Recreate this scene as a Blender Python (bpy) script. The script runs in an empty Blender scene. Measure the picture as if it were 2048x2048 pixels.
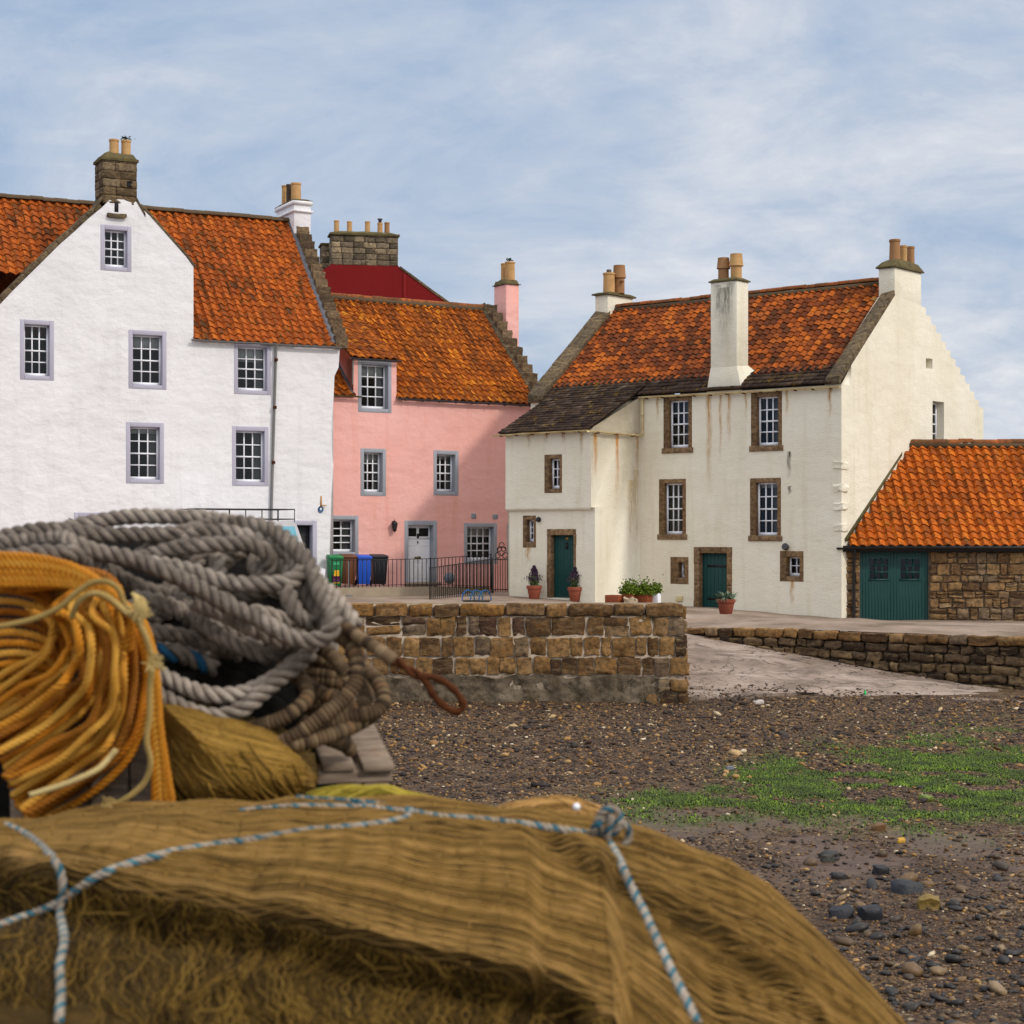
import bpy, math, random
import numpy as np
from mathutils import Vector, Matrix, noise
from mathutils.geometry import tessellate_polygon
from mathutils.bvhtree import BVHTree

random.seed(7); RNG = np.random.default_rng(7)
scene = bpy.context.scene
COL = scene.collection
# ------------------------------------------------------------------ camera model
F, H0, CZ = 3600.0, 1070.0, 4.0      # focal length in px of a 2048 px picture, horizon row, eye height above the beach
CAM = Vector((0, 0, CZ))
def ray(px, py): return Vector(((px-1024)/F, 1.0, -(py-H0)/F))
def P(px, py, Y): return CAM + ray(px, py)*Y
def G(px, py, z=0.0):
    r = ray(px, py); return CAM + r*((z-CZ)/r.z)

class Frame:
    """upright local frame: u along a wall to the right, n into the building, z up"""
    def __init__(s, o, deg):
        a = math.radians(deg); s.o = o; s.a = a
        s.u = Vector((math.cos(a), math.sin(a), 0)); s.n = Vector((-math.sin(a), math.cos(a), 0))
    def uz(s, px, py, n=0.0):
        r = ray(px, py); t = (n + (s.o-CAM).dot(s.n))/r.dot(s.n); p = CAM + r*t - s.o
        return p.dot(s.u), p.z
    def nz(s, px, py, u=0.0):
        r = ray(px, py); t = (u + (s.o-CAM).dot(s.u))/r.dot(s.u); p = CAM + r*t - s.o
        return p.dot(s.n), p.z
    def loc(s, p):
        q = p - s.o; return Vector((q.dot(s.u), q.dot(s.n), q.z))

# ------------------------------------------------------------------ mesh builder
class MB:
    def __init__(s): s.V = []; s.nv = 0; s.Fc = []; s.M = []; s.UV = []; s.hasuv = False
    def add(s, verts, faces, m=0, uv=None):
        v = np.asarray(verts, dtype=np.float64).reshape(-1, 3); b = s.nv
        s.V.append(v); s.nv += len(v)
        if isinstance(faces, np.ndarray): fs = faces + b
        else: fs = [np.asarray(f)+b for f in faces]
        s.Fc.append(fs); s.M.append((len(fs), m))
        s.UV.append(uv if uv is not None else np.zeros((len(v), 2)))
        if uv is not None: s.hasuv = True
    def hexa(s, p, m=0):
        s.add([tuple(q) for q in p], np.array([[0,3,2,1],[4,5,6,7],[0,1,5,4],[1,2,6,5],[2,3,7,6],[3,0,4,7]]), m)
    def box(s, x0, x1, y0, y1, z0, z1, m=0):
        s.hexa([(x0,y0,z0),(x1,y0,z0),(x1,y1,z0),(x0,y1,z0),(x0,y0,z1),(x1,y0,z1),(x1,y1,z1),(x0,y1,z1)], m)
    def beam(s, a, b, w, h, up=Vector((0,0,1)), m=0):
        a = Vector(a); b = Vector(b); d = (b-a).normalized(); sx = d.cross(up).normalized(); uy = sx.cross(d)
        q = [a-sx*w/2-uy*h/2, a+sx*w/2-uy*h/2, b+sx*w/2-uy*h/2, b-sx*w/2-uy*h/2]
        s.hexa(q + [v+uy*h for v in q], m)
    def prism(s, pts, vec, m=0):
        pts = [Vector(p) for p in pts]; vec = Vector(vec); n = len(pts)
        tri = tessellate_polygon([pts])
        fs = [list(t) for t in tri] + [[i+n for i in reversed(t)] for t in tri]
        fs += [[i, (i+1) % n, (i+1) % n+n, i+n] for i in range(n)]
        s.add([tuple(p) for p in pts]+[tuple(p+vec) for p in pts], fs, m)
    def tube(s, pts, r, k=8, m=0, cap=True, closed=False, uvs=None):
        C = np.array([tuple(p) for p in pts], dtype=float); n = len(C)
        T, A, B = frames(C)
        r = np.broadcast_to(np.asarray(r, dtype=float), (n,))
        th = np.arange(k)*2*math.pi/k
        ring = C[:,None,:] + r[:,None,None]*(np.cos(th)[None,:,None]*A[:,None,:] + np.sin(th)[None,:,None]*B[:,None,:])
        i = np.arange(n-1)[:,None]*k; j = np.arange(k)[None,:]; j2 = (j+1) % k
        q = np.stack([i+j, i+j2, i+k+j2, i+k+j], -1).reshape(-1,4)
        uv = None
        if uvs is not None: uv = np.stack([np.repeat(uvs, k), np.tile(th, n)], -1)
        s.add(ring.reshape(-1,3), q, m, uv)
        if cap:
            b = s.nv-n*k
            s.Fc.append([np.arange(k)[::-1]+b, np.arange(k)+b+(n-1)*k]); s.M.append((2, m))
    def lathe(s, cx, cy, prof, k=16, m=0, sx=1.0, sy=1.0):
        n = len(prof); th = np.arange(k)*2*math.pi/k
        v = np.array([[(cx+r*math.cos(t)*sx, cy+r*math.sin(t)*sy, z) for t in th] for r, z in prof]).reshape(-1,3)
        i = np.arange(n-1)[:,None]*k; j = np.arange(k)[None,:]; j2 = (j+1) % k
        s.add(v, np.stack([i+j, i+j2, i+k+j2, i+k+j], -1).reshape(-1,4), m)
        b = s.nv-n*k
        s.Fc.append([np.arange(k)[::-1]+b, np.arange(k)+b+(n-1)*k]); s.M.append((2, m))
    def grid(s, pts, m=0, uv=None):
        a = np.asarray(pts, dtype=float); r, c = a.shape[:2]
        i = np.arange(r-1)[:,None]*c; j = np.arange(c-1)[None,:]
        s.add(a.reshape(-1,3), np.stack([i+j, i+j+1, i+c+j+1, i+c+j], -1).reshape(-1,4), m, uv)
    def mesh(s, name):
        me = bpy.data.meshes.new(name)
        V = np.concatenate(s.V); me.vertices.add(len(V)); me.vertices.foreach_set('co', V.ravel())
        loops = []; sizes = []
        for fs in s.Fc:
            if isinstance(fs, np.ndarray): loops.append(fs.ravel()); sizes.append(np.full(len(fs), fs.shape[1]))
            else:
                for f in fs: loops.append(np.asarray(f).ravel()); sizes.append(np.array([len(f)]))
        L = np.concatenate(loops).astype(np.int32); S = np.concatenate(sizes).astype(np.int32)
        me.loops.add(len(L)); me.loops.foreach_set('vertex_index', L)
        me.polygons.add(len(S)); me.polygons.foreach_set('loop_start', np.concatenate([[0], np.cumsum(S)[:-1]]).astype(np.int32))
        mi = np.concatenate([np.full(c, m) for c, m in s.M]).astype(np.int32)
        me.polygons.foreach_set('material_index', mi)
        if s.hasuv:
            uv = me.uv_layers.new(name='UVMap'); UV = np.concatenate(s.UV)
            uv.data.foreach_set('uv', UV[L].ravel().astype(np.float32))
        me.update(calc_edges=True); me.validate(); return me
    def build(s, name, mat, parent=None, smooth=None, bevel=0.0, loc=None, rotz=0.0):
        me = s.mesh(name)
        for m in (mat if isinstance(mat, (list, tuple)) else [mat]): me.materials.append(m)
        if smooth is not None:
            me.shade_smooth()
            if smooth < 179: me.set_sharp_from_angle(angle=math.radians(smooth))
        o = bpy.data.objects.new(name, me); COL.objects.link(o)
        if parent is not None: o.parent = parent
        if loc is not None: o.location = loc; o.rotation_euler.z = rotz
        if bevel:
            b = o.modifiers.new('bevel', 'BEVEL'); b.width = bevel; b.segments = 2; b.limit_method = 'ANGLE'; b.angle_limit = math.radians(40)
        return o

def frames(C):
    T = np.gradient(C, axis=0); T /= np.maximum(np.linalg.norm(T, axis=1, keepdims=True), 1e-12)
    n = len(C); A = np.zeros_like(C)
    a = np.array([0,0,1.0]) if abs(T[0][2]) < .9 else np.array([1.0,0,0])
    a = a - T[0]*a.dot(T[0]); a /= np.linalg.norm(a)
    for i in range(n):
        a = a - T[i]*a.dot(T[i]); a /= max(np.linalg.norm(a), 1e-9); A[i] = a
    return T, A, np.cross(T, A)
def resample(pts, step, jit=0.0):
    p = np.array([tuple(q) for q in pts], dtype=float)
    if len(p) == 2: p = np.array([p[0], (p[0]+p[1])/2, p[1]])
    e = np.vstack([2*p[0]-p[1], p, 2*p[-1]-p[-2]]); out = []
    for i in range(1, len(e)-2):
        t = np.linspace(0, 1, 24, endpoint=False)[:,None]; a, b, c, d = e[i-1], e[i], e[i+1], e[i+2]
        out.append(.5*((2*b)+(-a+c)*t+(2*a-5*b+4*c-d)*t*t+(-a+3*b-3*c+d)*t**3))
    q = np.vstack(out+[p[-1:]]); s = np.concatenate([[0], np.cumsum(np.linalg.norm(np.diff(q, axis=0), axis=1))])
    n = max(4, int(s[-1]/step)); x = np.linspace(0, s[-1], n)
    r = np.stack([np.interp(x, s, q[:,k]) for k in range(3)], -1)
    if jit:
        ph = RNG.random(6)*6.28
        for k in range(3): r[:,k] += jit*(np.sin(x*9+ph[k])+.6*np.sin(x*23+ph[3+k]))
    return r, x
def rope(mb, pts, R, lay=5.0, strands=3, k=7, step=None, ms=(0,0,0), jit=0.0, groove=.53):
    C, x = resample(pts, step or R*.34, jit); T, A, B = frames(C); ph = random.random()*6; rid = random.random()
    for q in range(strands):
        a = x/(lay*R)*2*math.pi + q*2*math.pi/strands + ph
        c = C + R*groove*(np.cos(a)[:,None]*A + np.sin(a)[:,None]*B)
        mb.tube(c, R*(1.05-groove)*(1+.05*np.sin(x*31+q)), k, ms[q], True, uvs=np.full(len(x), rid))

def empty(name, loc, rot=0.0):
    o = bpy.data.objects.new(name, None); COL.objects.link(o); o.location = loc; o.rotation_euler.z = rot
    o.empty_display_size = .3; return o
def tag(o, label, cat, group=None, kind=None):
    o['label'] = label; o['category'] = cat
    if group: o['group'] = group
    if kind: o['kind'] = kind
    return o
def struct(o): o['kind'] = 'structure'; return o
def dup(o, parent=None):
    c = o.copy(); COL.objects.link(c)
    if parent is not None: c.parent = parent
    for ch in list(o.children): dup(ch, c)
    return c

# ------------------------------------------------------------------ materials
def lin(r, g, b):
    f = lambda c: ((c/255+.055)/1.055)**2.4 if c > 10 else c/255/12.92
    return (f(r), f(g), f(b), 1)
class NT:
    def __init__(s, name):
        s.m = bpy.data.materials.new(name); s.m.use_nodes = True; s.t = s.m.node_tree
        s.bsdf = s.t.nodes['Principled BSDF']; s.out = s.t.nodes['Material Output']
    def n(s, typ, **kw):
        nd = s.t.nodes.new(typ)
        for k, v in kw.items():
            if hasattr(nd, k) and k not in ('inputs',): setattr(nd, k, v)
        return nd
    def l(s, a, b): s.t.links.new(a, b)
    def coord(s, which='Object', scale=None):
        o = s.n('ShaderNodeTexCoord').outputs[which]
        if scale is not None:
            mp = s.n('ShaderNodeMapping'); mp.inputs['Scale'].default_value = scale; s.l(o, mp.inputs[0]); o = mp.outputs[0]
        return o
    def noise(s, vec, scale, detail=4, rough=.55, dist=0.0):
        nd = s.n('ShaderNodeTexNoise'); nd.inputs['Scale'].default_value = scale; nd.inputs['Detail'].default_value = detail
        nd.inputs['Roughness'].default_value = rough; nd.inputs['Distortion'].default_value = dist
        if vec is not None: s.l(vec, nd.inputs['Vector'])
        return nd.outputs['Fac']
    def ramp(s, fac, stops, interp='LINEAR'):
        nd = s.n('ShaderNodeValToRGB'); nd.color_ramp.interpolation = interp; el = nd.color_ramp.elements
        while len(el) < len(stops): el.new(.5)
        for e, (p, c) in zip(el, stops): e.position = p; e.color = c if len(c) == 4 else (*c, 1)
        s.l(fac, nd.inputs[0]); return nd.outputs[0]
    def mix(s, fac, a, b, mode='MIX'):
        nd = s.n('ShaderNodeMix'); nd.data_type = 'RGBA'; nd.blend_type = mode; nd.clamp_result = False
        for sock, v in ((nd.inputs[0], fac), (nd.inputs[6], a), (nd.inputs[7], b)):
            if hasattr(v, 'is_linked') or isinstance(v, bpy.types.NodeSocket): s.l(v, sock)
            elif isinstance(v, (int, float)): sock.default_value = v if sock == nd.inputs[0] else (v,v,v,1)
            else: sock.default_value = v if len(v) == 4 else (*v, 1)
        return nd.outputs[2]
    def math(s, op, a, b=None):
        nd = s.n('ShaderNodeMath'); nd.operation = op
        for i, v in enumerate((a, b)):
            if v is None: continue
            if isinstance(v, (int, float)): nd.inputs[i].default_value = v
            else: s.l(v, nd.inputs[i])
        return nd.outputs[0]
    def isl(s): return s.n('ShaderNodeNewGeometry').outputs['Random Per Island']
    def bump(s, hs):
        prev = None
        for h, dist in hs:
            b = s.n('ShaderNodeBump'); b.inputs['Distance'].default_value = dist; b.inputs['Strength'].default_value = 1.0
            s.l(h, b.inputs['Height'])
            if prev is not None: s.l(prev, b.inputs['Normal'])
            prev = b.outputs[0]
        s.l(prev, s.bsdf.inputs['Normal'])
    def fin(s, col=None, rough=.8, spec=.3, metal=0.0):
        if col is not None:
            if isinstance(col, bpy.types.NodeSocket): s.l(col, s.bsdf.inputs['Base Color'])
            else: s.bsdf.inputs['Base Color'].default_value = col if len(col) == 4 else (*col, 1)
        if isinstance(rough, bpy.types.NodeSocket): s.l(rough, s.bsdf.inputs['Roughness'])
        else: s.bsdf.inputs['Roughness'].default_value = rough
        s.bsdf.inputs['Specular IOR Level'].default_value = spec; s.bsdf.inputs['Metallic'].default_value = metal
        return s.m
def g1(v): return (v, v, v, 1)

def harl(name, col, dirt, dirt_amt=.5, lump=.05, grain=.012):
    t = NT(name); c = t.coord()
    big = t.noise(c, .45, 5, .6); streak = t.noise(t.coord(scale=(1.6,1.6,.16)), 1.3, 5, .65); spot = t.noise(c, 7, 3, .6)
    a = t.mix(t.ramp(big, [(.35, g1(0)), (.7, g1(.6*dirt_amt))]), col, dirt)
    a = t.mix(t.ramp(streak, [(.52, g1(0)), (.75, g1(.75*dirt_amt))]), a, dirt)
    a = t.mix(t.ramp(spot, [(.62, g1(0)), (.8, g1(.5*dirt_amt))]), a, dirt)
    g = t.noise(c, 26, 3, .6); l1 = t.noise(t.coord(scale=(1,1,1.5)), 1.1, 3, .5); l2 = t.noise(c, 4.0, 3, .5)
    t.bump([(l1, lump), (l2, lump*.3), (g, grain)])
    return t.fin(a, .92, .2)
def tilemat(name, stops, moss, moss_amt, rough=.75):
    t = NT(name); c = t.coord(); i = t.isl()
    wn = t.n('ShaderNodeTexWhiteNoise'); wn.noise_dimensions = '1D'; t.l(i, wn.inputs['W'])
    patch = t.noise(c, .35, 3, .6)
    col_ = t.noise(t.coord(scale=(2.4,.35,.35)), 1.2, 4, .6); f = t.math('ADD', t.math('MULTIPLY', wn.outputs['Value'], .46), t.math('ADD', t.math('MULTIPLY', patch, .55), t.math('MULTIPLY', col_, .55))); f = t.math('SUBTRACT', f, .29)
    base = t.ramp(f, stops)
    sp = t.noise(c, 9, 5, .65); sp2 = t.noise(c, 2.2, 4, .6)
    base = t.mix(t.ramp(sp, [(.42, g1(0)), (.72, g1(.7))]), base, lin(58,38,28)); st_ = t.noise(t.coord(scale=(1.4,.5,.5)), 1.6, 5, .65); base = t.mix(t.ramp(st_, [(.5, g1(0)), (.72, g1(.6))]), base, lin(72,48,32))
    base = t.mix(t.ramp(t.math('MULTIPLY', sp2, sp), [(.30, g1(0)), (.40, g1(moss_amt))]), base, moss)
    t.bump([(t.noise(c, 40, 3), .006)])
    return t.fin(base, rough, .12)
def stonemat(name, stops, bump=.02, lich=None, lich_amt=.5, nscale=9):
    t = NT(name); c = t.coord()
    wn = t.n('ShaderNodeTexWhiteNoise'); wn.noise_dimensions = '1D'; t.l(t.isl(), wn.inputs['W'])
    b = t.ramp(wn.outputs['Value'], stops)
    n1 = t.noise(c, nscale, 6, .65, .4); n2 = t.noise(t.coord(scale=(1,1,4)), 3, 4, .6, .6)
    b = t.mix(t.ramp(n1, [(.35, g1(.75)), (.6, g1(0))]), b, lin(48,36,24))
    b = t.mix(t.ramp(n2, [(.5, g1(0)), (.75, g1(.35))]), b, lin(190,160,115))
    if lich is not None: b = t.mix(t.ramp(t.noise(c, 4.5, 6, .7), [(.55, g1(0)), (.68, g1(lich_amt))]), b, lich)
    t.bump([(n1, bump), (t.noise(c, 45, 3), bump*.35)])
    return t.fin(b, .9, .2)
def plain(name, col, rough=.6, spec=.4, metal=0.0, var=.25, nscale=6, bump=0.0, dark=None):
    t = NT(name); c = t.coord(); n = t.noise(c, nscale, 5, .6)
    d = dark or tuple(x*.55 for x in col[:3])
    a = t.mix(t.ramp(n, [(.4, g1(0)), (.75, g1(var))]), col, d)
    if bump: t.bump([(t.noise(c, 30, 4), bump)])
    return t.fin(a, rough, spec, metal)

M = {}
M['white_harl'] = harl('white_limewash', lin(234,231,232), lin(196,192,189), .45, .075)
M['pink_harl'] = harl('pink_limewash', lin(242,186,178), lin(228,156,136), .75, .06, .014)
M['cream_harl'] = harl('cream_harling', lin(238,231,212), lin(208,196,162), .6, .05, .022)
M['red_harl'] = harl('dark_red_render', lin(118,22,24), lin(100,18,20), .4, .02)
M['dormer_pink'] = harl('dormer_pink_render', lin(232,165,158), lin(205,135,122), .5, .02, .006)
M['tile_white'] = tilemat('pantile_orange', [(.10, lin(66,46,24)), (.24, lin(104,62,28)), (.36, lin(158,78,28)), (.6, lin(184,92,30)), (.85, lin(200,112,36))], lin(74,62,26), .85)
M['tile_pink'] = tilemat('pantile_amber', [(.12, lin(84,46,18)), (.32, lin(132,68,22)), (.52, lin(166,86,23)), (.68, lin(196,108,26)), (.85, lin(222,146,40))], lin(120,74,24), .5)
M['tile_cream'] = tilemat('pantile_red_brown', [(.12, lin(66,40,19)), (.36, lin(102,50,22)), (.54, lin(146,72,26)), (.7, lin(184,94,28)), (.82, lin(200,112,37)), (.88, lin(186,150,81))], lin(66,48,24), .6)
M['tile_shed'] = tilemat('pantile_bright', [(.12, lin(104,56,22)), (.3, lin(164,82,24)), (.55, lin(198,100,27)), (.85, lin(212,124,34))], lin(110,84,24), .55)
M['slate'] = tilemat('stone_slates', [(.12, lin(34,28,26)), (.4, lin(56,46,40)), (.65, lin(78,64,54)), (.85, lin(112,98,84))], lin(132,104,34), .85, .9)
M['ridge'] = tilemat('ridge_tile', [(.15, lin(96,66,44)), (.5, lin(140,84,46)), (.85, lin(186,100,48))], lin(90,80,48), .8)
M['mortar_ridge'] = plain('ridge_mortar', lin(96,80,60), .95, .2, 0, .6, 3, .01)
SAND = [(.0, lin(104,82,58)), (.35, lin(136,106,76)), (.7, lin(156,124,90)), (1, lin(126,104,82))]
M['sandstone'] = stonemat('sandstone_margin', SAND, .012)
M['wallstone'] = stonemat('harbour_wall_stone', [(.0, lin(60,43,32)), (.2, lin(100,73,46)), (.45, lin(136,100,58)), (.7, lin(158,120,74)), (.85, lin(124,107,86)), (1, lin(88,58,46))], .03, lin(146,102,36), .3)
M['copestone'] = stonemat('coping_stone', [(.0, lin(84,64,46)), (.3, lin(138,98,52)), (.65, lin(154,110,58)), (1, lin(112,90,68))], .03, lin(170,118,40), .35)
M['wetstone'] = stonemat('slip_wall_stone', [(.0, lin(46,36,30)), (.3, lin(76,60,46)), (.6, lin(104,84,62)), (.85, lin(122,100,72)), (1, lin(70,58,48))], .03, lin(110,92,40), .4)
M['rubble'] = stonemat('rubble_stone', [(.0, lin(72,52,38)), (.3, lin(124,92,60)), (.6, lin(150,116,76)), (.85, lin(128,108,86)), (1, lin(96,70,52))], .02, lin(170,130,60), .25)
M['chimstone'] = stonemat('chimney_ashlar', [(.0, lin(84,76,64)), (.4, lin(110,100,84)), (.75, lin(134,120,98)), (1, lin(168,150,120))], .02, lin(70,66,50), .5)
M['oldstone'] = stonemat('weathered_chimney_stone', [(.0, lin(84,70,50)), (.5, lin(118,98,72)), (1, lin(140,122,98))], .03, lin(60,52,40), .6)
M['crow'] = stonemat('crowstep_stone', [(.0, lin(84,70,56)), (.5, lin(112,92,70)), (1, lin(140,116,88))], .04, lin(60,54,44), .6)
M['skew'] = stonemat('skew_stone', [(.0, lin(84,74,60)), (.5, lin(104,90,70)), (1, lin(122,104,80))], .03, lin(120,102,50), .5)
M['mortar'] = plain('lime_mortar', lin(182,164,144), .95, .2, 0, .8, 5, .03, lin(104,90,72))
M['darkmortar'] = plain('dirty_mortar', lin(112,98,82), .95, .2, 0, .6, 5, .02, lin(64,54,44))
t = NT('concrete_plinth'); c = t.coord()
b = t.mix(t.ramp(t.noise(c, 2.2, 7, .7), [(.36, g1(0)), (.62, g1(1))]), lin(82,70,54), lin(124,110,92))
b = t.mix(t.ramp(t.noise(c, 7, 5, .7), [(.5, g1(0)), (.66, g1(.85))]), b, lin(56,48,34)); b = t.mix(t.ramp(t.noise(t.coord(scale=(1.5,1.5,.3)), 2.5, 5, .7), [(.52, g1(0)), (.7, g1(.7))]), b, lin(70,58,40))
t.bump([(t.noise(c, 6, 6, .7), .04), (t.noise(c, 30, 3), .012)]); M['concrete'] = t.fin(b, .95, .2)
M['kerb'] = plain('kerb_concrete', lin(148,132,112), .95, .2, 0, .6, 3, .01)
M['lilac'] = plain('lilac_margin_paint', lin(178,174,188), .7, .3, 0, .15, 3, .004)
M['grey'] = plain('blue_grey_margin_paint', lin(158,162,170), .7, .3, 0, .2, 3, .004)
M['white'] = plain('white_gloss_paint', lin(240,240,244), .4, .4, 0, .08, 4)
M['teal'] = plain('teal_door_paint', lin(4,62,58), .5, .4, 0, .35, 3, .003)
M['black'] = plain('black_iron', lin(26,24,26), .5, .4, 0, .2)
M['gutter_grey'] = plain('weathered_gutter', lin(122,120,118), .7, .3, 0, .5, 5)
M['gutter_cream'] = plain('cream_gutter_paint', lin(214,198,150), .6, .3, 0, .7, 2.5, 0, lin(150,104,50))
M['gutter_dark'] = plain('dark_lead_gutter', lin(70,68,72), .6, .3, 0, .5, 5)
M['lead'] = plain('lead_flashing', lin(98,98,104), .6, .4, .2, .4, 4)
M['pot'] = plain('buff_chimney_pot', lin(196,154,100), .8, .3, 0, .5, 3, .004, lin(140,98,60))
M['potred'] = plain('terracotta_chimney_pot', lin(158,116,76), .8, .3, 0, .5, 3, .004)
M['potdark'] = plain('sooty_chimney_pot', lin(86,74,64), .8, .3, 0, .5, 3, .004)
M['haunch'] = plain('mossy_haunching', lin(104,92,60), .95, .2, 0, .8, 4, .03, lin(62,58,38))
M['interior'] = plain('dark_interior', lin(44,42,42), .9, .2)  # near-black colour stands in for the shade inside rooms, slots and holes
M['blind'] = plain('pale_blind', lin(205,205,200), .8, .2, 0, .1)
M['curtain'] = plain('grey_curtain', lin(120,122,122), .9, .2, 0, .3, 8)
M['terracotta'] = plain('terracotta', lin(150,80,58), .8, .3, 0, .35, 5, .004)
M['rustbox'] = plain('brown_planter_wood', lin(140,72,40), .75, .3, 0, .3, 3)
M['rust'] = plain('rusted_steel', lin(80,42,18), .9, .15, 0, .6, 20, .004, lin(44,26,14))
M['plank'] = NT('weathered_plank'); t = M['plank']; c = t.coord(); n = t.noise(t.coord(scale=(2,16,16)), 2.5, 6, .65)
b = t.ramp(n, [(.3, lin(92,78,66)), (.55, lin(144,126,108)), (.8, lin(172,154,136))]); b = t.mix(t.ramp(t.noise(c, 7, 4, .6), [(.6, g1(0)), (.75, g1(.6))]), b, lin(120,78,50))
t.bump([(n, .006)]); M['plank'] = t.fin(b, .9, .2)
t = NT('window_glass'); tr = t.n('ShaderNodeBsdfTransparent'); tr.inputs[0].default_value = (.72,.74,.74,1); gl = t.n('ShaderNodeBsdfGlossy'); gl.inputs['Roughness'].default_value = .06; gl.inputs[0].default_value = (.8,.85,.9,1)
lw = t.n('ShaderNodeLayerWeight'); lw.inputs[0].default_value = .3; ms = t.n('ShaderNodeMixShader')
t.l(lw.outputs['Fresnel'], ms.inputs[0]); t.l(tr.outputs[0], ms.inputs[1]); t.l(gl.outputs[0], ms.inputs[2]); t.l(ms.outputs[0], t.out.inputs[0]); M['glass'] = t.m
def stainmat(name, col, k=1.0):
    t = NT(name); uv = t.n('ShaderNodeTexCoord').outputs['UV']; sp = t.n('ShaderNodeSeparateXYZ'); t.l(uv, sp.inputs[0])
    n = t.noise(t.coord(scale=(6,6,1.0)), 3, 5, .65)
    side = t.math('SUBTRACT', 1.0, t.math('ABSOLUTE', t.math('SUBTRACT', t.math('MULTIPLY', sp.outputs[0], 2.0), 1.0)))
    a = t.math('MULTIPLY', t.math('MULTIPLY', side, sp.outputs[1]), t.ramp(n, [(.35, g1(.15*k)), (.65, g1(1.3*k))]))
    t.l(a, t.bsdf.inputs['Alpha']); return t.fin(col, .95, .1)
M['stain'] = stainmat('rust_streak', lin(196,142,54), .75); M['stain_faint'] = stainmat('faint_streak', lin(206,172,104), .5); M['stain_soot'] = stainmat('soot', lin(96,94,90), .55); M['stain_dark'] = stainmat('dark_crack', lin(60,56,52)); M['stain_strong'] = stainmat('orange_rust_streak', lin(212,138,24), .9)
# ------------------------------------------------------------------ building helpers
class Plane:
    def __init__(s, fr, kind='f', off=0.0): s.fr, s.kind, s.off = fr, kind, off
    def ab(s, px, py): return s.fr.uz(px, py, s.off) if s.kind == 'f' else s.fr.nz(px, py, s.off)
    def place(s, a, b, d):
        if s.kind == 'f': return Vector((a, s.off+d, b))
        return Vector((s.off-d, a, b))
    def rect(s, q):
        x0, y0, x1, y1 = q; ym = (y0+y1)/2; xm = (x0+x1)/2
        return s.ab(x0, ym)[0], s.ab(xm, y1)[1], s.ab(x1, ym)[0], s.ab(xm, y0)[1]
    def poly(s, pts): return [s.ab(*p) for p in pts]
def pbox(mb, pl, a0, a1, b0, b1, d0, d1, m=0):
    pt = lambda a, b, d: pl.place(a, b, d)
    mb.hexa([pt(a0,b0,d0),pt(a1,b0,d0),pt(a1,b0,d1),pt(a0,b0,d1),pt(a0,b1,d0),pt(a1,b1,d0),pt(a1,b1,d1),pt(a0,b1,d1)], m)
def wall(mb, pl, outer, holes, thick, m=0):
    loops = [[Vector((a, b, 0)) for a, b in outer]] + [[Vector(q) for q in ((h[0],h[1],0),(h[2],h[1],0),(h[2],h[3],0),(h[0],h[3],0))] for h in holes]
    tri = tessellate_polygon(loops); flat = [v for L in loops for v in L]
    for d in (0.0, thick):
        mb.add([tuple(pl.place(v.x, v.y, d)) for v in flat], np.array([list(t) for t in tri]), m)
    for L in loops:
        n = len(L)
        for i in range(n):
            p, q = L[i], L[(i+1) % n]
            mb.add([tuple(pl.place(p.x,p.y,0)), tuple(pl.place(q.x,q.y,0)), tuple(pl.place(q.x,q.y,thick)), tuple(pl.place(p.x,p.y,thick))], np.array([[0,1,2,3]]), m)
def inset(r, l, rr, t, b): return (r[0]+l, r[1]+b, r[2]-rr, r[3]-t)

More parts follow.
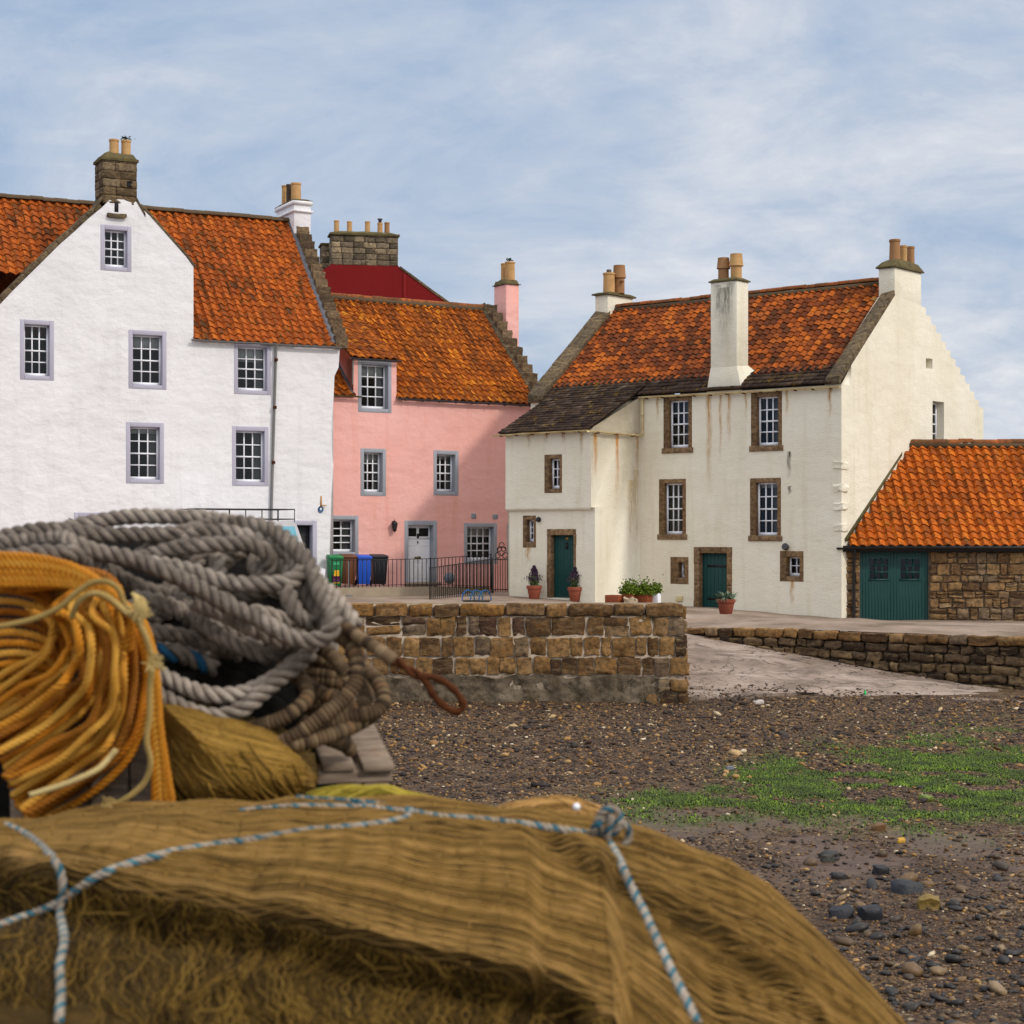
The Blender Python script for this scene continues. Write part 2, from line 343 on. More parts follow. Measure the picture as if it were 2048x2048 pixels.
def add_window(root, pl, R, smat, w=(.14,.14,.15,.13), cols=3, rows=4, reveal=.2, blind=0.0, curtain=False, surround=True, sill=0.0, proud=.012, card=False):
    O = inset(R, w[0], w[1], w[2], w[3]); a0, b0, a1, b1 = O
    s = MB(); d0, d1 = reveal, reveal+.055; fw = .055; bm = (b0+b1)/2
    pbox(s, pl, a0, a0+fw, b0, b1, d0-.01, d1); pbox(s, pl, a1-fw, a1, b0, b1, d0-.01, d1)
    pbox(s, pl, a0+fw, a1-fw, b1-fw, b1, d0-.008, d1); pbox(s, pl, a0+fw, a1-fw, b0, b0+.10, d0-.006, d1+.01)
    if rows >= 4 or rows == 3: pbox(s, pl, a0+fw, a1-fw, bm-.025, bm+.025, d0-.004, d1) if rows == 4 else None
    for i in range(1, cols):
        x = a0+fw+(a1-a0-2*fw)*i/cols; pbox(s, pl, x-.02, x+.02, b0+.10, b1-fw, d0+.012, d1-.006)
    lo, hi = b0+.10, b1-fw
    for j in range(1, rows):
        if rows == 4 and j == 2: continue
        y = (lo + (bm-lo)*j/2) if (rows == 4 and j < 2) else ((bm+(hi-bm)*(j-2)/2) if rows == 4 else lo+(hi-lo)*j/rows)
        pbox(s, pl, a0+fw, a1-fw, y-.019, y+.019, d0+.009, d1-.009)
    wo = s.build('window', M['white'], root)
    g = MB(); q = [pl.place(a0+fw*.5, b0+.05, reveal+.03), pl.place(a1-fw*.5, b0+.05, reveal+.03), pl.place(a1-fw*.5, b1-.03, reveal+.03), pl.place(a0+fw*.5, b1-.03, reveal+.03)]
    g.add([tuple(v) for v in q], np.array([[0,1,2,3]])); g.build('pane', M['glass'], wo)
    if surround:
        u = MB(); r = R; dd = reveal+.06
        pbox(u, pl, r[0], O[0], r[1], r[3], -proud, dd); pbox(u, pl, O[2], r[2], r[1], r[3], -proud, dd)
        pbox(u, pl, O[0], O[2], O[3], r[3], -proud-.003, dd-.004)
        pbox(u, pl, r[0]-sill if sill else O[0], r[2]+sill if sill else O[2], r[1]-(.004 if sill else 0), O[1], -proud-(.035 if sill else .003), dd-.004)
        u.build('surround', smat, wo, bevel=.012)
    if blind:
        bb = MB(); pbox(bb, pl, a0+.03, a1-.03, b1-(b1-b0)*blind, b1-.02, reveal+.09, reveal+.1); bb.build('blind', M['blind'], wo)
    if curtain:
        bb = MB(); k = 9; xs = np.linspace(a1-(a1-a0)*.36, a1-.02, k)
        pts = [[tuple(pl.place(x, z, reveal+.12+.03*math.sin(i*2.2))) for i, x in enumerate(xs)] for z in (b0+.05, b1-.03)]
        bb.grid(pts); bb.build('curtain', M['curtain'], wo)
    return wo

def sheet_frame(A, B, C, D):
    A, B, C, D = map(Vector, (A, B, C, D)); nrm = (B-A).cross(D-A).normalized()
    f = lambda s, t: (A*(1-s)+B*s)*(1-t) + (D*(1-s)+C*s)*t
    return f, nrm
def pantiles(A, B, C, D, mat, name, parent, tw=.27, th=.30, amp=.05, lip=.04, keep=None, jit=1.0, board=True):
    """rows of S-shaped pantiles over a quad (A,B lower left/right, C,D upper right/left); every tile its own little shell"""
    f, nrm = sheet_frame(A, B, C, D); Wd = ((Vector(B)-Vector(A)).length+(Vector(C)-Vector(D)).length)/2; Sl = ((Vector(D)-Vector(A)).length+(Vector(C)-Vector(B)).length)/2
    nc = max(2, round(Wd/tw)); nr = max(2, round(Sl/th)); k = 7; mb = MB()
    xs = np.linspace(0, 1.06, k)
    hp = amp*(np.sin((xs-.08)*2*math.pi)*.75 + .22*np.sin((xs-.08)*4*math.pi+.5))
    for r in range(nr):
        sag = .02*math.sin(r*1.7)
        for c in range(nc):
            if keep is not None and not keep((c+.5)/nc, (r+.5)/nr): continue
            dz = random.gauss(0, .006)*jit; sk = random.gauss(0, .012)*jit; dy = random.gauss(0, .035)*jit
            lo = []; hi = []; lp = []
            for x, h in zip(xs, hp):
                s0 = (c+x+sk)/nc; s1 = (c+x-sk)/nc
                t0 = (r+dy-.02)/nr; t1 = min((r+1.10)/nr, 1.02)
                p0 = f(s0, t0); p1 = f(s1, t1)
                lo.append(p0+nrm*(h+lip+dz)); hi.append(p1+nrm*(h+.002)); lp.append(p0+nrm*(h+.004+dz))
            V = [tuple(v) for v in lo+hi+lp]; i = np.arange(k-1)
            mb.add(V, np.concatenate([np.stack([i, i+1, i+k+1, i+k], -1), np.stack([i+1, i, i+2*k, i+2*k+1], -1)]))
    # boarding under the tiles
    if board: mb.add([tuple(f(s, t)-nrm*.05) for s, t in ((0,0),(1,0),(1,1),(0,1))], np.array([[0,1,2,3]]))
    return mb.build(name, mat, parent, smooth=50)
def slates(A, B, C, D, mat, name, parent, row=.24, wmin=.18, wmax=.45, thick=.035):
    f, nrm = sheet_frame(A, B, C, D); Wd = max((Vector(B)-Vector(A)).length, (Vector(C)-Vector(D)).length); Sl = max((Vector(D)-Vector(A)).length, (Vector(C)-Vector(B)).length)
    nr = max(2, round(Sl/row)); mb = MB()
    for r in range(nr):
        x = -random.random()*.2
        while x < Wd:
            w = random.uniform(wmin, wmax); s0, s1 = max(0, x/Wd), min(1, (x+w-.008)/Wd); x += w
            if s1 <= s0: continue
            d0 = random.gauss(0, .03); t0, t1 = (r-.05+d0)/nr, min((r+1.25)/nr, 1.03); dz = random.gauss(0, .007)
            p = [f(s0,t0), f(s1,t0+random.gauss(0,.008)/nr), f(s1,t1), f(s0,t1)]
            tk = thick*random.uniform(.7, 1.3); up = [tk+dz, tk+dz+random.gauss(0,.005), .004, .004]
            mb.hexa([v-nrm*.01 for v in p]+[v+nrm*h for v, h in zip(p, up)])
    mb.add([tuple(f(s, t)-nrm*.05) for s, t in ((0,0),(1,0),(1,1),(0,1))], np.array([[0,1,2,3]]))
    return mb.build(name, mat, parent)
def ridge(A, B, mat, name, parent, r=.13, seg=.42):
    A, B = Vector(A), Vector(B); L = (B-A).length; d = (B-A)/L; n = max(2, round(L/seg)); mb = MB(); side = d.cross(Vector((0,0,1))).normalized()
    for i in range(n):
        p0, p1 = A+d*(L*i/n), A+d*(L*(i+1.04)/n); th = np.linspace(-.2, math.pi+.2, 9); dz = Vector((0,0,random.gauss(0,.008)))
        mb.grid([[tuple(p+dz+side*(r*math.cos(t))+Vector((0,0,r*.75*math.sin(t)-.02))) for t in th] for p in (p0, p1)])
    return mb.build(name, mat, parent, smooth=60)
TEMPL = None
def stone_block(mb, c, sx, sy, sz, rnd=.35, amp=.02, m=0, rot=0.0):
    """one irregular rounded block, centre c, half sizes"""
    global TEMPL
    if TEMPL is None:
        import bmesh
        bm = bmesh.new(); bmesh.ops.create_cube(bm, size=2.0); bmesh.ops.subdivide_edges(bm, edges=bm.edges[:], cuts=3, use_grid_fill=True)
        bm.verts.ensure_lookup_table(); TEMPL = (np.array([v.co[:] for v in bm.verts]), np.array([[v.index for v in f.verts] for f in bm.faces])); bm.free()
    v, f = TEMPL; p = v.copy(); n = np.linalg.norm(p, axis=1, keepdims=True)
    # rounding by pulling corners in
    e = np.abs(p); k = np.sort(e, axis=1)[:, 1:2]; p = p*(1-rnd*.35*np.clip(k-.45, 0, 1)**1.5)
    sd = RNG.random(3)*6.28; fr = RNG.uniform(1.5, 3.2, 3)
    w = np.sin(p[:, [1,2,0]]*fr+sd)+.6*np.sin(p[:, [2,0,1]]*fr*1.9+sd*1.7)
    p = p*np.array([sx,sy,sz]) + w*amp*.5 + RNG.normal(0, amp*.18, p.shape)
    if rot: ca, sa = math.cos(rot), math.sin(rot); p = np.stack([p[:,0]*ca-p[:,2]*sa, p[:,1], p[:,0]*sa+p[:,2]*ca], -1)
    mb.add(p+np.array(tuple(c)), f, m)
def ashlar(mb, pl, a0, a1, b0, b1, d0, d1, ch=.28, wmin=.3, wmax=.7, gap=.012, amp=.008, rnd=.1, var=.25, split=.0):
    """courses of blocks filling a rectangle of a plane"""
    b = b0
    while b < b1-.05:
        h = min(ch*random.uniform(1-var, 1+var), b1-b)
        if b1-b-h < ch*.4: h = b1-b
        a = a0
        while a < a1-.02:
            w = min(random.uniform(wmin, wmax), a1-a)
            if a1-a-w < wmin*.6: w = a1-a
            subs = [(b, h)] if random.random() > split or w < wmin*1.1 else [(b, h*.5), (b+h*.5, h*.5)]
            for bb, hh in subs:
                c = pl.place(a+w/2, bb+hh/2, (d0+d1)/2); hs = (w-gap)/2, abs(d1-d0)/2*random.uniform(.94, 1.05), (hh-gap)/2
                if pl.kind == 'f': stone_block(mb, c, hs[0], hs[1], hs[2], rnd, amp)
                else: stone_block(mb, c, hs[1], hs[0], hs[2], rnd, amp)
            a += w
        b += h

def chimney(root, u0, u1, n0, n1, z0, z1, mat, pots, capmat=None, cap=.07, caph=.12, haunch=.16, flare=0.0, name='chimney', ash=None, cope=True):
    s = MB()
    if ash:
        s.box(u0+.05, u1-.05, n0+.05, n1-.05, z0, z1)
        zz = z0
        while zz < z1-.02:
            h = min(.27, z1-zz); k = max(1, round((u1-u0)/.55)); kn = max(1, round((n1-n0)/.55)); off = random.uniform(.3,.7)
            xs = np.linspace(u0, u1, k+1); ys = np.linspace(n0, n1, kn+1)
            xs[1:-1] += RNG.normal(0, .07, k-1); ys[1:-1] += RNG.normal(0, .05, kn-1)
            for x0, x1 in zip(xs[:-1], xs[1:]):
                for yy in (n0+.11, n1-.11): stone_block(s, ((x0+x1)/2, yy, zz+h/2), (x1-x0)/2-.006, .115, h/2-.006, .12, .012)
            for y0, y1 in zip(ys[:-1], ys[1:]):
                for xx in (u0+.11, u1-.11): stone_block(s, (xx, (y0+y1)/2, zz+h/2), .112, (y1-y0)/2-.006, h/2-.008, .12, .012)
            zz += h
    else: s.box(u0, u1, n0, n1, z0, z1)
    if flare:
        s.hexa([(u0-flare,n0-.02,z0-.9),(u1+flare*1.0,n0-.02,z0-.9),(u1+flare,n1,z0-.9),(u0-flare,n1,z0-.9),(u0,n0,z0),(u1,n0,z0),(u1,n1,z0),(u0,n1,z0)])
    ch = s.build(name, mat, root, bevel=0 if ash else .03)
    cm = MB(); c = cap
    if cope: cm.box(u0-c, u1+c, n0-c, n1+c, z1, z1+caph*.55)
    zt = z1+caph*(.55 if cope else 0)
    N = 9; pts = []
    for i in range(N):
        row = []
        for j in range(N):
            a, b = i/(N-1), j/(N-1); e = min(1, 4*min(a, 1-a, b, 1-b)*1.3)
            row.append((u0-c*.9+(u1-u0+1.8*c)*a, n0-c*.9+(n1-n0+1.8*c)*b, zt+.004+haunch*(e**.7)*random.uniform(.85,1.1) if 0 < i < N-1 and 0 < j < N-1 else zt))
        pts.append(row)
    cm.grid(pts); cm.build('chimney_cap', capmat or M['haunch'], ch, smooth=60)
    for (cu, cn, r, za, zb, mt, style) in pots:
        p = MB()
        if style == 'plain': prof = [(r*1.06, za), (r, zb-.08), (r*1.1, zb-.07), (r*1.12, zb-.01), (r*1.02, zb), (r*.8, zb), (r*.8, zb-.2)]
        elif style == 'taper': prof = [(r*1.15, za), (r*.98, zb-.1), (r*1.1, zb-.08), (r*1.1, zb-.01), (r, zb), (r*.75, zb), (r*.75, zb-.2)]
        elif style == 'hood':
            zm = za+(zb-za)*.55; prof = [(r*.92, za), (r*.9, zm), (r*1.18, zm), (r*1.12, zm+.05), (r*.98, zb-.04), (r*.98, zb), (r*.75, zb), (r*.75, zb-.2)]
        else: prof = [(r, za), (r, zb), (r*.8, zb), (r*.8, zb-.2)]
        p.lathe(cu, cn, prof, 16)
        if style == 'vent':
            pass
        po = p.build('chimney_pot', mt, ch, smooth=45)
        if style == 'taperpipe':
            pass
    return ch
def potpx(fr, x0, x1, y0, y1, n):
    ua, _ = fr.uz(x0, (y0+y1)/2, n); ub, _ = fr.uz(x1, (y0+y1)/2, n); xm = (x0+x1)/2
    return (ua+ub)/2, n, (ub-ua)/2, fr.uz(xm, y1, n)[1]-.08, fr.uz(xm, y0, n)[1]
def gutter(root, p0, p1, mat, r=.06, name='gutter', brackets=0, bmat=None):
    p0, p1 = Vector(p0), Vector(p1); d = (p1-p0).normalized(); side = d.cross(Vector((0,0,1))).normalized(); mb = MB()
    th = np.linspace(math.pi, 2*math.pi, 8)
    C = [p0+(p1-p0)*i/6+Vector((0,0,random.gauss(0,.006))) for i in range(7)]
    mb.grid([[tuple(c+side*(r*math.cos(t))+Vector((0,0,r*math.sin(t)))) for t in th] for c in C])
    mb.grid([[tuple(c+side*(r*1.08*math.cos(t))+Vector((0,0,r*1.08*math.sin(t)))) for t in th] for c in C])
    g = mb.build(name, mat, root, smooth=60)
    if brackets:
        for i in range(brackets):
            b = MB(); c = p0+(p1-p0)*((i+.5)/brackets); b.beam(c-side*.0+Vector((0,0,-r*1.2)), c+Vector((0,0,-r*1.2))+side*-.10, .03, .03); b.beam(c+side*r*1.15+Vector((0,0,-r*1.1)), c-side*r*1.15+Vector((0,0,-r*1.1)), .035, .035)
            b.build('gutter_bracket', bmat or M['rust'], g)
    return g
def pipe(root, pts, mat, r=.045, name='downpipe', joints=(), jm=None):
    mb = MB(); mb.tube([Vector(p) for p in pts], r, 10)
    o = mb.build(name, mat, root, smooth=50)
    for z in joints:
        j = MB(); a, b = Vector(pts[0]), Vector(pts[-1]); k = (z-a.z)/(b.z-a.z); c = a+(b-a)*k
        j.lathe(c.x, c.y, [(r*1.35, c.z-.05), (r*1.35, c.z+.05)], 10); j.build('pipe_collar', jm or mat, o)
    return o
def stain(root, pl, x, y0, y1, wpx, mat, name='rust_stain', d=-.004):
    a, b1 = pl.ab(x, y0); _, b0 = pl.ab(x, y1); w = abs(pl.ab(x+wpx, y0)[0]-a)
    mb = MB(); n = 8; rows = []; uv = []
    for i in range(n+1):
        z = b1+(b0-b1)*i/n; off = .02*math.sin(i*1.3+x)
        rows.append([tuple(pl.place(a+off-w/2, z, d)), tuple(pl.place(a+off+w/2, z, d))]); uv += [(0, 1-i/n), (1, 1-i/n)]
    mb.grid(rows, 0, np.array(uv)); return mb.build(name, mat, root)
def solve_ridge(fr, px, py, ze, tanp):
    lo, hi = .5, 9.0
    for _ in range(50):
        m = (lo+hi)/2
        if fr.uz(px, py, m)[1]-ze > tanp*m: lo = m
        else: hi = m
    return (lo+hi)/2
def door(root, pl, R, w, smat, dmat, plank=True, reveal=.22, surround=True, studs=False, name='door'):
    O = inset(R, *w); a0, b0, a1, b1 = O; d = MB(); n = 7 if plank else 1
    for i in range(n):
        x0, x1 = a0+(a1-a0)*i/n, a0+(a1-a0)*(i+1)/n; pbox(d, pl, x0+.004, x1-.004, b0, b1, reveal+.002*(i % 2), reveal+.05)
    if studs:
        for i in range(n):
            for j in range(12):
                c = pl.place(a0+(a1-a0)*(i+.5)/n, b0+(b1-b0)*(j+.6)/12.3, reveal-.004); d.box(c.x-.014, c.x+.014, c.y-.012, c.y+.012, c.z-.014, c.z+.014)
    do = d.build(name, dmat, root, bevel=.004)
    if surround:
        u = MB(); dd = reveal+.06
        def colblocks(x0, x1):
            z = R[1]
            while z < R[3]-.02:
                h = min(random.uniform(.3,.55), R[3]-z)
                if R[3]-z-h < .15: h = R[3]-z
                e = random.uniform(-.02,.02)
                pbox(u, pl, x0+(e if x0 == R[0] else 0), x1+(e if x1 == R[2] else 0), z+.004, z+h-.004, -.012, dd); z += h
        if smat in (M['sandstone'],): colblocks(R[0], O[0]); colblocks(O[2], R[2])
        else: pbox(u, pl, R[0], O[0], R[1], R[3], -.012, dd); pbox(u, pl, O[2], R[2], R[1], R[3], -.012, dd)
        pbox(u, pl, O[0], O[2], O[3], R[3], -.015, dd-.004); u.build('surround', smat, do, bevel=.012)
    return do, O
def back_panel(root, u0, u1, n, z0, z1):  # panel added behind the openings; its dark colour makes the rooms read unlit
    mb = MB(); mb.box(u0, u1, n, n+.02, z0, z1); return mb.build('shade_backing', M['interior'], root)

# ------------------------------------------------------------------ WHITE HOUSE
fw = Frame(P(669, 1176, 62.5), 27.0)
white = tag(empty('white_house', fw.o, fw.a), 'white limewashed three-storey house with stone-chimney gable and orange pantile roof', 'house')
pw = Plane(fw)
zb = -.6
ue = fw.uz(680, 692)[0]
ze = (fw.uz(385, 677)[1]+fw.uz(676, 693)[1])/2
g_peakL, g_peakR = pw.ab(221, 398), pw.ab(270, 400)
right_edge = [pw.ab(*q) for q in ((680,692),(677,735),(669,752),(667,800),(663,850),(664,905),(667,930),(663,985),(661,1050),(659,1120))]
footR = pw.ab(387, 533)
ULEFT = fw.uz(-260, 700)[0]
footL = pw.ab(-34, 645)
outline = [(ULEFT, zb), (right_edge[-1][0], zb)] + right_edge[::-1] + [(footR[0], ze), footR, pw.ab(372,513), pw.ab(340,477), pw.ab(300,432), pw.ab(278,411), g_peakR, g_peakL, pw.ab(205,414), pw.ab(178,436), pw.ab(150,462), pw.ab(118,490), pw.ab(80,528), pw.ab(25,582), footL, (footL[0], ze), (ULEFT, ze)]
wins = [((201,451,263,542), .0, True), ((257,661,333,778), .28, False), ((468,685,542,789), .33, True), ((252,845,328,967), .12, True), ((464,853,537,972), 0, True), ((40,640,108,760), 0, False)]
WR = [pw.rect(q) for q, _, _ in wins]
DR = pw.rect((574,1041,634,1180)); WG = pw.rect((148,1025,226,1130))
wb = MB(); wall(wb, pw, outline, WR+[DR, WG], .55)
nr_w = solve_ridge(fw, 450, 432, ze, 1.12); zr = ze+1.12*nr_w; DEP = 2*nr_w
# right gable wall and back wall
wb.prism([(ue-.5, .56, zb), (ue-.5, DEP, zb), (ue-.5, DEP, ze), (ue-.5, nr_w, zr-.25), (ue-.5, .56, ze+.25)], (.5-.03, 0, 0))
wb.box(ULEFT, ue-.5, DEP-.4, DEP, zb, ze); wb.box(ULEFT, ULEFT+.4, .56, DEP-.4, zb, ze)
wb.build('wall', M['white_harl'], white)
for (q, bl, cu), r in zip(wins, WR): add_window(white, pw, r, M['lilac'], blind=bl, curtain=cu)
add_window(white, pw, WG, M['lilac'])
dw, _ = door(white, pw, DR, (.16,.16,.16,0), M['lilac'], M['black'], plank=False, reveal=.3)
k = MB(); O = inset(DR, .16,.16,.16,0); pbox(k, pw, O[0]+.12, O[2]-.35, O[3]-.75, O[3]-.2, .285, .3); k.build('door_panel', M['interior'], dw)
back_panel(white, ULEFT+.5, ue-.6, 1.0, zb, ze-.05)
rA = pw.rect((201,451,263,542)); back_panel(white, rA[0]-.3, rA[2]+.3, 1.02, rA[1]-.3, rA[3]+.2)
# main roof
ov = .10
tl = fw.uz(150, 405, nr_w)[0]
E0, E1 = Vector((ULEFT, -ov, ze-.02)), Vector((ue-.12, -ov, ze-.02)); R0, R1 = Vector((ULEFT, nr_w, zr)), Vector((ue-.12, nr_w, zr))
def keepw(s, t):
    u = ULEFT+(ue-.12-ULEFT)*s; z = ze+(zr-ze)*t
    return not (footL[0]-.05 < u < footR[0]-.02 and (z < footR[1]-.3 and t < .6))
pantiles(E0, E1, R1, R0, M['tile_white'], 'roof', white, .30, .31, .062, .045, keep=keepw, board=False)
pantiles((ue-.12, DEP+.1, ze), (ULEFT, DEP+.1, ze), (ULEFT, nr_w, zr), (ue-.12, nr_w, zr), M['tile_white'], 'roof', white, .45, .5)
ridge(R0+Vector((0,0,.03)), R1+Vector((0,0,.03)), M['mortar_ridge'], 'roof_ridge', white, .17)
# cross gable roof behind the wallhead gable
zg = (g_peakL[1]+g_peakR[1])/2-.35; ug = (g_peakL[0]+g_peakR[0])/2
nback = (zg-ze)/1.12+.3
for (fu, fz), sgn in ((footR, 1), (footL, -1)):
    n_f = max(.0, (fz-ze)/1.12)
    a, b, c, d = (fu, .3, fz-.02), (fu, n_f+.35, fz-.02), (ug, nback, zg), (ug, .3, zg)
    if sgn < 0: a, b, c, d = b, a, d, c
    pantiles(a, b, c, d, M['tile_white'], 'roof', white, .3, .31)
# skews along gable
def skewline(root, pl, pts, mat, w0=-.06, w1=.36, h=.13, name='skew', seg=.55):
    mb = MB(); ab = [pl.ab(*p) if len(p) == 2 else p[:2] for p in pts]
    for (a0, b0), (a1, b1) in zip(ab[:-1], ab[1:]):
        L = math.hypot(a1-a0, b1-b0); n = max(1, round(L/seg)); nx, nz_ = -(b1-b0)/L, (a1-a0)/L
        if nz_ < 0: nx, nz_ = -nx, -nz_
        for i in range(n):
            p0 = (a0+(a1-a0)*i/n, b0+(b1-b0)*i/n); p1 = (a0+(a1-a0)*(i+.99)/n, b0+(b1-b0)*(i+.99)/n); e = random.uniform(-.012,.012); hh = h+e
            mb.hexa([pl.place(p0[0],p0[1],w0),pl.place(p1[0],p1[1],w0),pl.place(p1[0],p1[1],w1),pl.place(p0[0],p0[1],w1)]+[pl.place(p0[0]+nx*hh,p0[1]+nz_*hh,w0+e),pl.place(p1[0]+nx*hh,p1[1]+nz_*hh,w0+e),pl.place(p1[0]+nx*hh,p1[1]+nz_*hh,w1),pl.place(p0[0]+nx*hh,p0[1]+nz_*hh,w1)])
    return mb.build(name, mat, root, bevel=.02)
skewline(white, pw, [(388,535),(372,513),(340,477),(300,432),(279,411)], M['skew'], -.02, .45, .09)
skewline(white, pw, [(204,413),(178,435),(150,461),(118,489),(80,527),(25,581),(-34,644)], M['skew'], -.02, .6, .16)
# gable slot and ledge
k = MB(); r = pw.rect((229,403,237,424)); pbox(k, pw, *[r[0], r[2], r[1], r[3]], -.008, .02); k.build('vent_slot_shade', M['interior'], white)  # dark slab on the wall face, the shade of the slot painted
k = MB(); r = pw.rect((214,428,252,436)); c = pw.place((r[0]+r[2])/2, (r[1]+r[3])/2, -.02); stone_block(k, c, (r[2]-r[0])/2, .10, .07, .4, .02); k.build('stone_ledge', M['skew'], white, smooth=60)
# stone chimney on the gable
u0, u1 = fw.uz(205, 360)[0], fw.uz(274, 360)[0]
pots = [(*potpx(fw, a, b, c, d, .45), M['pot'], 'plain') for a, b, c, d in ((219,237,279,316),(243,261,281,318))]
chm = chimney(white, u0, u1, 0.0, 1.0, pw.ab(240,402)[1]-.1, pw.ab(240,322)[1], M['oldstone'], pots, M['haunch'], .05, .16, .22, ash=True)
for sgn, e in ((-1, g_peakL), (1, g_peakR)):   # dark haunched shoulders at the chimney foot
    k = MB(); zt = pw.ab(240, 392)[1]; uo = u0 if sgn < 0 else u1; k.hexa([(uo-sgn*.02,-.02,zt-.12),(uo+sgn*.28,-.02,zt-.62),(uo+sgn*.28,.8,zt-.62),(uo-sgn*.02,.8,zt-.12),(uo-sgn*.02,-.02,zt+.02),(uo+sgn*.28,-.02,zt-.5),(uo+sgn*.28,.8,zt-.5),(uo-sgn*.02,.8,zt+.02)]); k.build('chimney_shoulder', M['skew'], white)
k = MB(); a, b = pw.ab(258, 369); stone_block(k, (a, -.005, b), .09, .02, .09, .5, .04); k.build('hole', M['interior'], chm)  # dark lump on the stone; the shade of the hole is its colour
# leaves growing in the right pot
k = MB(); pc = pots[1]
for i in range(40):
    c = Vector((pc[0]+random.gauss(0,.1), pc[1]+random.gauss(0,.1), pc[4]+.05+random.random()*.08)); d = Vector((random.gauss(0,1),random.gauss(0,1),random.gauss(0,.6))).normalized()*.07; e = d.cross(Vector((random.gauss(0,1),0,1))).normalized()*.025
    k.add([tuple(c-d), tuple(c+e), tuple(c+d), tuple(c-e)], np.array([[0,1,2,3]]))
M['leafdark'] = plain('dark_leaf', lin(52,66,40), .7, .3, 0, .5, 8); k.build('weed', M['leafdark'], chm)
# right white chimney at main gable
nc0 = nr_w-.62; u1c = ue-.02; u0c = fw.uz(588, 430, nc0)[0]; u1c = fw.uz(622, 430, nc0)[0]; 
nc1 = fw.nz(551, 420, u0c)[0]
nc1 = min(nc1, nr_w+1.3)
zt = fw.uz(605, 402, nc0)[1]
pots = [(*potpx(fw, 583,601,388,419,nc0+.35), M['pot'], 'plain'), (*potpx(fw, 573,583,392,417,nc0+.8), M['potdark'], 'plain'), (*potpx(fw, 564,575,394,416,nc0+1.2), M['pot'], 'plain')]
pots = [(p[0], p[1], p[2], zt+.0, fw.uz(590, yy, p[1])[1], p[5], p[6]) for p, yy in zip(pots, (366, 370, 373))]
cc = chimney(white, u0c, u1c, nc0, nc1, zr-.6, zt, M['white_harl'], pots, M['haunch'], .05, .05, .1)
k = MB(); k.box(u0c-.06, u1c+.06, nc0-.06, nc1+.06, zt-.42, zt-.34); k.box(u0c-.05, u1c+.05, nc0-.05, nc1+.05, zt-.14, zt-.002); k.build('chimney_band', M['white_harl'], cc)
# crow steps on right gable
cs = MB(); ns = 15
for i in range(ns):
    n0 = -.05+nr_w*i/ns*.93; z0 = ze+1.12*n0
    stone_block(cs, (ue+.05, n0+.25, z0+.22), .24, .30, .24, .3, .03)
    stone_block(cs, (ue+.05, DEP-n0-.25, z0+.22), .24, .30, .24, .3, .03)
cs.build('crowsteps', M['crow'], white, smooth=50)
k = MB(); k.hexa([(ue-.34,-.05,ze+.05),(ue-.1,-.05,ze+.05),(ue-.1,nr_w,zr+.05),(ue-.34,nr_w,zr+.05),(ue-.34,-.05,ze+.13),(ue-.1,-.05,ze+.17),(ue-.1,nr_w,zr+.17),(ue-.34,nr_w,zr+.13)]); k.build('roof_flashing', M['lead'], white)
gutter(white, (fw.uz(383,676,-.16)[0], -.16, ze-.03), (ue, -.16, ze-.05), M['gutter_grey'], .055)
a = pw.ab(550, 702); b = pw.ab(541, 1030)
pipe(white, [(a[0], -.15, ze-.06), (a[0], -.09, a[1]), (b[0], -.07, b[1]), (b[0], -.07, b[1]-1.2)], M['gutter_grey'], .05, joints=(pw.ab(547,720)[1], pw.ab(545,815)[1], pw.ab(543,925)[1]), jm=M['rust'])
k = MB(); a, b = pw.ab(641, 1019); th = np.linspace(0, 2*math.pi, 17)[:-1]
k.prism([pw.place(a+.10*math.cos(t), b+.115*math.sin(t), -.03) for t in th], pw.place(0,0,0)-pw.place(0,0,-.03)); pq = k.build('plaque', plain('blue_plaque', lin(56,92,130), .5), white)
k = MB(); pbox(k, pw, a-.03, a+.03, b-.03, b+.05, -.036, -.031); k.build('plaque_emblem', M['white'], pq)
k = MB(); a, b = pw.ab(642, 992); k.box(a-.02, a+.02, -.03, 0, b-.38, b); k.box(a+.0, a+.18, -.09, -.06, b-.34, b-.31); k.build('wall_bracket', plain('rust_orange', lin(190,130,60), .9), white)
stain(white, pw, 641, 1002, 1015, 5, M['stain'])

# ------------------------------------------------------------------ PINK HOUSE
fp = Frame(P(836, 1174, 66.0), 32.0)
pink = tag(empty('pink_house', fp.o, fp.a), 'pink limewashed house with amber pantile roof and a dormer, between the white and cream houses', 'house')
pp = Plane(fp); zb = -.5
zeP = (fp.uz(791,791)[1]+fp.uz(1076,808)[1])/2; uR = fp.uz(1084,800)[0]; uL = fp.uz(590,800)[0]
dl, dr = fp.uz(707,760)[0], fp.uz(793,760)[0]; zd = fp.uz(750,718)[1]
outl = [(uL, zb), (uR, zb), (uR, zeP), (dr, zeP), (dr, zd), (dl, zd), (dl, zeP), (uL, zeP)]
pw_w = [((716,721,783,825), 3, 4, .3), ((721,897,772,992), 3, 4, .22), ((867,901,917,991), 3, 4, .12), ((640,1031,717,1112), 3, 4, 0), ((928,1046,994,1128), 4, 4, .3), ((1014,1047,1060,1160), 3, 4, 0)]
PR = [pp.rect(q[0]) for q in pw_w]; PD = pp.rect((809,1041,874,1170))
b = MB(); wall(b, pp, outl, PR+[PD], .55)
nrP = solve_ridge(fp, 830, 606, zeP, 1.0); zrP = zeP+nrP; DP = 2*nrP
b.prism([(uR-.5, .56, zb), (uR-.5, DP, zb), (uR-.5, DP, zeP), (uR-.5, nrP, zrP-.3), (uR-.5, .56, zeP+.15)], (.48, 0, 0))
b.box(uL, uR-.5, DP-.4, DP, zb, zeP); b.box(uL, uL+.3, .56, DP-.4, zb, zeP)
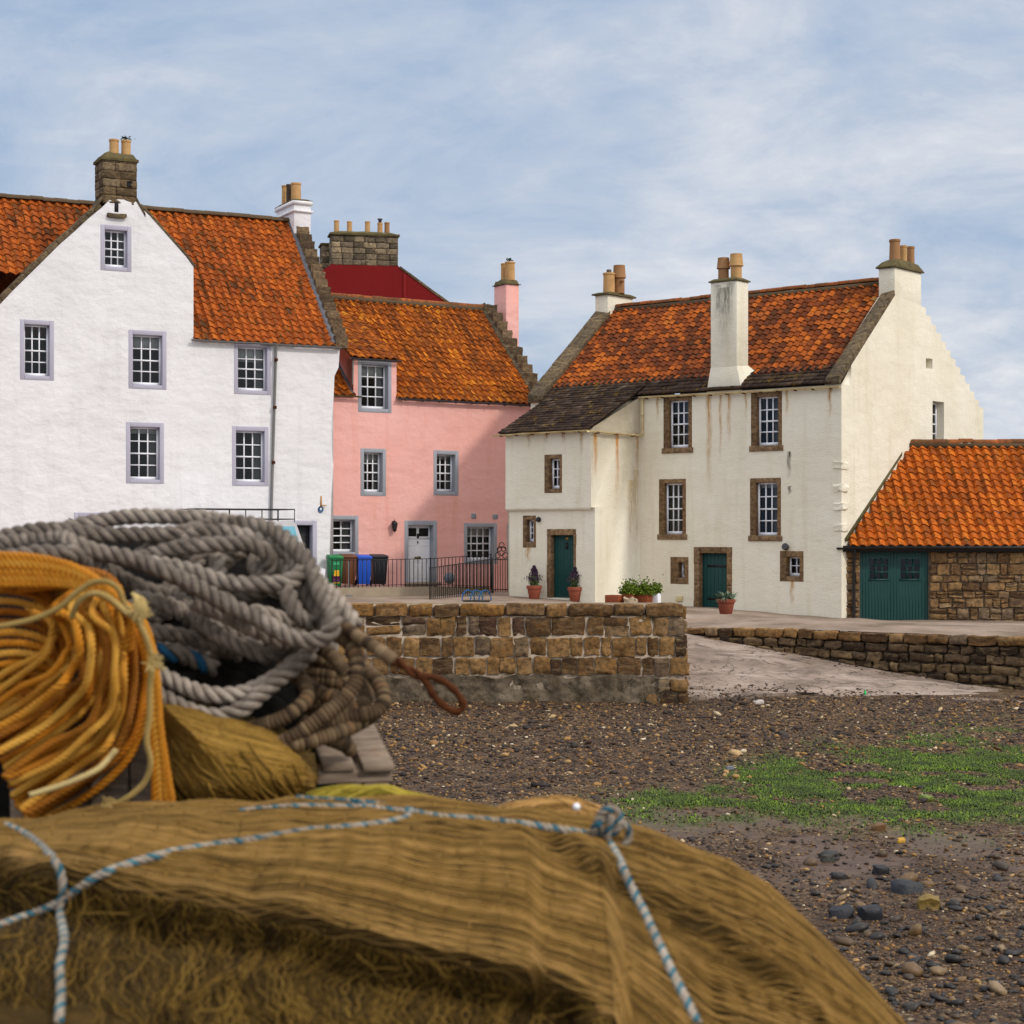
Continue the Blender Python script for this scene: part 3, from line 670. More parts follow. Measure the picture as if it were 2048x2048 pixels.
b.build('wall', M['pink_harl'], pink)
for (q, c, r_, bl), R in zip(pw_w, PR): add_window(pink, pp, R, M['grey'], (.14,.14,.15,.14), c, r_, .24, blind=bl, curtain=(c == 3))
back_panel(pink, uL+.5, uR-.6, 1.05, zb, zeP-.05)
# white panelled door with two small panes
do, O = door(pink, pp, PD, (.16,.16,.18,.1), M['grey'], M['white'], plank=False, reveal=.25, name='door')
k = MB(); w_ = O[2]-O[0]; hh = O[3]-O[1]
for i in (0, 1):
    x0 = O[0]+.08+i*(w_/2-.02)
    pbox(k, pp, x0, x0+w_/2-.14, O[3]-.40, O[3]-.10, .235, .249)
k.build('door_pane', M['interior'], do)
k = MB()
for i in (0, 1):
    x0 = O[0]+.08+i*(w_/2-.02)
    for z0, z1 in ((.15,.6),(.72,1.35)):
        pbox(k, pp, x0, x0+.015, O[1]+z0, O[1]+z1, .24, .249); pbox(k, pp, x0+w_/2-.155, x0+w_/2-.14, O[1]+z0, O[1]+z1, .24, .249)
        pbox(k, pp, x0+.015, x0+w_/2-.155, O[1]+z0, O[1]+z0+.015, .24, .249); pbox(k, pp, x0+.015, x0+w_/2-.155, O[1]+z1-.015, O[1]+z1, .24, .249)
pbox(k, pp, O[0]+.02, O[2]-.02, O[3]-.50, O[3]-.44, .236, .249); k.build('door_moulding', M['white'], do)
k = MB(); xm = (O[0]+O[2])/2; pbox(k, pp, xm-.04, xm+.04, O[3]-.48, O[3]-.30, .21, .236); pbox(k, pp, xm-.025, xm+.025, O[3]-.66, O[3]-.58, .22, .24); k.build('door_knocker', M['black'], do)
k = MB(); pbox(k, pp, xm-.13, xm+.13, O[1]+.86, O[1]+.94, .23, .249); k.build('letterbox', plain('brass', lin(120,104,72), .4, .5, .6), do)
k = MB(); pbox(k, pp, PD[0], PD[2], PD[1]-.02, PD[1]+.1, -.3, .3); k.build('doorstep', M['kerb'], do)
# roof: right of dormer, left strip, dormer catslide
uRi = uR-.12
zAt = lambda n: zeP+(zrP-zeP)*n/nrP
pantiles((dr-.02,-.1,zeP-.05), (uRi,-.1,zeP-.05), (uRi,nrP,zrP), (dr-.02,nrP,zrP), M['tile_pink'], 'roof', pink, .30, .30, .06, .05, jit=1.5)
pantiles((uL,-.1,zeP-.05), (dl+.02,-.1,zeP-.05), (dl+.02,nrP,zrP), (uL,nrP,zrP), M['tile_pink'], 'roof', pink, .30, .30, .06, .05, jit=1.5)
nm = nrP*.82
pantiles((dl-.1,-.12,zd+.02), (dr+.05,-.12,zd+.02), (dr+.05,nm,zAt(nm)+.06), (dl-.1,nm,zAt(nm)+.06), M['tile_pink'], 'dormer_roof', pink, .30, .30, .045, .04, jit=1.5)
pantiles((dl+.02,nm-.1,zAt(nm-.1)), (dr-.02,nm-.1,zAt(nm-.1)), (dr-.02,nrP,zrP), (dl+.02,nrP,zrP), M['tile_pink'], 'roof', pink, .30, .30, .06, .05)
pantiles((uRi,DP+.1,zeP), (uL,DP+.1,zeP), (uL,nrP,zrP), (uRi,nrP,zrP), M['tile_pink'], 'roof', pink, .45, .5)
ck = MB()
for uu in (dl, dr-.12): ck.prism([(uu, .02, zeP-.1), (uu, .02, zd-.03), (uu, nm, zAt(nm)), ], (.12, 0, 0))
ck.build('dormer_cheek', M['dormer_pink'], pink)
k = MB(); k.beam((dl-.04, 0, zeP+.05), (dl-.04, nm*.95, zAt(nm*.95)+.08), .14, .06); k.build('dormer_flashing', M['lead'], pink)
k = MB(); k.tube([Vector((dl-.08, -.12, zd-.05)), Vector((dl-.08, -.10, zd-.3)), Vector((dl-.08, -.08, zeP+.35))], .035, 8); k.build('downpipe', M['gutter_grey'], pink, smooth=50)
gutter(pink, (dl-.2, -.18, zd-.02), (dr+.1, -.18, zd-.03), M['gutter_dark'], .05)
gutter(pink, (dr-.05, -.18, zeP-.06), (uR, -.18, zeP-.1), M['gutter_dark'], .06, brackets=9, bmat=M['gutter_dark'])
gutter(pink, (uL, -.18, zeP-.06), (dl+.25, -.18, zeP-.06), M['haunch'], .05)
ridge((uL, nrP, zrP+.06), (uRi, nrP, zrP+.06), M['ridge'], 'roof_ridge', pink, .15)
k = MB(); k.beam((uL, nrP-.12, zrP-.06), (uRi, nrP-.12, zrP-.06), .12, .16); k.build('ridge_mortar', M['mortar_ridge'], pink)
k = MB(); k.hexa([(uR-.36,-.05,zeP+.02),(uR-.1,-.05,zeP+.02),(uR-.1,nrP,zrP+.05),(uR-.36,nrP,zrP+.05),(uR-.36,-.05,zeP+.1),(uR-.1,-.05,zeP+.2),(uR-.1,nrP,zrP+.24),(uR-.36,nrP,zrP+.12)]); k.build('roof_flashing', M['skew'], pink)
cs = MB(); ns = 11
for i in range(ns):
    n0 = nrP*i/ns*1.0-.05; z0 = zAt(max(n0,0))
    stone_block(cs, (uR+.02, n0+.27, z0+.28), .24, .27, .26, .25, .03); stone_block(cs, (uR+.02, DP-n0-.27, z0+.28), .24, .27, .26, .25, .03)
cs.build('crowsteps', M['crow'], pink, smooth=50)
nq = nrP-.35; u0 = fp.uz(1012, 600, nq)[0]; u1 = fp.uz(1038, 600, nq)[0]; n1 = min(fp.nz(988, 600, u0)[0], nq+1.3); zt = fp.uz(1025, 569, nq)[1]
pots = [(*potpx(fp, 1012,1028,524,557,nq+.25), M['pot'], 'plain'), (*potpx(fp, 1003,1014,527,557,nq+.75), M['pot'], 'plain')]
chp = chimney(pink, u0, u1, nq, n1, zrP-1.5, zt, M['pink_harl'], pots, M['haunch'], .06, .05, .22)
k = MB(); pc = pots[0]
for i in range(24):
    c = Vector((pc[0]+random.gauss(0,.06), pc[1]+random.gauss(0,.06), pc[4]+.04+random.random()*.1)); d = Vector((random.gauss(0,1),random.gauss(0,1),random.gauss(0,.8))).normalized()*.07; e = d.cross(Vector((0,1,.3))).normalized()*.025
    k.add([tuple(c-d), tuple(c+e), tuple(c+d), tuple(c-e)], np.array([[0,1,2,3]]))
k.build('weed', M['leafdark'], chp)
# wall lantern, vents
a, b = pp.ab(785, 1040); k = MB(); k.lathe(a, -.16, [(.01,b+.02),(.02,b-.02),(.12,b-.1),(.13,b-.13),(.085,b-.34),(.09,b-.37),(.03,b-.42),(.01,b-.45)], 6); k.beam((a, -.16, b-.05), (a, 0, b-.05), .03, .03); la = k.build('wall_lantern', M['black'], pink)
k = MB(); k.lathe(a, -.16, [(.118,b-.14),(.082,b-.33)], 6); k.build('lantern_glass', plain('smoked_glass', lin(90,88,88), .2, .5), la)
for q in ((943,1027,952,1037), (986,1029,995,1038)):
    r = pp.rect(q); k = MB()
    for j in range(4): z0 = r[1]+(r[3]-r[1])*j/4; pbox(k, pp, r[0], r[2], z0, z0+(r[3]-r[1])*.2, -.02, 0)
    pbox(k, pp, r[0]-.01, r[2]+.01, r[1]-.01, r[3]+.01, -.008, -.004); k.build('wall_vent', M['grey'], pink)

# ------------------------------------------------------------------ RED HOUSE behind
fr_ = Frame(P(730, 700, 84.0), 12.0)
red = tag(empty('red_house', Vector((fr_.o.x, fr_.o.y, 1.9)), fr_.a), 'dark red gable with a broad stone chimney rising behind the pink house', 'house')
fr_.o = Vector((fr_.o.x, fr_.o.y, 1.9)); pr = Plane(fr_)
c0, c1 = fr_.uz(663,500)[0], fr_.uz(796,500)[0]; zt = fr_.uz(730,529)[1]
RT = pr.ab(905, 612); RE = pr.ab(800, 535); cx = (c0+c1)/2; half = RT[0]-cx+3.2; slope = (RE[1]-RT[1])/(RT[0]-RE[0]); z_e = RT[1]-slope*3.2
out = [(cx-half, -.3), (cx+half, -.3), (cx+half, z_e), (c1+.1, zt-.1), (c1, zt), (c0, zt), (c0-.1, zt-.1), (cx-half, z_e)]
k = MB(); wall(k, pr, out, [], .5); k.box(cx-half, cx-half+.3, .5, 9, -.3, z_e); k.box(cx+half-.3, cx+half, .5, 9, -.3, z_e); k.box(cx-half, cx+half, 8.7, 9, -.3, z_e); k.build('wall', M['red_harl'], red)
for sgn in (-1, 1):
    q = [(cx+sgn*(half+.1), .3, z_e), (cx+sgn*(half+.1), 9, z_e), (cx+sgn*.3, 9, zt+.2), (cx+sgn*.3, .3, zt+.2)]
    if sgn < 0: q = [q[1], q[0], q[3], q[2]]
    slates(*q, M['slate'], 'roof', red, .4, .4, .7)
skewline(red, pr, [(798,536),(868,588),(905,614),(940,640)], M['skew'], -.04, .4, .12); 
k = MB(); pbox(k, pr, fr_.uz(806,560)[0], fr_.uz(812,560)[0], z_e, pr.ab(806,548)[1], -.03, 0); k.build('downpipe', M['red_harl'], red)
pots = [(*potpx(fr_, a, a+10, y, 464, .45), m, 'plain') for a, y, m in ((668,441,M['pot']),(694,443,M['pot']),(730,443,M['pot']),(755,446,M['pot']),(769,445,M['potred']))]
chr_ = chimney(red, c0, c1, 0, .95, zt-.05, fr_.uz(730,471)[1], M['chimstone'], pots, M['haunch'], .08, .16, .12, ash=True)
k = MB(); pc = pots[3]; k.lathe(pc[0], pc[1], [(.08,pc[4]-.05),(.08,pc[4]+.16),(.13,pc[4]+.16),(.12,pc[4]+.2)], 10); k.build('cowl', M['lead'], chr_)
a0 = fr_.uz(644,510,1.2)[0]; chimney(red, a0, a0+.9, 1.2, 2.2, fr_.uz(655,560,1.2)[1], fr_.uz(655,490,1.2)[1], M['chimstone'], [], M['haunch'], .07, .14, .05, ash=True)
k = MB(); k.box(a0-.2, c0, 1.3, 8.7, z_e, fr_.uz(655,532,1.2)[1]); k.build('side_wall', M['red_harl'], red)

# ------------------------------------------------------------------ CREAM HOUSE
fc = Frame(P(1683, 1236, 55.0), -40.0)
cream = tag(empty('cream_house', fc.o, fc.a), 'cream harled house with crow-stepped gable, three white chimneys and a lower entrance tower', 'house')
pc_ = Plane(fc); pg = Plane(fc, 'g', 0.0); zb = -.7
zeC = (fc.uz(1300,790)[1]+fc.uz(1680,771)[1])/2
nrC = (fc.nz(1792, 600, 0)[0]+fc.nz(1842,600,0)[0])/2
zrC = (fc.uz(1757, 578, nrC)[1]+fc.uz(1300,604,nrC)[1])/2
uLc = fc.uz(1083, 785)[0]; uLr = fc.uz(1190, 620, nrC)[0]
LC = -(uLc+uLr)/2 if abs(uLc-uLr) < 3 else -uLc
print('CREAM', zeC, nrC, zrC, 'L', uLc, uLr, 'white ridge', nr_w, zr, ze, 'pink', nrP, zrP, zeP)
cw = [((1327,792,1384,906), 3), ((1502,784,1564,902), 3), ((1318,958,1372,1079), 3), ((1500,956,1562,1082), 3)]
CR = [pc_.rect(q) for q, _ in cw]; SR = [pc_.rect((1341,1114,1377,1168)), pc_.rect((1560,1102,1607,1163))]; CD = pc_.rect((1388,1094,1464,1222))
b = MB(); wall(b, pc_, [(-LC, zb), (0, zb), (0, zeC), (-LC, zeC)], CR+SR+[CD], .6)
# gable polygon with crow steps on the far slope
slL = [pg.ab(1683,768), pg.ab(1775,607), pg.ab(1792,592)]
n0c, n1c = fc.nz(1790,600,0)[0], fc.nz(1843,600,0)[0]
st = [pg.ab(*q) for q in ((1842,612),(1930,765))]; ns = 9
rs = (st[0][1]-st[1][1])/(st[1][0]-st[0][0]); dn = (st[1][0]-st[0][0])/ns; zback = zeC-.2
steps = []; n_, z_ = st[0]
while z_ > zback:
    steps += [(n_, z_), (n_+dn, z_-.04)]; n_ += dn; z_ -= dn*rs
nB = n_; GW = pg.rect((1865,803,1888,892)); SL = pg.rect((1852,717,1865,737))
gpoly = [(.6, zb), (nB, zb), (nB, z_)] + steps[::-1] + [(n1c, steps[0][1]), (n0c, zeC+(zrC-zeC)/nrC*n0c+.2), (.6, zeC+(zrC-zeC)/nrC*.6+.12)]
wall(b, pg, gpoly, [GW, SL], .6)
b.prism([(0, 0, zeC+.001), (0, .6, zeC+.001), (0, .6, gpoly[-1][1])], (-.6, 0, 0))
b.box(-LC, -.6, nB-.5, nB, zb, zeC-.2)
b.prism([(-LC, .6, zb), (-LC, nB-.5, zb), (-LC, nB-.5, zeC-.2), (-LC, nrC, zrC+.05), (-LC, .6, zeC+.35)], (.5, 0, 0))
b.build('wall', M['cream_harl'], cream)
for i, R in enumerate(CR): add_window(cream, pc_, R, M['sandstone'], (.22,.14,.14,.17), 3, 4, .13, sill=.05, curtain=i in (0,1,3), proud=.008, blind=(0,.0,.0,.1)[i])
for R, cc_ in zip(SR, (2, 2)): add_window(cream, pc_, R, M['sandstone'], (.3,.16,.18,.2) if R is SR[0] else (.22,.14,.18,.16), cc_, 2, .22)
gw = add_window(cream, pg, GW, M['white'], (.02,.02,.02,.02), 2, 4, .26, surround=False)
k = MB(); pbox(k, pg, SL[0], SL[2], SL[1], SL[3], .22, .26); k.build('gable_recess', M['cream_harl'], cream)
do, O = door(cream, pc_, CD, (.2,.2,.2,.05), M['sandstone'], M['teal'], reveal=.2)
for hz0 in (O[3]-.45, O[1]+.3): k = MB(); pbox(k, pc_, O[0]+.2, O[2]-.02, hz0, hz0+.07, .185, .2); k.build('door_hinge', M['black'], do)
back_panel(cream, -LC+.6, -.7, 1.2, zb, zeC-.05)
# roof
E = lambda u: (u, -.08, zeC+.02)
fcl, nrm = None, None
sl = (zrC-zeC)/nrC; nS = .72
pA = lambda u, n: Vector((u, n, zeC+.05+sl*n))
pantiles(pA(-LC+.45, nS-.15), pA(-.42, nS-.15), pA(-.42, nrC), pA(-LC+.45, nrC), M['tile_cream'], 'roof', cream, .26, .29, .055, .045, jit=1.2)
pantiles((-.42, nB, zeC), (-LC+.45, nB, zeC), (-LC+.45, nrC, zrC), (-.42, nrC, zrC), M['tile_cream'], 'roof', cream, .45, .5)
slates((-LC+.45, -.12, zeC+.06), (-.3, -.12, zeC+.06), pA(-.3, nS+.05), pA(-LC+.45, nS+.05), M['slate'], 'roof_eaves_course', cream, .22)
ridge(pA(-LC+.4, nrC)+Vector((0,0,.08)), pA(-.45, nrC)+Vector((0,0,.08)), M['ridge'], 'roof_ridge', cream, .14)
k = MB(); q0, q1 = pA(-LC+.45, nrC-.10), pA(-.45, nrC-.10); k.beam(q0+Vector((0,0,.0)), q1+Vector((0,0,.0)), .16, .17); k.build('ridge_mortar', M['mortar_ridge'], cream)
k = MB()
for i in range(9):
    t0, t1 = i/9, (i+.98)/9; q0, q1 = Vector((0, -.12+(nrC-.3)*t0, zeC+sl*(nrC-.3)*t0)), Vector((0, -.12+(nrC-.3)*t1, zeC+sl*(nrC-.3)*t1)); e = random.uniform(0,.02)
    k.hexa([q0+Vector((-.5,0,.0)), q0+Vector((.0,0,.0)), q1+Vector((.0,0,.0)), q1+Vector((-.5,0,.0)), q0+Vector((-.5,0,.20)), q0+Vector((-.02,0,.27+e)), q1+Vector((-.02,0,.27+e)), q1+Vector((-.5,0,.20))])
k.build('skew', M['skew'], cream, bevel=.02)
k = MB()
for i in range(9):
    t0, t1 = i/9, (i+.98)/9; q0, q1 = Vector((-LC, -.12+(nrC-.3)*t0, zeC+sl*(nrC-.3)*t0)), Vector((-LC, -.12+(nrC-.3)*t1, zeC+sl*(nrC-.3)*t1)); e = random.uniform(0,.02)
    k.hexa([q0+Vector((-.05,0,.0)), q0+Vector((.55,0,.0)), q1+Vector((.55,0,.0)), q1+Vector((-.05,0,.0)), q0+Vector((-.05,0,.3+e)), q0+Vector((.55,0,.2)), q1+Vector((.55,0,.2)), q1+Vector((-.05,0,.3+e))])
k.build('skew', M['skew'], cream, bevel=.02)
# right chimney
u0 = fc.uz(1757, 565, n0c)[0]; ztop = fc.nz(1815, 540, 0)[1]; nm_ = (n0c+n1c)/2
def gpot(x0, x1, y0, y1, u, mt, style):
    na, nb_ = fc.nz(x0, y0, u)[0], fc.nz(x1, y0, u)[0]; xm = (x0+x1)/2
    r = abs((x1-x0)/2/F*57)
    return (u, (na+nb_)/2, r, ztop+.0, fc.nz(xm, y0, u)[1], mt, style)
chimney(cream, u0, -.002, n0c, n1c, zrC-.9, ztop, M['cream_harl'], [gpot(1779,1800,479,526,-.35,M['potred'],'taper'), gpot(1800,1814,491,527,-.35,M['pot'],'plain'), gpot(1814,1829,493,529,-.35,M['potred'],'plain')], M['haunch'], .07, .08, .26, name='chimney')
# middle wallhead chimney
u0, u1 = fc.uz(1421,600)[0], fc.uz(1474,600)[0]; n1 = fc.nz(1497,600,u1)[0]; zt = fc.uz(1448,563)[1]
pot2 = [(*potpx(fc, 1437,1457,516,559,n1*.5), M['potred'], 'hood'), (*potpx(fc, 1462,1483,508,557,n1*.55), M['pot'], 'hood')]
chimney(cream, u0, u1, -.004, n1, fc.uz(1448,755)[1], zt, M['cream_harl'], pot2, M['haunch'], .05, .07, .1, flare=.0)
k = MB(); zf = fc.uz(1448,755)[1]; k.hexa([(u0-.16,-.006,zeC-.02),(u1+.18,-.006,zeC-.02),(u1+.3,n1+.1,zeC+.6),(u0-.16,n1+.1,zeC+.6),(u0,-.005,zf+.35),(u1,-.005,zf+.35),(u1,n1,zf+.4),(u0,n1,zf+.4)]); k.build('chimney_base', M['cream_harl'], cream, bevel=.02)
# left chimney
u_ = -LC; nl0 = nrC-.55; u0 = fc.uz(1190,610,nl0)[0]; u1 = fc.uz(1216,610,nl0)[0]; n1 = min(fc.nz(1266,610,u1)[0], nl0+1.6); zt = fc.uz(1203,590,nl0)[1]
pot3 = [(*potpx(fc, 1209,1227,546,581,nl0+.35), M['pot'], 'plain'), (*potpx(fc, 1229,1248,531,583,nl0+.8), M['potred'], 'hood')]
ch3 = chimney(cream, u0, u1, nl0, n1, zrC-1.0, zt, M['cream_harl'], pot3, M['haunch'], .09, .1, .08)
k = MB(); q = pot3[0]; k.lathe(q[0], q[1], [(q[2]*.45, q[4]-.1), (q[2]*.45, q[4]+.12), (q[2]*.3, q[4]+.12)], 10); k.build('pot_pipe', M['potdark'], ch3)
k = MB(); q = pot3[1]
for sx, sy, dz in ((-.6,-1,.5),(.9,-.5,.42)): 
    d = Vector((sx,sy,0)).normalized(); c = Vector((q[0],q[1],q[3]+(q[4]-q[3])*dz)); k.tube([c+d*q[2]*.6, c+d*q[2]*1.6], q[2]*.28, 8)
k.build('pot_spout', M['potred'], ch3)
# tower
ut = fc.uz(1280, 1000)[0]; pt = Plane(fc, 'g', ut); nt_ = fc.nz(1182, 900, ut)[0]; ul = fc.uz(1011, 930, nt_)[0]; zt_ = fc.uz(1100, 862, nt_)[1]; zj = fc.uz(1100, 1016, nt_)[1]
print('TOWER', ut, nt_, ul, zt_, zj)
ptf = Plane(fc, 'f', nt_); ptl = Plane(fc, 'f', nt_+.13); rc = .13
TW = ptf.rect((1089,909,1124,986)); TL = ptl.rect((1046,1031,1072,1095)); TD = ptl.rect((1094,1058,1152,1196))
b = MB(); wall(b, ptf, [(ul, zj), (ut, zj), (ut, zt_), (ul, zt_)], [TW], .5); wall(b, ptl, [(ul+.06, -.6), (ut+.06, -.6), (ut+.06, zj+.02), (ul+.06, zj+.02)], [TL, TD], .4)
b.build('tower_wall', M['cream_harl'], cream)
k = MB(); th = np.linspace(0, math.pi/2, 7)   # rounded jetty underside
k.grid([[(u, nt_+.13-.13*math.sin(t)-.004, zj-.09+.09*(1-math.cos(t))) for t in th] for u in np.linspace(ul, ut, 12)]); k.build('jetty_moulding', M['cream_harl'], cream, smooth=60)
b = MB()
zs_top = zeC+.05
pts = [(nt_+.5, -.6), (-.002, -.6), (-.002, zeC-.08), (nt_+.5, zt_+.3)]
b.prism([(ut+.002, n, z) for n, z in ((nt_+.004, zj), (nt_+.004, zt_-.02), (nt_+.12, zt_+.08), (-.002, zeC-.02), (-.002, -.6), (nt_+.134, -.6), (nt_+.134, zj))], (-.5, 0, 0))
b.prism([(ul-.002, n, z) for n, z in ((nt_+.004, zj), (nt_+.004, zt_-.02), (nt_+.12, zt_+.05), (-.002, zeC-.06), (-.002, -.6), (nt_+.134, -.6), (nt_+.134, zj))], (.4, 0, 0))
b.build('tower_side_wall', M['cream_harl'], cream)
add_window(cream, ptf, TW, M['sandstone'], (.22,.1,.14,.14), 2, 3, .14); add_window(cream, ptl, TL, M['sandstone'], (.16,.1,.14,.18), 2, 3, .16)
do, O = door(cream, ptl, TD, (.16,.1,.2,.0), M['sandstone'], M['teal'], reveal=.18, studs=True)
k = MB(); pbox(k, ptl, (O[0]+O[2])/2+.02, (O[0]+O[2])/2+.1, O[3]-.45, O[3]-.25, .15, .18); k.build('door_knocker', M['black'], do)
k = MB(); pbox(k, ptl, (O[0]+O[2])/2+.02, (O[0]+O[2])/2+.12, O[3]-.14, O[3]-.07, .165, .18); k.build('door_number', plain('brass_plate', lin(200,150,40), .4, .5, .5), do)
slates((ul-.15, nt_-.2, zt_+.0), (ut+.02, nt_-.2, zt_+.0), (ut+.02, .35, zeC+.42), (ul-.15, .35, zeC+.42), M['slate'], 'tower_roof', cream, .2)
gutter(cream, (ul-.3, nt_-.26, zt_-.06), (ut+.05, nt_-.26, zt_-.03), M['gutter_cream'], .055, brackets=6)
gutter(cream, (ut+.13, nt_-.3, zt_-.06), (ut+.13, -.04, zt_-.08), M['gutter_cream'], .055, brackets=3)
gutter(cream, (ut+.05, -.14, zeC-.03), (.02, -.14, zeC-.06), M['gutter_cream'], .055, brackets=12)
pipe(cream, [(ut+.15, -.08, zeC-.08), (ut+.15, -.08, zt_-.05)], M['gutter_cream'], .04, joints=((zeC+zt_)/2,))
# bulkhead lamp, floodlight, meter box, corner quoins, stains
a, bz = ptl.ab(1079,1040); k = MB(); k.lathe(0, 0, [(.02,0),(.08,.02),(.09,.08),(.06,.12)], 12); lo = k.build('wall_lamp', M['black'], cream, smooth=50); lo.location = (a, nt_+.13, bz); lo.rotation_euler = (math.radians(75),0,0)
a, bz = pc_.ab(1575,1096); k = MB(); k.lathe(0, 0, [(.04,0),(.10,.05),(.11,.16),(.09,.17)], 12); lo = k.build('floodlight', M['gutter_dark'], cream, smooth=50); lo.location = (a, -.02, bz); lo.rotation_euler = (math.radians(70),0,0)
r = pc_.rect((1353,1192,1366,1203)); k = MB(); pbox(k, pc_, r[0], r[2], r[1], r[3], -.05, 0); k.build('meter_box', M['gutter_cream'], cream, bevel=.01)
k = MB()
for y in (930, 975, 1012, 1055): 
    z = pg.ab(1684, y)[1]; stone_block(k, (-.12, .02, z), .15, .06, .10, .4, .03); stone_block(k, (-.02, .16, z-.02), .07, .2, .10, .4, .03)
k.build('quoin', M['cream_harl'], cream, smooth=60)
for x, y0, y1, w_, s_ in ((1418,790,1000,14,'stain'),(1441,790,930,8,'stain'),(1458,788,900,10,'stain'),(1492,783,840,8,'stain'),(1574,778,840,8,'stain'),(1660,774,840,10,'stain'),(1315,795,850,8,'stain'),(1584,1163,1215,12,'stain'),(1404,1100,1010,10,'stain'),(1571,1094,1130,16,'stain')):
    if y1 > y0: stain(cream, pc_, x, y0, y1, w_, M[s_])
for x, y0, y1, w_ in ((1578,903,960,10),(1579,972,990,9)): stain(cream, pc_, x, y0, y1, w_, M['stain_dark'], 'wall_crack')
for x, y0, y1, w_, s_ in ((1191,866,960,9,'stain_strong'),(1234,866,1010,9,'stain_strong'),(1274,866,960,8,'stain'),(1262,960,1150,18,'stain_faint'),(1272,940,1180,16,'stain_faint')): stain(cream, pt, x, y0, y1, w_, M[s_], d=-.008)
for x, y0, y1, w_ in ((1018,867,880,22),(1058,866,900,9),(1092,866,890,9),(1127,866,890,9),(1163,866,910,9)): stain(cream, ptf, x, y0, y1, w_, M['stain'])
stain(cream, ptl, 1056, 1094, 1130, 14, M['stain'], d=-.006)
mid = Plane(fc)
for x, y0, y1, w_ in ((1447,575,720,36),(1458,566,660,26),(1436,570,640,20)): stain(cream, mid, x, y0, y1, w_, M['stain_soot'], 'soot_stain', d=-.012)

# ------------------------------------------------------------------ GARAGE
fg = Frame(P(1686, 1242, 55.3), 1.0)
shed = tag(empty('garage', fg.o, fg.a), 'low rubble stone garage with bright orange pantile roof beside the cream gable', 'garage')
pgar = Plane(fg); zeG = fg.uz(1800,1088)[1]; LG = fg.uz(2300,1100)[0]; nrG = solve_ridge(fg, 1870, 887, zeG, 1.02); zrG = zeG+1.02*nrG
GD = pgar.rect((1720,1093,1857,1242))
k = MB(); wall(k, pgar, [(0,-.5),(LG,-.5),(LG,zeG),(0,zeG)], [GD], .5); k.box(LG-.4, LG, .5, 2*nrG, -.5, zeG); k.build('wall', M['darkmortar'], shed)
k = MB(); ashlar(k, pgar, 0, GD[0]-.02, -.3, zeG-.1, -.07, .1, .26, .2, .5, .03, .03,   .4, .35, .2); k.build('stonework', M['rubble'], shed, smooth=60); k = MB(); ashlar(k, pgar, GD[2]+.02, LG, -.3, zeG-.1, -.07, .1, .28, .2, .6, .035, .03, .4, .35, .25); k.build('stonework', M['rubble'], shed, smooth=60)
# roof meets the cream gable along a slanting line
gx = lambda n: n*math.tan(math.radians(40.5))+.02
def keepg(s, t): return s*LG > gx(nrG*t)-.1
wide = pantiles((-.12,-.22,zeG-.06), (LG,-.22,zeG-.06), (LG,nrG,zrG), (-.12,nrG,zrG), M['tile_shed'], 'roof', shed, .29, .29, .066, .05, keep=lambda s, t: -.12+s*(LG+.12) > gx(nrG*t)-.05, board=False)
ridge((gx(nrG), nrG, zrG+.05), (LG, nrG, zrG+.05), M['ridge'], 'roof_ridge', shed, .15)
k = MB(); k.beam((gx(nrG), nrG-.13, zrG-.07), (LG, nrG-.13, zrG-.07), .12, .14); k.build('ridge_mortar', M['mortar_ridge'], shed)
k = MB(); k.beam((-.02, -.1, zeG+.12), (gx(nrG)-.02, nrG, zrG+.1), .28, .1); k.build('roof_fillet', M['haunch'], shed)
gutter(shed, (-.25, -.3, zeG-.1), (LG, -.3, zeG-.1), M['black'], .065)
k = MB(); k.box(-.1, LG, -.24, -.2, zeG-.24, zeG-.05); k.build('fascia', M['black'], shed)
pipe(shed, [(fg.uz(1706,1100)[0], -.26, zeG-.12), (fg.uz(1706,1100)[0], -.14, zeG-.5), (fg.uz(1706,1240)[0], -.14, .02)], M['black'], .05)
d = MB(); a0, b0, a1, b1 = GD; n = 22; hw = (a1-a0)
wr = [pgar.rect((1740,1117,1777,1158)), pgar.rect((1802,1118,1840,1158))]
wall(d, Plane(fg,'f',.06), [(a0+.01,b0+.03),(a1-.01,b0+.03),(a1-.01,b1),(a0+.01,b1)], wr, .06)
for i in range(1, n):
    x = a0+hw*i/n
    segs = [(b0+.05, b1-.1)]
    for w_ in wr:
        if w_[0]-.02 < x < w_[2]+.02: segs = [(b0+.05, w_[1]-.05), (w_[3]+.05, b1-.1)]
    for z0, z1 in segs: pbox(d, pgar, x-.006, x+.006, z0, z1, .052, .061)
gd = d.build('garage_door', M['teal'], shed)
for w_ in wr:
    s = MB()
    pbox(s, pgar, w_[0]-.04, w_[2]+.04, w_[1]-.05, w_[1], .04, .1)
    for i in (1,2):
        x = w_[0]+(w_[2]-w_[0])*i/3; pbox(s, pgar, x-.022, x+.022, w_[1], w_[3], .062, .1); z = w_[1]+(w_[3]-w_[1])*i/3; pbox(s, pgar, w_[0], w_[2], z-.02, z+.02, .06, .098)
    wn = s.build('door_window', M['teal'], gd)
    g = MB(); g.add([tuple(pgar.place(*q, .09)) for q in ((w_[0],w_[1]),(w_[2],w_[1]),(w_[2],w_[3]),(w_[0],w_[3]))], np.array([[0,1,2,3]])); g.build('pane', M['glass'], wn)
back_panel(shed, .2, LG-.5, .9, -.4, zeG-.05)
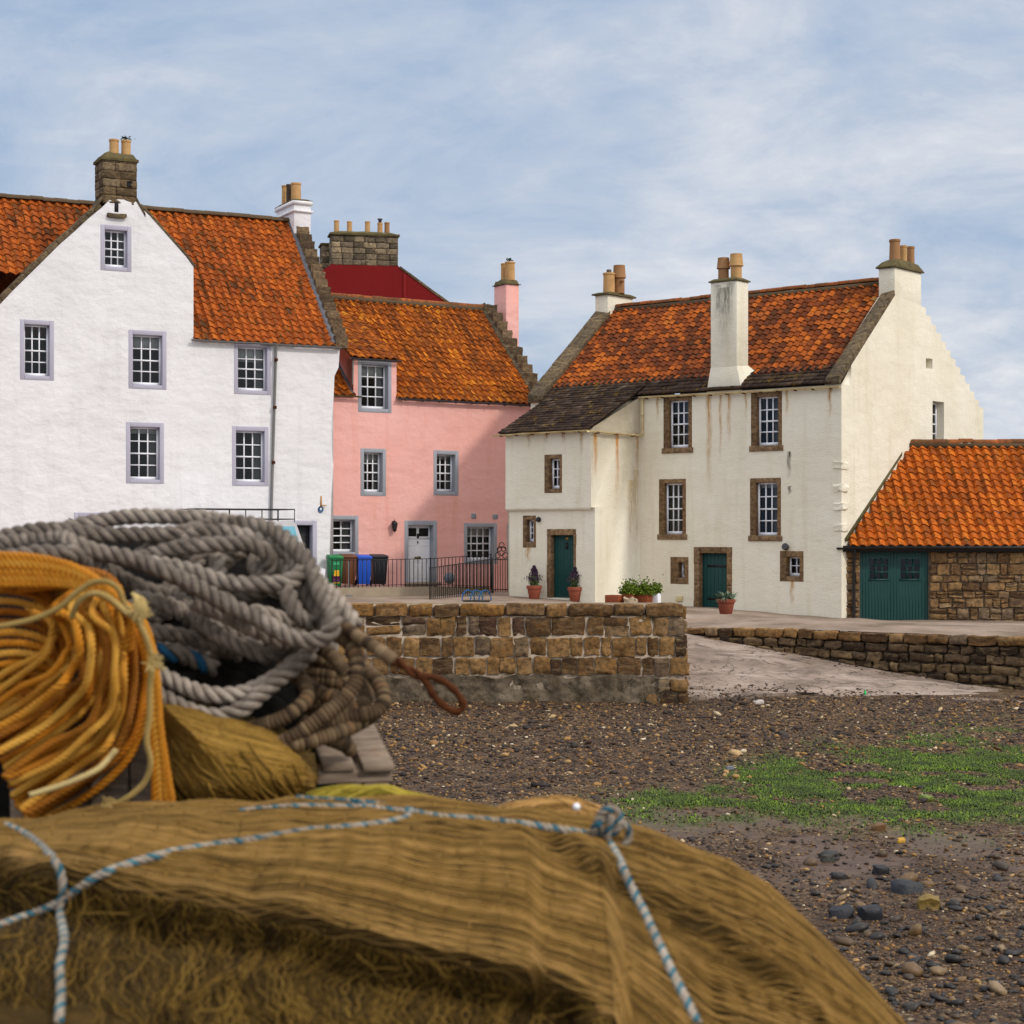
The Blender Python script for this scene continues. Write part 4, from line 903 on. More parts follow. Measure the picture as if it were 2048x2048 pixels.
# ------------------------------------------------------------------ ground levels of the quay
ctrl = [P(640,1190,61), P(683,1199,60), P(859,1193,61.5), P(930,1206,55), P(985,1187,63), P(1020,1192,60), P(1100,1199,58.5), P(1187,1207,57.8), P(1280,1205,59.6), P(1400,1216,57.6), P(1460,1222,56.8), P(1600,1231,55.6), P(1683,1236,55), P(1800,1242,55.2), P(1930,1243,55.2), P(2100,1244,55.2), P(400,1195,60), P(100,1195,58)]
ctrl += [P(x,1206.5,43.7) for x in (-600,-200,100,400,700,900,1100,1250,1366)] + [P(1372,1257,51.5), P(1480,1257,50.7), P(1600,1259,49.8), P(1760,1265,48.6), P(1930,1272,47.4), P(2150,1280,46)]
ctrl += [Vector((x, 75, 2.0)) for x in range(-60, 80, 20)] + [Vector((x, 200, 2.0)) for x in range(-200, 260, 60)] + [Vector((40, 50, 1.4)), Vector((-40, 50, 2.3)), Vector((-45, 62, 1.95))]
CT = np.array([tuple(v) for v in ctrl])
def gz(x, y):
    d = np.hypot(CT[:,0]-x, CT[:,1]-y)+.05; w = 1/d**2.6; return float((w*CT[:,2]).sum()/w.sum())
def Q(px, py_guess, Y=None):
    """point on the quay surface seen at px,py"""
    r = ray(px, py_guess); t = 43.9
    while t < 90:
        p = CAM+r*t
        if p.z <= gz(p.x, p.y): return p
        t += .1
    return CAM+r*60
# materials of the ground
t = NT('quay_tarmac'); c = t.coord()
b = t.ramp(t.noise(c, .5, 6, .65), [(.35, lin(120,104,88)), (.55, lin(158,138,122)), (.75, lin(176,160,146))])
b = t.mix(t.ramp(t.noise(t.coord(scale=(.4,1.5,1)), .9, 5, .7), [(.55, g1(0)), (.68, g1(.7))]), b, lin(96,88,80)); b = t.mix(t.ramp(t.noise(c, 14, 4, .7), [(.5, g1(0)), (.75, g1(.5))]), b, lin(88,74,60))
t.bump([(t.noise(c, 20, 5, .7), .02)]); M['tarmac'] = t.fin(b, .9, .25)
t = NT('slipway_concrete'); c = t.coord()
b = t.ramp(t.noise(c, .7, 7, .65, .6), [(.32, lin(92,78,66)), (.5, lin(148,130,116)), (.7, lin(176,157,143))])
b = t.mix(t.ramp(t.noise(c, 2.6, 7, .75, 1.2), [(.56, g1(0)), (.63, g1(.85))]), b, lin(92,76,60)); ck_ = t.math('ABSOLUTE', t.math('SUBTRACT', t.noise(c, .55, 4, .6, .9), .5)); b = t.mix(t.ramp(ck_, [(.0, g1(.9)), (.012, g1(.0))]), b, lin(52,42,34)); b = t.mix(t.ramp(t.noise(t.coord(scale=(.5,2.0,1)), 1.1, 6, .7), [(.56, g1(0)), (.66, g1(.7))]), b, lin(196,180,168)); b = t.mix(t.ramp(t.noise(c, 25, 3, .7), [(.6, g1(0)), (.8, g1(.6))]), b, lin(60,50,40))
t.bump([(t.noise(c, 2, 6, .7), .05), (t.noise(c, 30, 4), .02)]); M['slip'] = t.fin(b, .8, .35)

XW = P(1366, 1206, 43.0).x; YW = 43.0      # end of the harbour wall
def surf(name, rows, mat):
    mb = MB(); mb.grid(rows); return struct(mb.build(name, mat, None, smooth=60))
ys = np.concatenate([np.linspace(43.35, 52, 14), np.linspace(52.6, 70, 34), np.array([76,90,120,200,400,900])])
rows = []
for y in ys:
    xr = XW-.1 if y <= 51.4 else (5.0 if y < 52 else None)
    xe = xr if xr is not None else max(60, y*.9)
    xs_ = np.concatenate([np.linspace(-max(70, y*.9), -16, 10), np.linspace(-15, XW-.1, 30)])
    if xr is None: xs_ = np.concatenate([np.linspace(-max(70, y*.9), -16, 10), np.linspace(-15, XW-.1, 30)])
    rows.append([(x, y, gz(x, y)) for x in xs_])
surf('quay', rows, M['tarmac'])
def yedge(x): return np.interp(x, [-60, 4.98, 11.93, 60], [51.5, 51.5, 47.4, 20.0])
xs_ = np.concatenate([np.linspace(XW-.1, 16, 36), np.linspace(17, 70, 12)]); rows = []
for k in range(40):
    f_ = k/39; rows.append([])
    for x in xs_:
        y0 = yedge(x)+.12; y = y0+(f_**2.2)*(900-y0) if f_ > .62 else y0+f_*12
        if f_ > .62: y = y0+.62*12+((f_-.62)/.38)**2*880
        rows[-1].append((x, y, gz(x, min(y, 200))-.002))
surf('road', rows, M['tarmac'])

# ------------------------------------------------------------------ harbour wall of squared stones
hw_ = tag(empty('harbour_wall', Vector((XW, YW, 0))), 'long brown stone harbour wall with pale mortar joints above the gravel shore', 'wall')
hf = Frame(Vector((XW, YW, 0)), 0.0); ph = Plane(hf)
def hz(y): return hf.uz(1000, y)[1]
XL = -24.0
b = MB(); b.hexa([(XL,-.052,-.5),(.10,-.052,-.5),(.10,.5,-.5),(XL,.5,-.5),(XL,-.028,hz(1232)-.0),(-.05,-.028,hz(1232)-.0),(-.05,.5,hz(1232)),(XL,.5,hz(1232))])
b.box(XL,-.06,.05,.5,hz(1232)+.001,hz(1209))
b.hexa([(-.45,.5,-.5),(.1,.5,-.5),(.1,8.0,-.5),(-.45,8.0,-.5),(-.45,.5,hz(1210)),(-.05,.5,hz(1210)),(-.05,8.0,.95+.2),(-.45,8.0,.95+.2)])
b.build('mortar_core', M['mortar'], hw_)
def batter(z): return .12*(1-z/2.4)
k = MB()
rowz = [(hz(1272), hz(1232), .35), (hz(1313), hz(1273), .12), (hz(1350), hz(1314), .05)]
for z0, z1, sp_ in rowz:
    x = XL
    while x < .02:
        h = z1-z0; w = random.choice([random.uniform(.22,.40), random.uniform(.35,.62), random.uniform(.5,.95) if sp_ > .2 else .4])
        w = min(w, batter(z0)-.02-x) if x < -.35 else batter(z0)+.0-x
        if w < .08: break
        if -.75 < x+w and x+w < batter(z0)-.03 and batter(z0)-x-w < .16: w = batter(z0)-x
        jz = random.uniform(-.015,.015)
        subs = [(z0, z1)] if random.random() > sp_ or w < .38 else [(z0, z0+h*random.uniform(.42,.58)), None]
        if len(subs) == 2: subs[1] = (subs[0][1], z1)
        g_ = random.uniform(.012,.036)
        for a_, b_ in subs:
            cx_ = x+w/2; zc_ = (a_+b_)/2+jz
            stone_block(k, (cx_, .05+.02*(zc_-1)-random.uniform(0,.025), zc_), (w-g_)/2, .12, (b_-a_-g_)/2, random.uniform(.2,.55), .034, rot=random.gauss(0,.025))
        x += w
k.build('stonework', M['wallstone'], hw_, smooth=70)
k = MB(); x = XL
while x < .0:
    w = random.uniform(.5, 1.15)
    if -x-w < .45: w = -x+.01
    h = hz(1208)-hz(1232); stone_block(k, (x+w/2, .12, hz(1220)+random.gauss(0,.008)), w/2-.012, .22, h/2*random.uniform(.9,1.04), .55, .03); x += w
k.build('coping', M['copestone'], hw_, smooth=70)
k = MB(); xs_ = np.linspace(XL, -.55, 420)
zt_p = lambda x: hz(1352)+.04*math.sin(x*3.1)+.03*math.sin(x*7.7+1)
dp = lambda x, f_: -.10-.03*math.sin(x*2.3)*f_-.02*math.sin(x*9+f_*5)
rg = lambda x, f_: .05*noise.noise(Vector((x*2.6, f_*2.2, 4)))+.03*noise.noise(Vector((x*7, f_*6, 2)))+.02*noise.noise(Vector((x*16, f_*12, 7)))
k.grid([[(x, .04, zt_p(x)+.02) for x in xs_]]+[[(x, dp(x, f_)+rg(x, f_)-.05*max(0,.35-f_), zt_p(x)*f_+(-.3)*(1-f_)) for x in xs_] for f_ in np.linspace(1, 0, 26)])
k.build('concrete_footing', M['concrete'], hw_, smooth=60)
k = MB()
for z0, z1 in ((-.18,.24),(.25,.58)):
    x = -.9 if z0 < 0 else -.62
    while x < .12:
        w = random.uniform(.26,.45)
        if .13-x-w < .15: w = .13-x
        stone_block(k, (x+w/2, .03, (z0+z1)/2), w/2-.012, .16, (z1-z0)/2-.01, .8, .04); x += w
    stone_block(k, (.02, .45, (z0+z1)/2), .12, .25, (z1-z0)/2-.01, .7, .03)
for z0 in np.arange(.6, 2.1, .34):
    for j in range(4): stone_block(k, (-.06+batter(z0), .42+j*.45, z0+.17-j*.02), .14, .21, .16, .7, .03)
k.build('quoin', M['wallstone'], hw_, smooth=70)
k = MB(); k.hexa([(XL,.30,hz(1209)-.05),(-.06,.30,hz(1209)-.05),(-.06,1.3,hz(1209)-.05),(XL,1.3,hz(1209)-.05),(XL,.30,hz(1206.5)),(-.06,.30,hz(1206.5)),(-.06,1.3,hz(1206.5)-.03),(XL,1.3,hz(1206.5)-.03)])
struct(k.build('quay_kerb', M['kerb'], None, bevel=.02)).location = (XW, YW, 0)

# ------------------------------------------------------------------ slipway and its far retaining wall
def rwY(px): return 51.5+(47.4-51.5)*(px-1372)/(1930-1372)
rt = [(1372,1257),(1440,1257),(1520,1257.5),(1595,1259),(1699,1265),(1800,1269),(1930,1272),(2060,1276),(2300,1282)]
rb = [(1372,1266),(1440,1279),(1543,1298),(1647,1317),(1750,1337),(1850,1353),(1930,1368),(2060,1385),(2300,1400)]
top = [P(x,y,rwY(x)) for x, y in rt]; bot = [P(x,y,rwY(x)-.15) for x, y in rb]
lx = [1340,1470,1560,1640,1720,1800,1850,1930,2060,2300]; ly = [1398,1393,1383,1388,1393,1396,1397,1400,1408,1415]; lY = [43.4,43.8,44.6,44.6,44.5,44.2,44.0,43.4,42.6,42]
low = [P(x,y,Y) for x, y, Y in zip(lx, ly, lY)]
def poly_at(pts, s):
    a = np.array([tuple(p) for p in pts]); d = np.concatenate([[0], np.cumsum(np.linalg.norm(np.diff(a, axis=0), axis=1))]); d /= d[-1]
    return np.array([np.interp(s, d, a[:,k]) for k in range(3)])
up = [Vector((XW-.2, 52.2, bot[0].z+.05))]+bot
rows = []
N1, N2 = 40, 70
for i in range(N1+1):
    f_ = i/N1; row = []
    for j in range(N2+1):
        s_ = j/N2; a = poly_at(up, s_); b_ = poly_at(low, s_); p = a*(1-f_)+b_*f_
        p[2] += .05*noise.noise(Vector((p[0]*.8, p[1]*.8, 2)))*f_+.02*noise.noise(Vector((p[0]*3, p[1]*3, 5)))
        if i == N1: p[1] += .5*noise.noise(Vector((p[0]*1.3, 0, 7)))
        row.append(tuple(p))
    rows.append(row)
slip_rows = np.array(rows); rows.append([(x, y+.05, z-.3) for x, y, z in rows[-1]])
mb = MB(); mb.grid(rows); struct(mb.build('slipway', M['slip'], None, smooth=40))
rw = tag(empty('retaining_wall', bot[3]), 'low dark stone retaining wall along the far side of the slipway', 'wall')
core = MB(); k = MB(); kc = MB(); nn = 110
for i in range(nn):
    s0, s1 = i/nn, (i+1)/nn
    T0, T1, B0, B1 = (Vector(poly_at(q, s_)) - rw.location for q, s_ in ((top,s0),(top,s1),(bot,s0),(bot,s1)))
    dirv = (T1-T0).normalized(); nrm = Vector((dirv.y, -dirv.x, 0)); bk = -nrm*.45
    core.hexa([B0-Vector((0,0,.4)), B1-Vector((0,0,.4)), B1+bk-Vector((0,0,.4)), B0+bk-Vector((0,0,.4)), T0-Vector((0,0,.05)), T1-Vector((0,0,.05)), T1+bk-Vector((0,0,.05)), T0+bk-Vector((0,0,.05))])
core.build('mortar_core', M['darkmortar'], rw)
def along(s_, off, z):
    T_ = poly_at(top, s_); B_ = poly_at(bot, s_); f_ = (z-B_[2])/max(T_[2]-B_[2], .05); p = B_+(T_-B_)*f_; return Vector((p[0], p[1], z)) - rw.location
Ltop = sum((top[i+1]-top[i]).length for i in range(len(top)-1)); ang = math.atan2(top[-1].y-top[0].y, top[-1].x-top[0].x)
def oblong(mb, c, hx, hy, hz_, rnd, amp):
    st = MB(); stone_block(st, (0,0,0), hx, hy, hz_, rnd, amp); v = st.V[0]; ca, sa = math.cos(ang), math.sin(ang)
    v = np.stack([v[:,0]*ca-v[:,1]*sa, v[:,0]*sa+v[:,1]*ca, v[:,2]], -1)+np.array(tuple(c)); mb.add(v, st.Fc[0])
x = 0
while x < Ltop:
    w = random.uniform(.4,.85); s_ = min(1, (x+w/2)/Ltop); T_ = poly_at(top, s_); B_ = poly_at(bot, s_); h = min(.24, (T_[2]-B_[2])*.9)
    oblong(kc, along(s_, 0, T_[2]-h/2+.02), w/2-.01, .2, h/2, .6, .03); x += w
kc.build('coping', M['wallstone'], rw, smooth=70)
for row_ in range(8):
    x = -random.random()*.3
    while x < Ltop:
        w = random.uniform(.25,.75); s_ = min(1, max(0, (x+w/2)/Ltop)); T_ = poly_at(top, s_); B_ = poly_at(bot, s_); z1 = T_[2]-.23-row_*.25; z0 = z1-.25*random.uniform(.85,1.1)
        if z1 > B_[2]-.1: oblong(k, along(s_, 0, (z0+z1)/2), w/2-.015, .14, (z1-z0)/2-.012, .7, .04)
        x += w
k.build('stonework', M['wetstone'], rw, smooth=70)

# ------------------------------------------------------------------ raised path, railings, gate before the pink house
A0, A1 = P(600,1180,60.3), P(864,1174,62.4)
zp0, zp1 = P(660,1177,60.6).z, P(861,1173,62.3).z
mb = MB(); bk = fp.n
q = [A0, A1, Q(1000,1182)+Vector((0,.6,0)), Vector(fp.o)+fp.u*3.6, Vector(fp.o)-fp.u*8]
q = [Vector((p.x, p.y, 0)) for p in q]; zs = [zp0, zp1, 2.02, 2.1, zp0]
mb.add([(p.x, p.y, z) for p, z in zip(q, zs)]+[(p.x, p.y, .8) for p in q], [[0,1,2,3,4],[0,5,6,1],[1,6,7,2],[2,7,8,3],[4,9,5,0]])
struct(mb.build('raised_path', M['kerb'], None))
def railing(name, a, b, h, gap, label, ztop=None, r=.013):
    a, b = Vector(a), Vector(b); root = tag(empty(name, a), label, 'railing', None); d = b-a; L_ = Vector((d.x, d.y, 0)).length; n = max(2, round(L_/gap))
    h0, h1 = (h, h) if ztop is None else ztop
    m = MB(); m.beam(Vector((0,0,h0)), d+Vector((0,0,h1)), .05, .022); m.build('top_rail', M['black'], root)
    m = MB(); m.beam(Vector((0,0,.1)), d+Vector((0,0,.1)), .04, .02); m.build('bottom_rail', M['black'], root)
    bm = MB(); bm.tube([Vector((0,0,0)), Vector((0,0,.5)), Vector((0,0,1))], r, 6); proto = bm.mesh('bar'); proto.materials.append(M['black'])
    for i in range(n+1):
        f_ = i/n; o = bpy.data.objects.new('bar' if i not in (0, n) else 'post', proto); COL.objects.link(o); o.parent = root; o.location = d*f_
        o.scale = (1, 1, h0+(h1-h0)*f_) if i not in (0, n) else (1.8, 1.8, h0+(h1-h0)*f_+.04)
    return root
ra = Vector((A0.x+.9, A0.y-.06+.1, 0)); 
B0, B1 = P(664,1183,60.9), P(861,1175,62.5)
railing('railing', (B0.x, B0.y, zp0-.04), (B1.x, B1.y, zp1-.02), .98, .155, 'black iron railing in front of the wheelie bins and the white door')
C0, C1 = Q(860,1199), Q(984,1187)
zC = P(859,1136,C0.y).z-C0.z, P(984,1118,C1.y).z-C1.z
railing('railing', C0, C1, 1.0, .14, 'black iron ramp railing rising to the gate, behind the blue creel hoops', ztop=zC)
D0 = Vector((B1.x, B1.y, zp1-.02)); D1 = Vector((C1.x-.05, C1.y+1.2, 2.05))
railing('railing', D0, D1, 1.0, .16, 'black iron railing under the ground floor window right of the white door', ztop=(.98, P(983,1109,D1.y).z-2.05))
gp = Q(986,1186); gt = tag(empty('garden_gate', gp), 'ornate black wrought iron gate between the pink house and the entrance tower', 'gate')
gw_ = (1020-986)/F*gp.y
k = MB(); k.tube([Vector((0,0,0)), Vector((0,0,P(985,1086,gp.y).z-gp.z))], .03, 8); k.build('post', M['gutter_grey'], gt); k = MB(); k.tube([Vector((gw_,.1,0)), Vector((gw_,.1,1.2))], .03, 8); k.build('post', M['black'], gt)
k = MB(); hg = P(1000,1119,gp.y).z-gp.z
for z in (.12, hg): k.beam((0,0,z), (gw_,.1,z), .03, .03)
k.build('gate_frame', M['black'], gt)
for i in range(1, 7):
    f_ = i/7; k = MB(); k.tube([Vector((gw_*f_, .1*f_, .05)), Vector((gw_*f_, .1*f_, hg+.05))], .012, 6); k.build('bar', M['black'], gt)
k = MB()
for cx_, cz_, r_ in ((.5,.28,.17),(.28,.14,.11),(.72,.14,.11),(.5,.50,.10),(.38,.36,.09),(.62,.36,.09)):
    th = np.linspace(0, 2*math.pi*.95, 22); k.tube([Vector((gw_*cx_+r_*math.cos(t_)*(1-.3*t_/6), .05, hg+cz_+r_*1.1*math.sin(t_)*(1-.3*t_/6))) for t_ in th], .014, 6)
k.build('scrollwork', M['black'], gt)

# ------------------------------------------------------------------ wheelie bins
def bin_(px0, px1, ytop, ybot, Y, col, name_col, label, stripe=False):
    p = P((px0+px1)/2, ybot, Y); w = (px1-px0)/F*Y; h = (ybot-ytop)/F*Y; r = tag(empty('wheelie_bin', p, math.radians(18)), label, 'wheelie bin', 'wheelie bins before the pink house')
    m = plain(name_col, col, .5, .4, 0, .15, 3); d = w*1.1
    k = MB(); a, t_ = w*.38, w*.47
    k.hexa([(-a,-d*.38,.05),(a,-d*.38,.05),(a,d*.38,.05),(-a,d*.38,.05),(-t_,-d*.5,h*.9),(t_,-d*.5,h*.9),(t_,d*.5,h*.9),(-t_,d*.5,h*.9)])
    for i in (-1,0,1): k.hexa([(i*a*.6-.012,-d*.40,.1),(i*a*.6+.012,-d*.40,.1),(i*a*.6+.012,-d*.37,.1),(i*a*.6-.012,-d*.37,.1),(i*a*.7-.012,-d*.515,h*.8),(i*a*.7+.012,-d*.515,h*.8),(i*a*.7+.012,-d*.48,h*.8),(i*a*.7-.012,-d*.48,h*.8)])
    k.box(-t_*1.06, t_*1.06, -d*.54, d*.54, h*.86, h*.9); k.build('bin_body', m, r, bevel=.015)
    k = MB(); k.hexa([(-t_*1.1,-d*.58,h*.90),(t_*1.1,-d*.58,h*.90),(t_*1.1,d*.56,h*.90),(-t_*1.1,d*.56,h*.90),(-t_*1.02,-d*.5,h*.955),(t_*1.02,-d*.5,h*.955),(t_*1.0,d*.5,h),(-t_*1.0,d*.5,h)])
    k.build('lid', m, r, bevel=.02)
    k = MB(); k.tube([Vector((-t_*.8, d*.6, h*.9)), Vector((t_*.8, d*.6, h*.9))], .02, 8); k.build('handle', m, r)
    for sx in (-1,1):
        k = MB(); k.lathe(0,0,[(.02,-.03),(.1,-.03),(.1,.03),(.02,.03)],14); o = k.build('wheel', M['black'], r); o.location = (sx*a*1.05, d*.42, .1); o.rotation_euler = (0, math.pi/2, 0)
    if stripe:
        k = MB(); yf = lambda z: -d*.38-(d*.12)*(z-.05)/(h*.9-.05)-.012
        q = lambda x, z: (x, yf(z), z)
        k.add([q(-a*.55,.12*h), q(a*.6,.12*h), q(a*.5,h*.52), q(-a*.35,h*.52)], np.array([[0,1,2,3]])); s_ = k.build('sticker', plain('yellow_sticker', lin(240,180,30), .6), r)
        k = MB(); yy = lambda z: yf(z)-.004
        for xx in (-.28,.3): k.prism([(xx*a+.09*math.cos(t_), yy(h*.26), h*.27+.14*math.sin(t_)) for t_ in np.linspace(0,6.28,12)[:-1]], (0,-.002,0))
        k.build('sticker_print', plain('purple_print', lin(80,20,70), .6), r)
        k = MB(); k.add([(-.10,yf(h*.72)-.003,h*.68),(.10,yf(h*.72)-.003,h*.68),(.10,yf(h*.72)-.003,h*.76),(-.10,yf(h*.72)-.003,h*.76)], np.array([[0,1,2,3]])); k.build('emblem', plain('pale_print', lin(60,170,120), .6), r)
    return r
bin_(655,684,1109,1174,62.0,lin(20,120,66),'green_plastic','green wheelie bin with a yellow sticker, first by the white wall',True)
bin_(680,711,1108,1170,62.8,lin(104,58,30),'brown_plastic','brown wheelie bin between the green and the blue bin')
bin_(711,741,1109,1171,63.0,lin(24,84,196),'blue_plastic','blue wheelie bin between the brown and the black bin')
bin_(741,773,1108,1171,63.6,lin(30,30,36),'black_plastic','black wheelie bin nearest the white door')
# grey buoy behind the railing, litter, creel hoops
p = P(899,1168,64.6); k = MB(); r_ = .17*1.2; k.lathe(0,0,[(r_*math.sin(a_), r_-r_*math.cos(a_)) for a_ in np.linspace(.05,3.1,14)],18); o = k.build('buoy', plain('blue_grey_buoy', lin(112,124,136), .6), None, smooth=60, loc=p); tag(o, 'round blue-grey buoy on the ground behind the black ramp railing', 'buoy')
p = Q(953,1204); cr = tag(empty('creel', p, math.radians(-12)), 'small lobster creel frame with three bright blue hoops on the quay edge', 'creel')
wood = plain('creel_base', lin(70,60,50), .9)
bl = plain('blue_hoop', lin(22,92,150), .7, .3, 0, .5, 14, 0, lin(60,60,60))
k = MB(); sw = 48/F*p.y
for y in (-.2,.2): k.beam((-sw/2,y,.02),(sw/2,y,.02),.05,.04)
for x in np.linspace(-sw/2,sw/2,7): k.beam((x,-.22,.05),(x,.22,.05),.05,.02)
k.build('base', wood, cr)
for x in (-sw*.36, 0, sw*.36):
    k = MB(); th = np.linspace(0, math.pi, 15); k.tube([Vector((x+.04*math.sin(i*2.0)*.3-.15*math.cos(t_)*1.0, -.2*math.cos(t_), .04+.33*math.sin(t_)**.8)) for i, t_ in enumerate(th)], .018, 8); k.build('hoop', bl, cr, smooth=60)
k = MB()
for i in range(7):
    y0 = random.uniform(-.2,.2); k.tube([Vector((-sw*.36,y0,.05+random.random()*.3)), Vector((0,y0*.8,.3*random.random()+.05)), Vector((sw*.36,y0,.05+random.random()*.3))], .006, 5)
k.build('netting', plain('teal_twine', lin(70,120,120), .9), cr)
# pole behind the green bin
p = Q(697,1193); k = MB(); k.tube([Vector((0,0,0)), Vector((0,0,1.2))], .022, 8); k.lathe(0,0,[(.16,0),(.14,.05),(.03,.07)],14); tag(k.build('sign_base', M['gutter_grey'], None, smooth=50, loc=p), 'thin grey pole on a round foot before the brown bin', 'pole')

# ------------------------------------------------------------------ pots and planters
M['lavender'] = plain('dead_lavender', lin(74,54,74), .9, .2, 0, .5, 20); M['stem'] = plain('grey_green_leaf', lin(78,92,52), .8, .2, 0, .6, 15); M['bush'] = plain('yellow_green_leaf', lin(104,122,34), .7, .2, 0, .8, 9, 0, lin(44,64,18)); M['fern'] = plain('pale_grey_leaf', lin(112,130,104), .8, .2, 0, .5, 10)
def leaves(mb, n, fn, s, elong=2.2, m=0):
    for i in range(n):
        c, dirn = fn(i); d = (Vector(dirn)+Vector((random.gauss(0,.35),random.gauss(0,.35),random.gauss(0,.35)))).normalized()*s*elong*random.uniform(.6,1.2); e = d.cross(Vector((random.gauss(0,1),random.gauss(0,1),random.gauss(0,1)))).normalized()*s*.5
        c = Vector(c); mb.add([tuple(c-d*.5), tuple(c+e), tuple(c+d*.5), tuple(c-e)], np.array([[0,1,2,3]]), m)
def pot(px0, px1, ytop, ybot, label, kind, Yd=None):
    p = Q((px0+px1)/2, ybot) if Yd is None else P((px0+px1)/2, ybot, Yd); w = (px1-px0)/F*p.y; h = (ybot-ytop)/F*p.y
    r = tag(empty('plant_pot', p), label, 'plant pot', 'terracotta pots along the cream house'); R = w/2
    k = MB(); k.lathe(0,0,[(R*.62,0),(R*.66,.01),(R*.88,h*.74),(R*1.0,h*.78),(R*1.02,h*.97),(R*.94,h),(R*.84,h),(R*.8,h*.85)],20)
    if kind == 'lavender':
        for i in range(10):
            th = np.linspace(i*.628, i*.628+.628, 6); k.tube([Vector((R*.8*math.cos(t_), R*.8*math.sin(t_), h*.58-h*.12*math.sin((t_-i*.628)/.628*math.pi))) for t_ in th], .012, 5)
    k.build('pot', M['terracotta'], r, smooth=40)
    k = MB(); k.lathe(0,0,[(.01,h*.9),(R*.82,h*.88),(R*.83,h*.86)],16); k.build('soil', plain('potting_soil', lin(50,36,26), 1, .1), r)
    if kind == 'lavender':
        k = MB(); leaves(k, 420, lambda i: ((random.gauss(0,.08), random.gauss(0,.08), h+random.random()*.32), (0,0,1)), .03, 3.5); k.build('foliage', M['stem'], r)
        def cone_at(i):
            z_ = random.random(); return (random.gauss(0,.11*(1.15-z_)), random.gauss(0,.11*(1.15-z_)), h+.18+z_*.46), (0,0,1)
        k = MB(); leaves(k, 700, cone_at, .03, 3.2); k.build('flower_heads', M['lavender'], r)
    else:
        k = MB()
        for i in range(120):
            a_ = random.random()*6.28; rr = R*random.uniform(.2,1.15); L_ = random.uniform(.12,.32); st_ = Vector((rr*.5*math.cos(a_), rr*.5*math.sin(a_), h*.95)); en = st_+Vector((math.cos(a_)*L_, math.sin(a_)*L_, random.uniform(-.08,.22)))
            e = Vector((-math.sin(a_), math.cos(a_), .2))*.018; mid_ = (st_+en)/2+Vector((0,0,.06)); k.add([tuple(st_-e), tuple(st_+e), tuple(mid_+e), tuple(mid_-e), tuple(en)], [[0,1,2,3],[3,2,4]])
        k.build('foliage', M['fern'], r)
    return r
pot(1053,1084,1171,1198,'terracotta pot of tall dark lavender left of the studded teal door','lavender')
pot(1135,1167,1174,1203,'terracotta pot of dry brown lavender right of the studded teal door','lavender')
pot(1433,1471,1198,1228,'terracotta pot with grey-green trailing leaves by the small plank door','fern')
p = Q(1171,1199); k = MB(); stone_block(k, (0,0,.17), .14, .13, .19, .6, .04); tag(k.build('bag', plain('black_plastic_bag', lin(34,32,34), .4, .5, 0, .3, 10), None, smooth=60, loc=p), 'black plastic bag against the tower wall behind a plant pot', 'bag')
def planter(px0, px1, ytop, ybot, mat, label, plant=None, rot=-35, zof=0):
    p = Q((px0+px1)/2, ybot); w = (px1-px0)/F*p.y*.92; h = (ybot-ytop)/F*p.y; r = tag(empty('planter_box', p, math.radians(rot)), label, 'planter', 'planter boxes below the tower')
    k = MB(); t_ = .03; d = w*.75
    for q_ in ((-w/2,w/2,-d/2,-d/2+t_),(-w/2,w/2,d/2-t_,d/2),(-w/2,-w/2+t_,-d/2+t_,d/2-t_),(w/2-t_,w/2,-d/2+t_,d/2-t_)): k.box(*q_, 0, h)
    k.box(-w/2+t_, w/2-t_, -d/2+t_, d/2-t_, h*.2, h*.86); k.build('box', mat, r, bevel=.008)
    if plant:
        k = MB(); leaves(k, plant*3, lambda i: ((random.gauss(0,w*.36), random.gauss(0,d*.32), h+abs(random.gauss(0,.12))), (random.gauss(0,1),random.gauss(0,1),.6)), .05, 1.5); k.build('foliage', M['bush'], r)
    return r
planter(1212,1246,1190,1209,M['rustbox'],'empty reddish-brown planter box with a dark round lid, leftmost of the planters')
planter(1246,1272,1188,1208,M['rustbox'],'small brown planter box full of yellow-green leaves behind the other planters',420)
planter(1272,1304,1189,1208,M['rustbox'],'brown planter box with yellow-green bush beside the white box',520)
planter(1303,1321,1186,1208,M['white'],'white planter box at the right end of the planters',120)
p = Q(1230,1204)+Vector((0,.15,0)); k = MB(); k.lathe(0,0,[(.16,0),(.17,.3),(.14,.36),(.02,.37)],16); tag(k.build('bucket', M['black'], None, smooth=40, loc=p), 'dark upturned bucket standing behind the leftmost brown planter', 'bucket')
p = Q(1256,1207)+Vector((0,-.2,0)); k = MB(); stone_block(k, (0,0,.07), .12, .09, .08, .6, .05); stone_block(k, (.14,.02,.05), .07, .07, .06, .6, .04); tag(k.build('shells', plain('pale_shells', lin(196,178,150), .8, .2, 0, .5, 20), None, smooth=50, loc=p), 'small heap of pale shells between the brown planters', 'shells')
p = P(1880,1256,53.8); k = MB(); k.box(-.8,2.6,0,.8,-.3,.13); tag(k.build('stone_step', M['kerb'], None, bevel=.03, loc=p), 'low mossy stone step on the road before the garage', 'step')

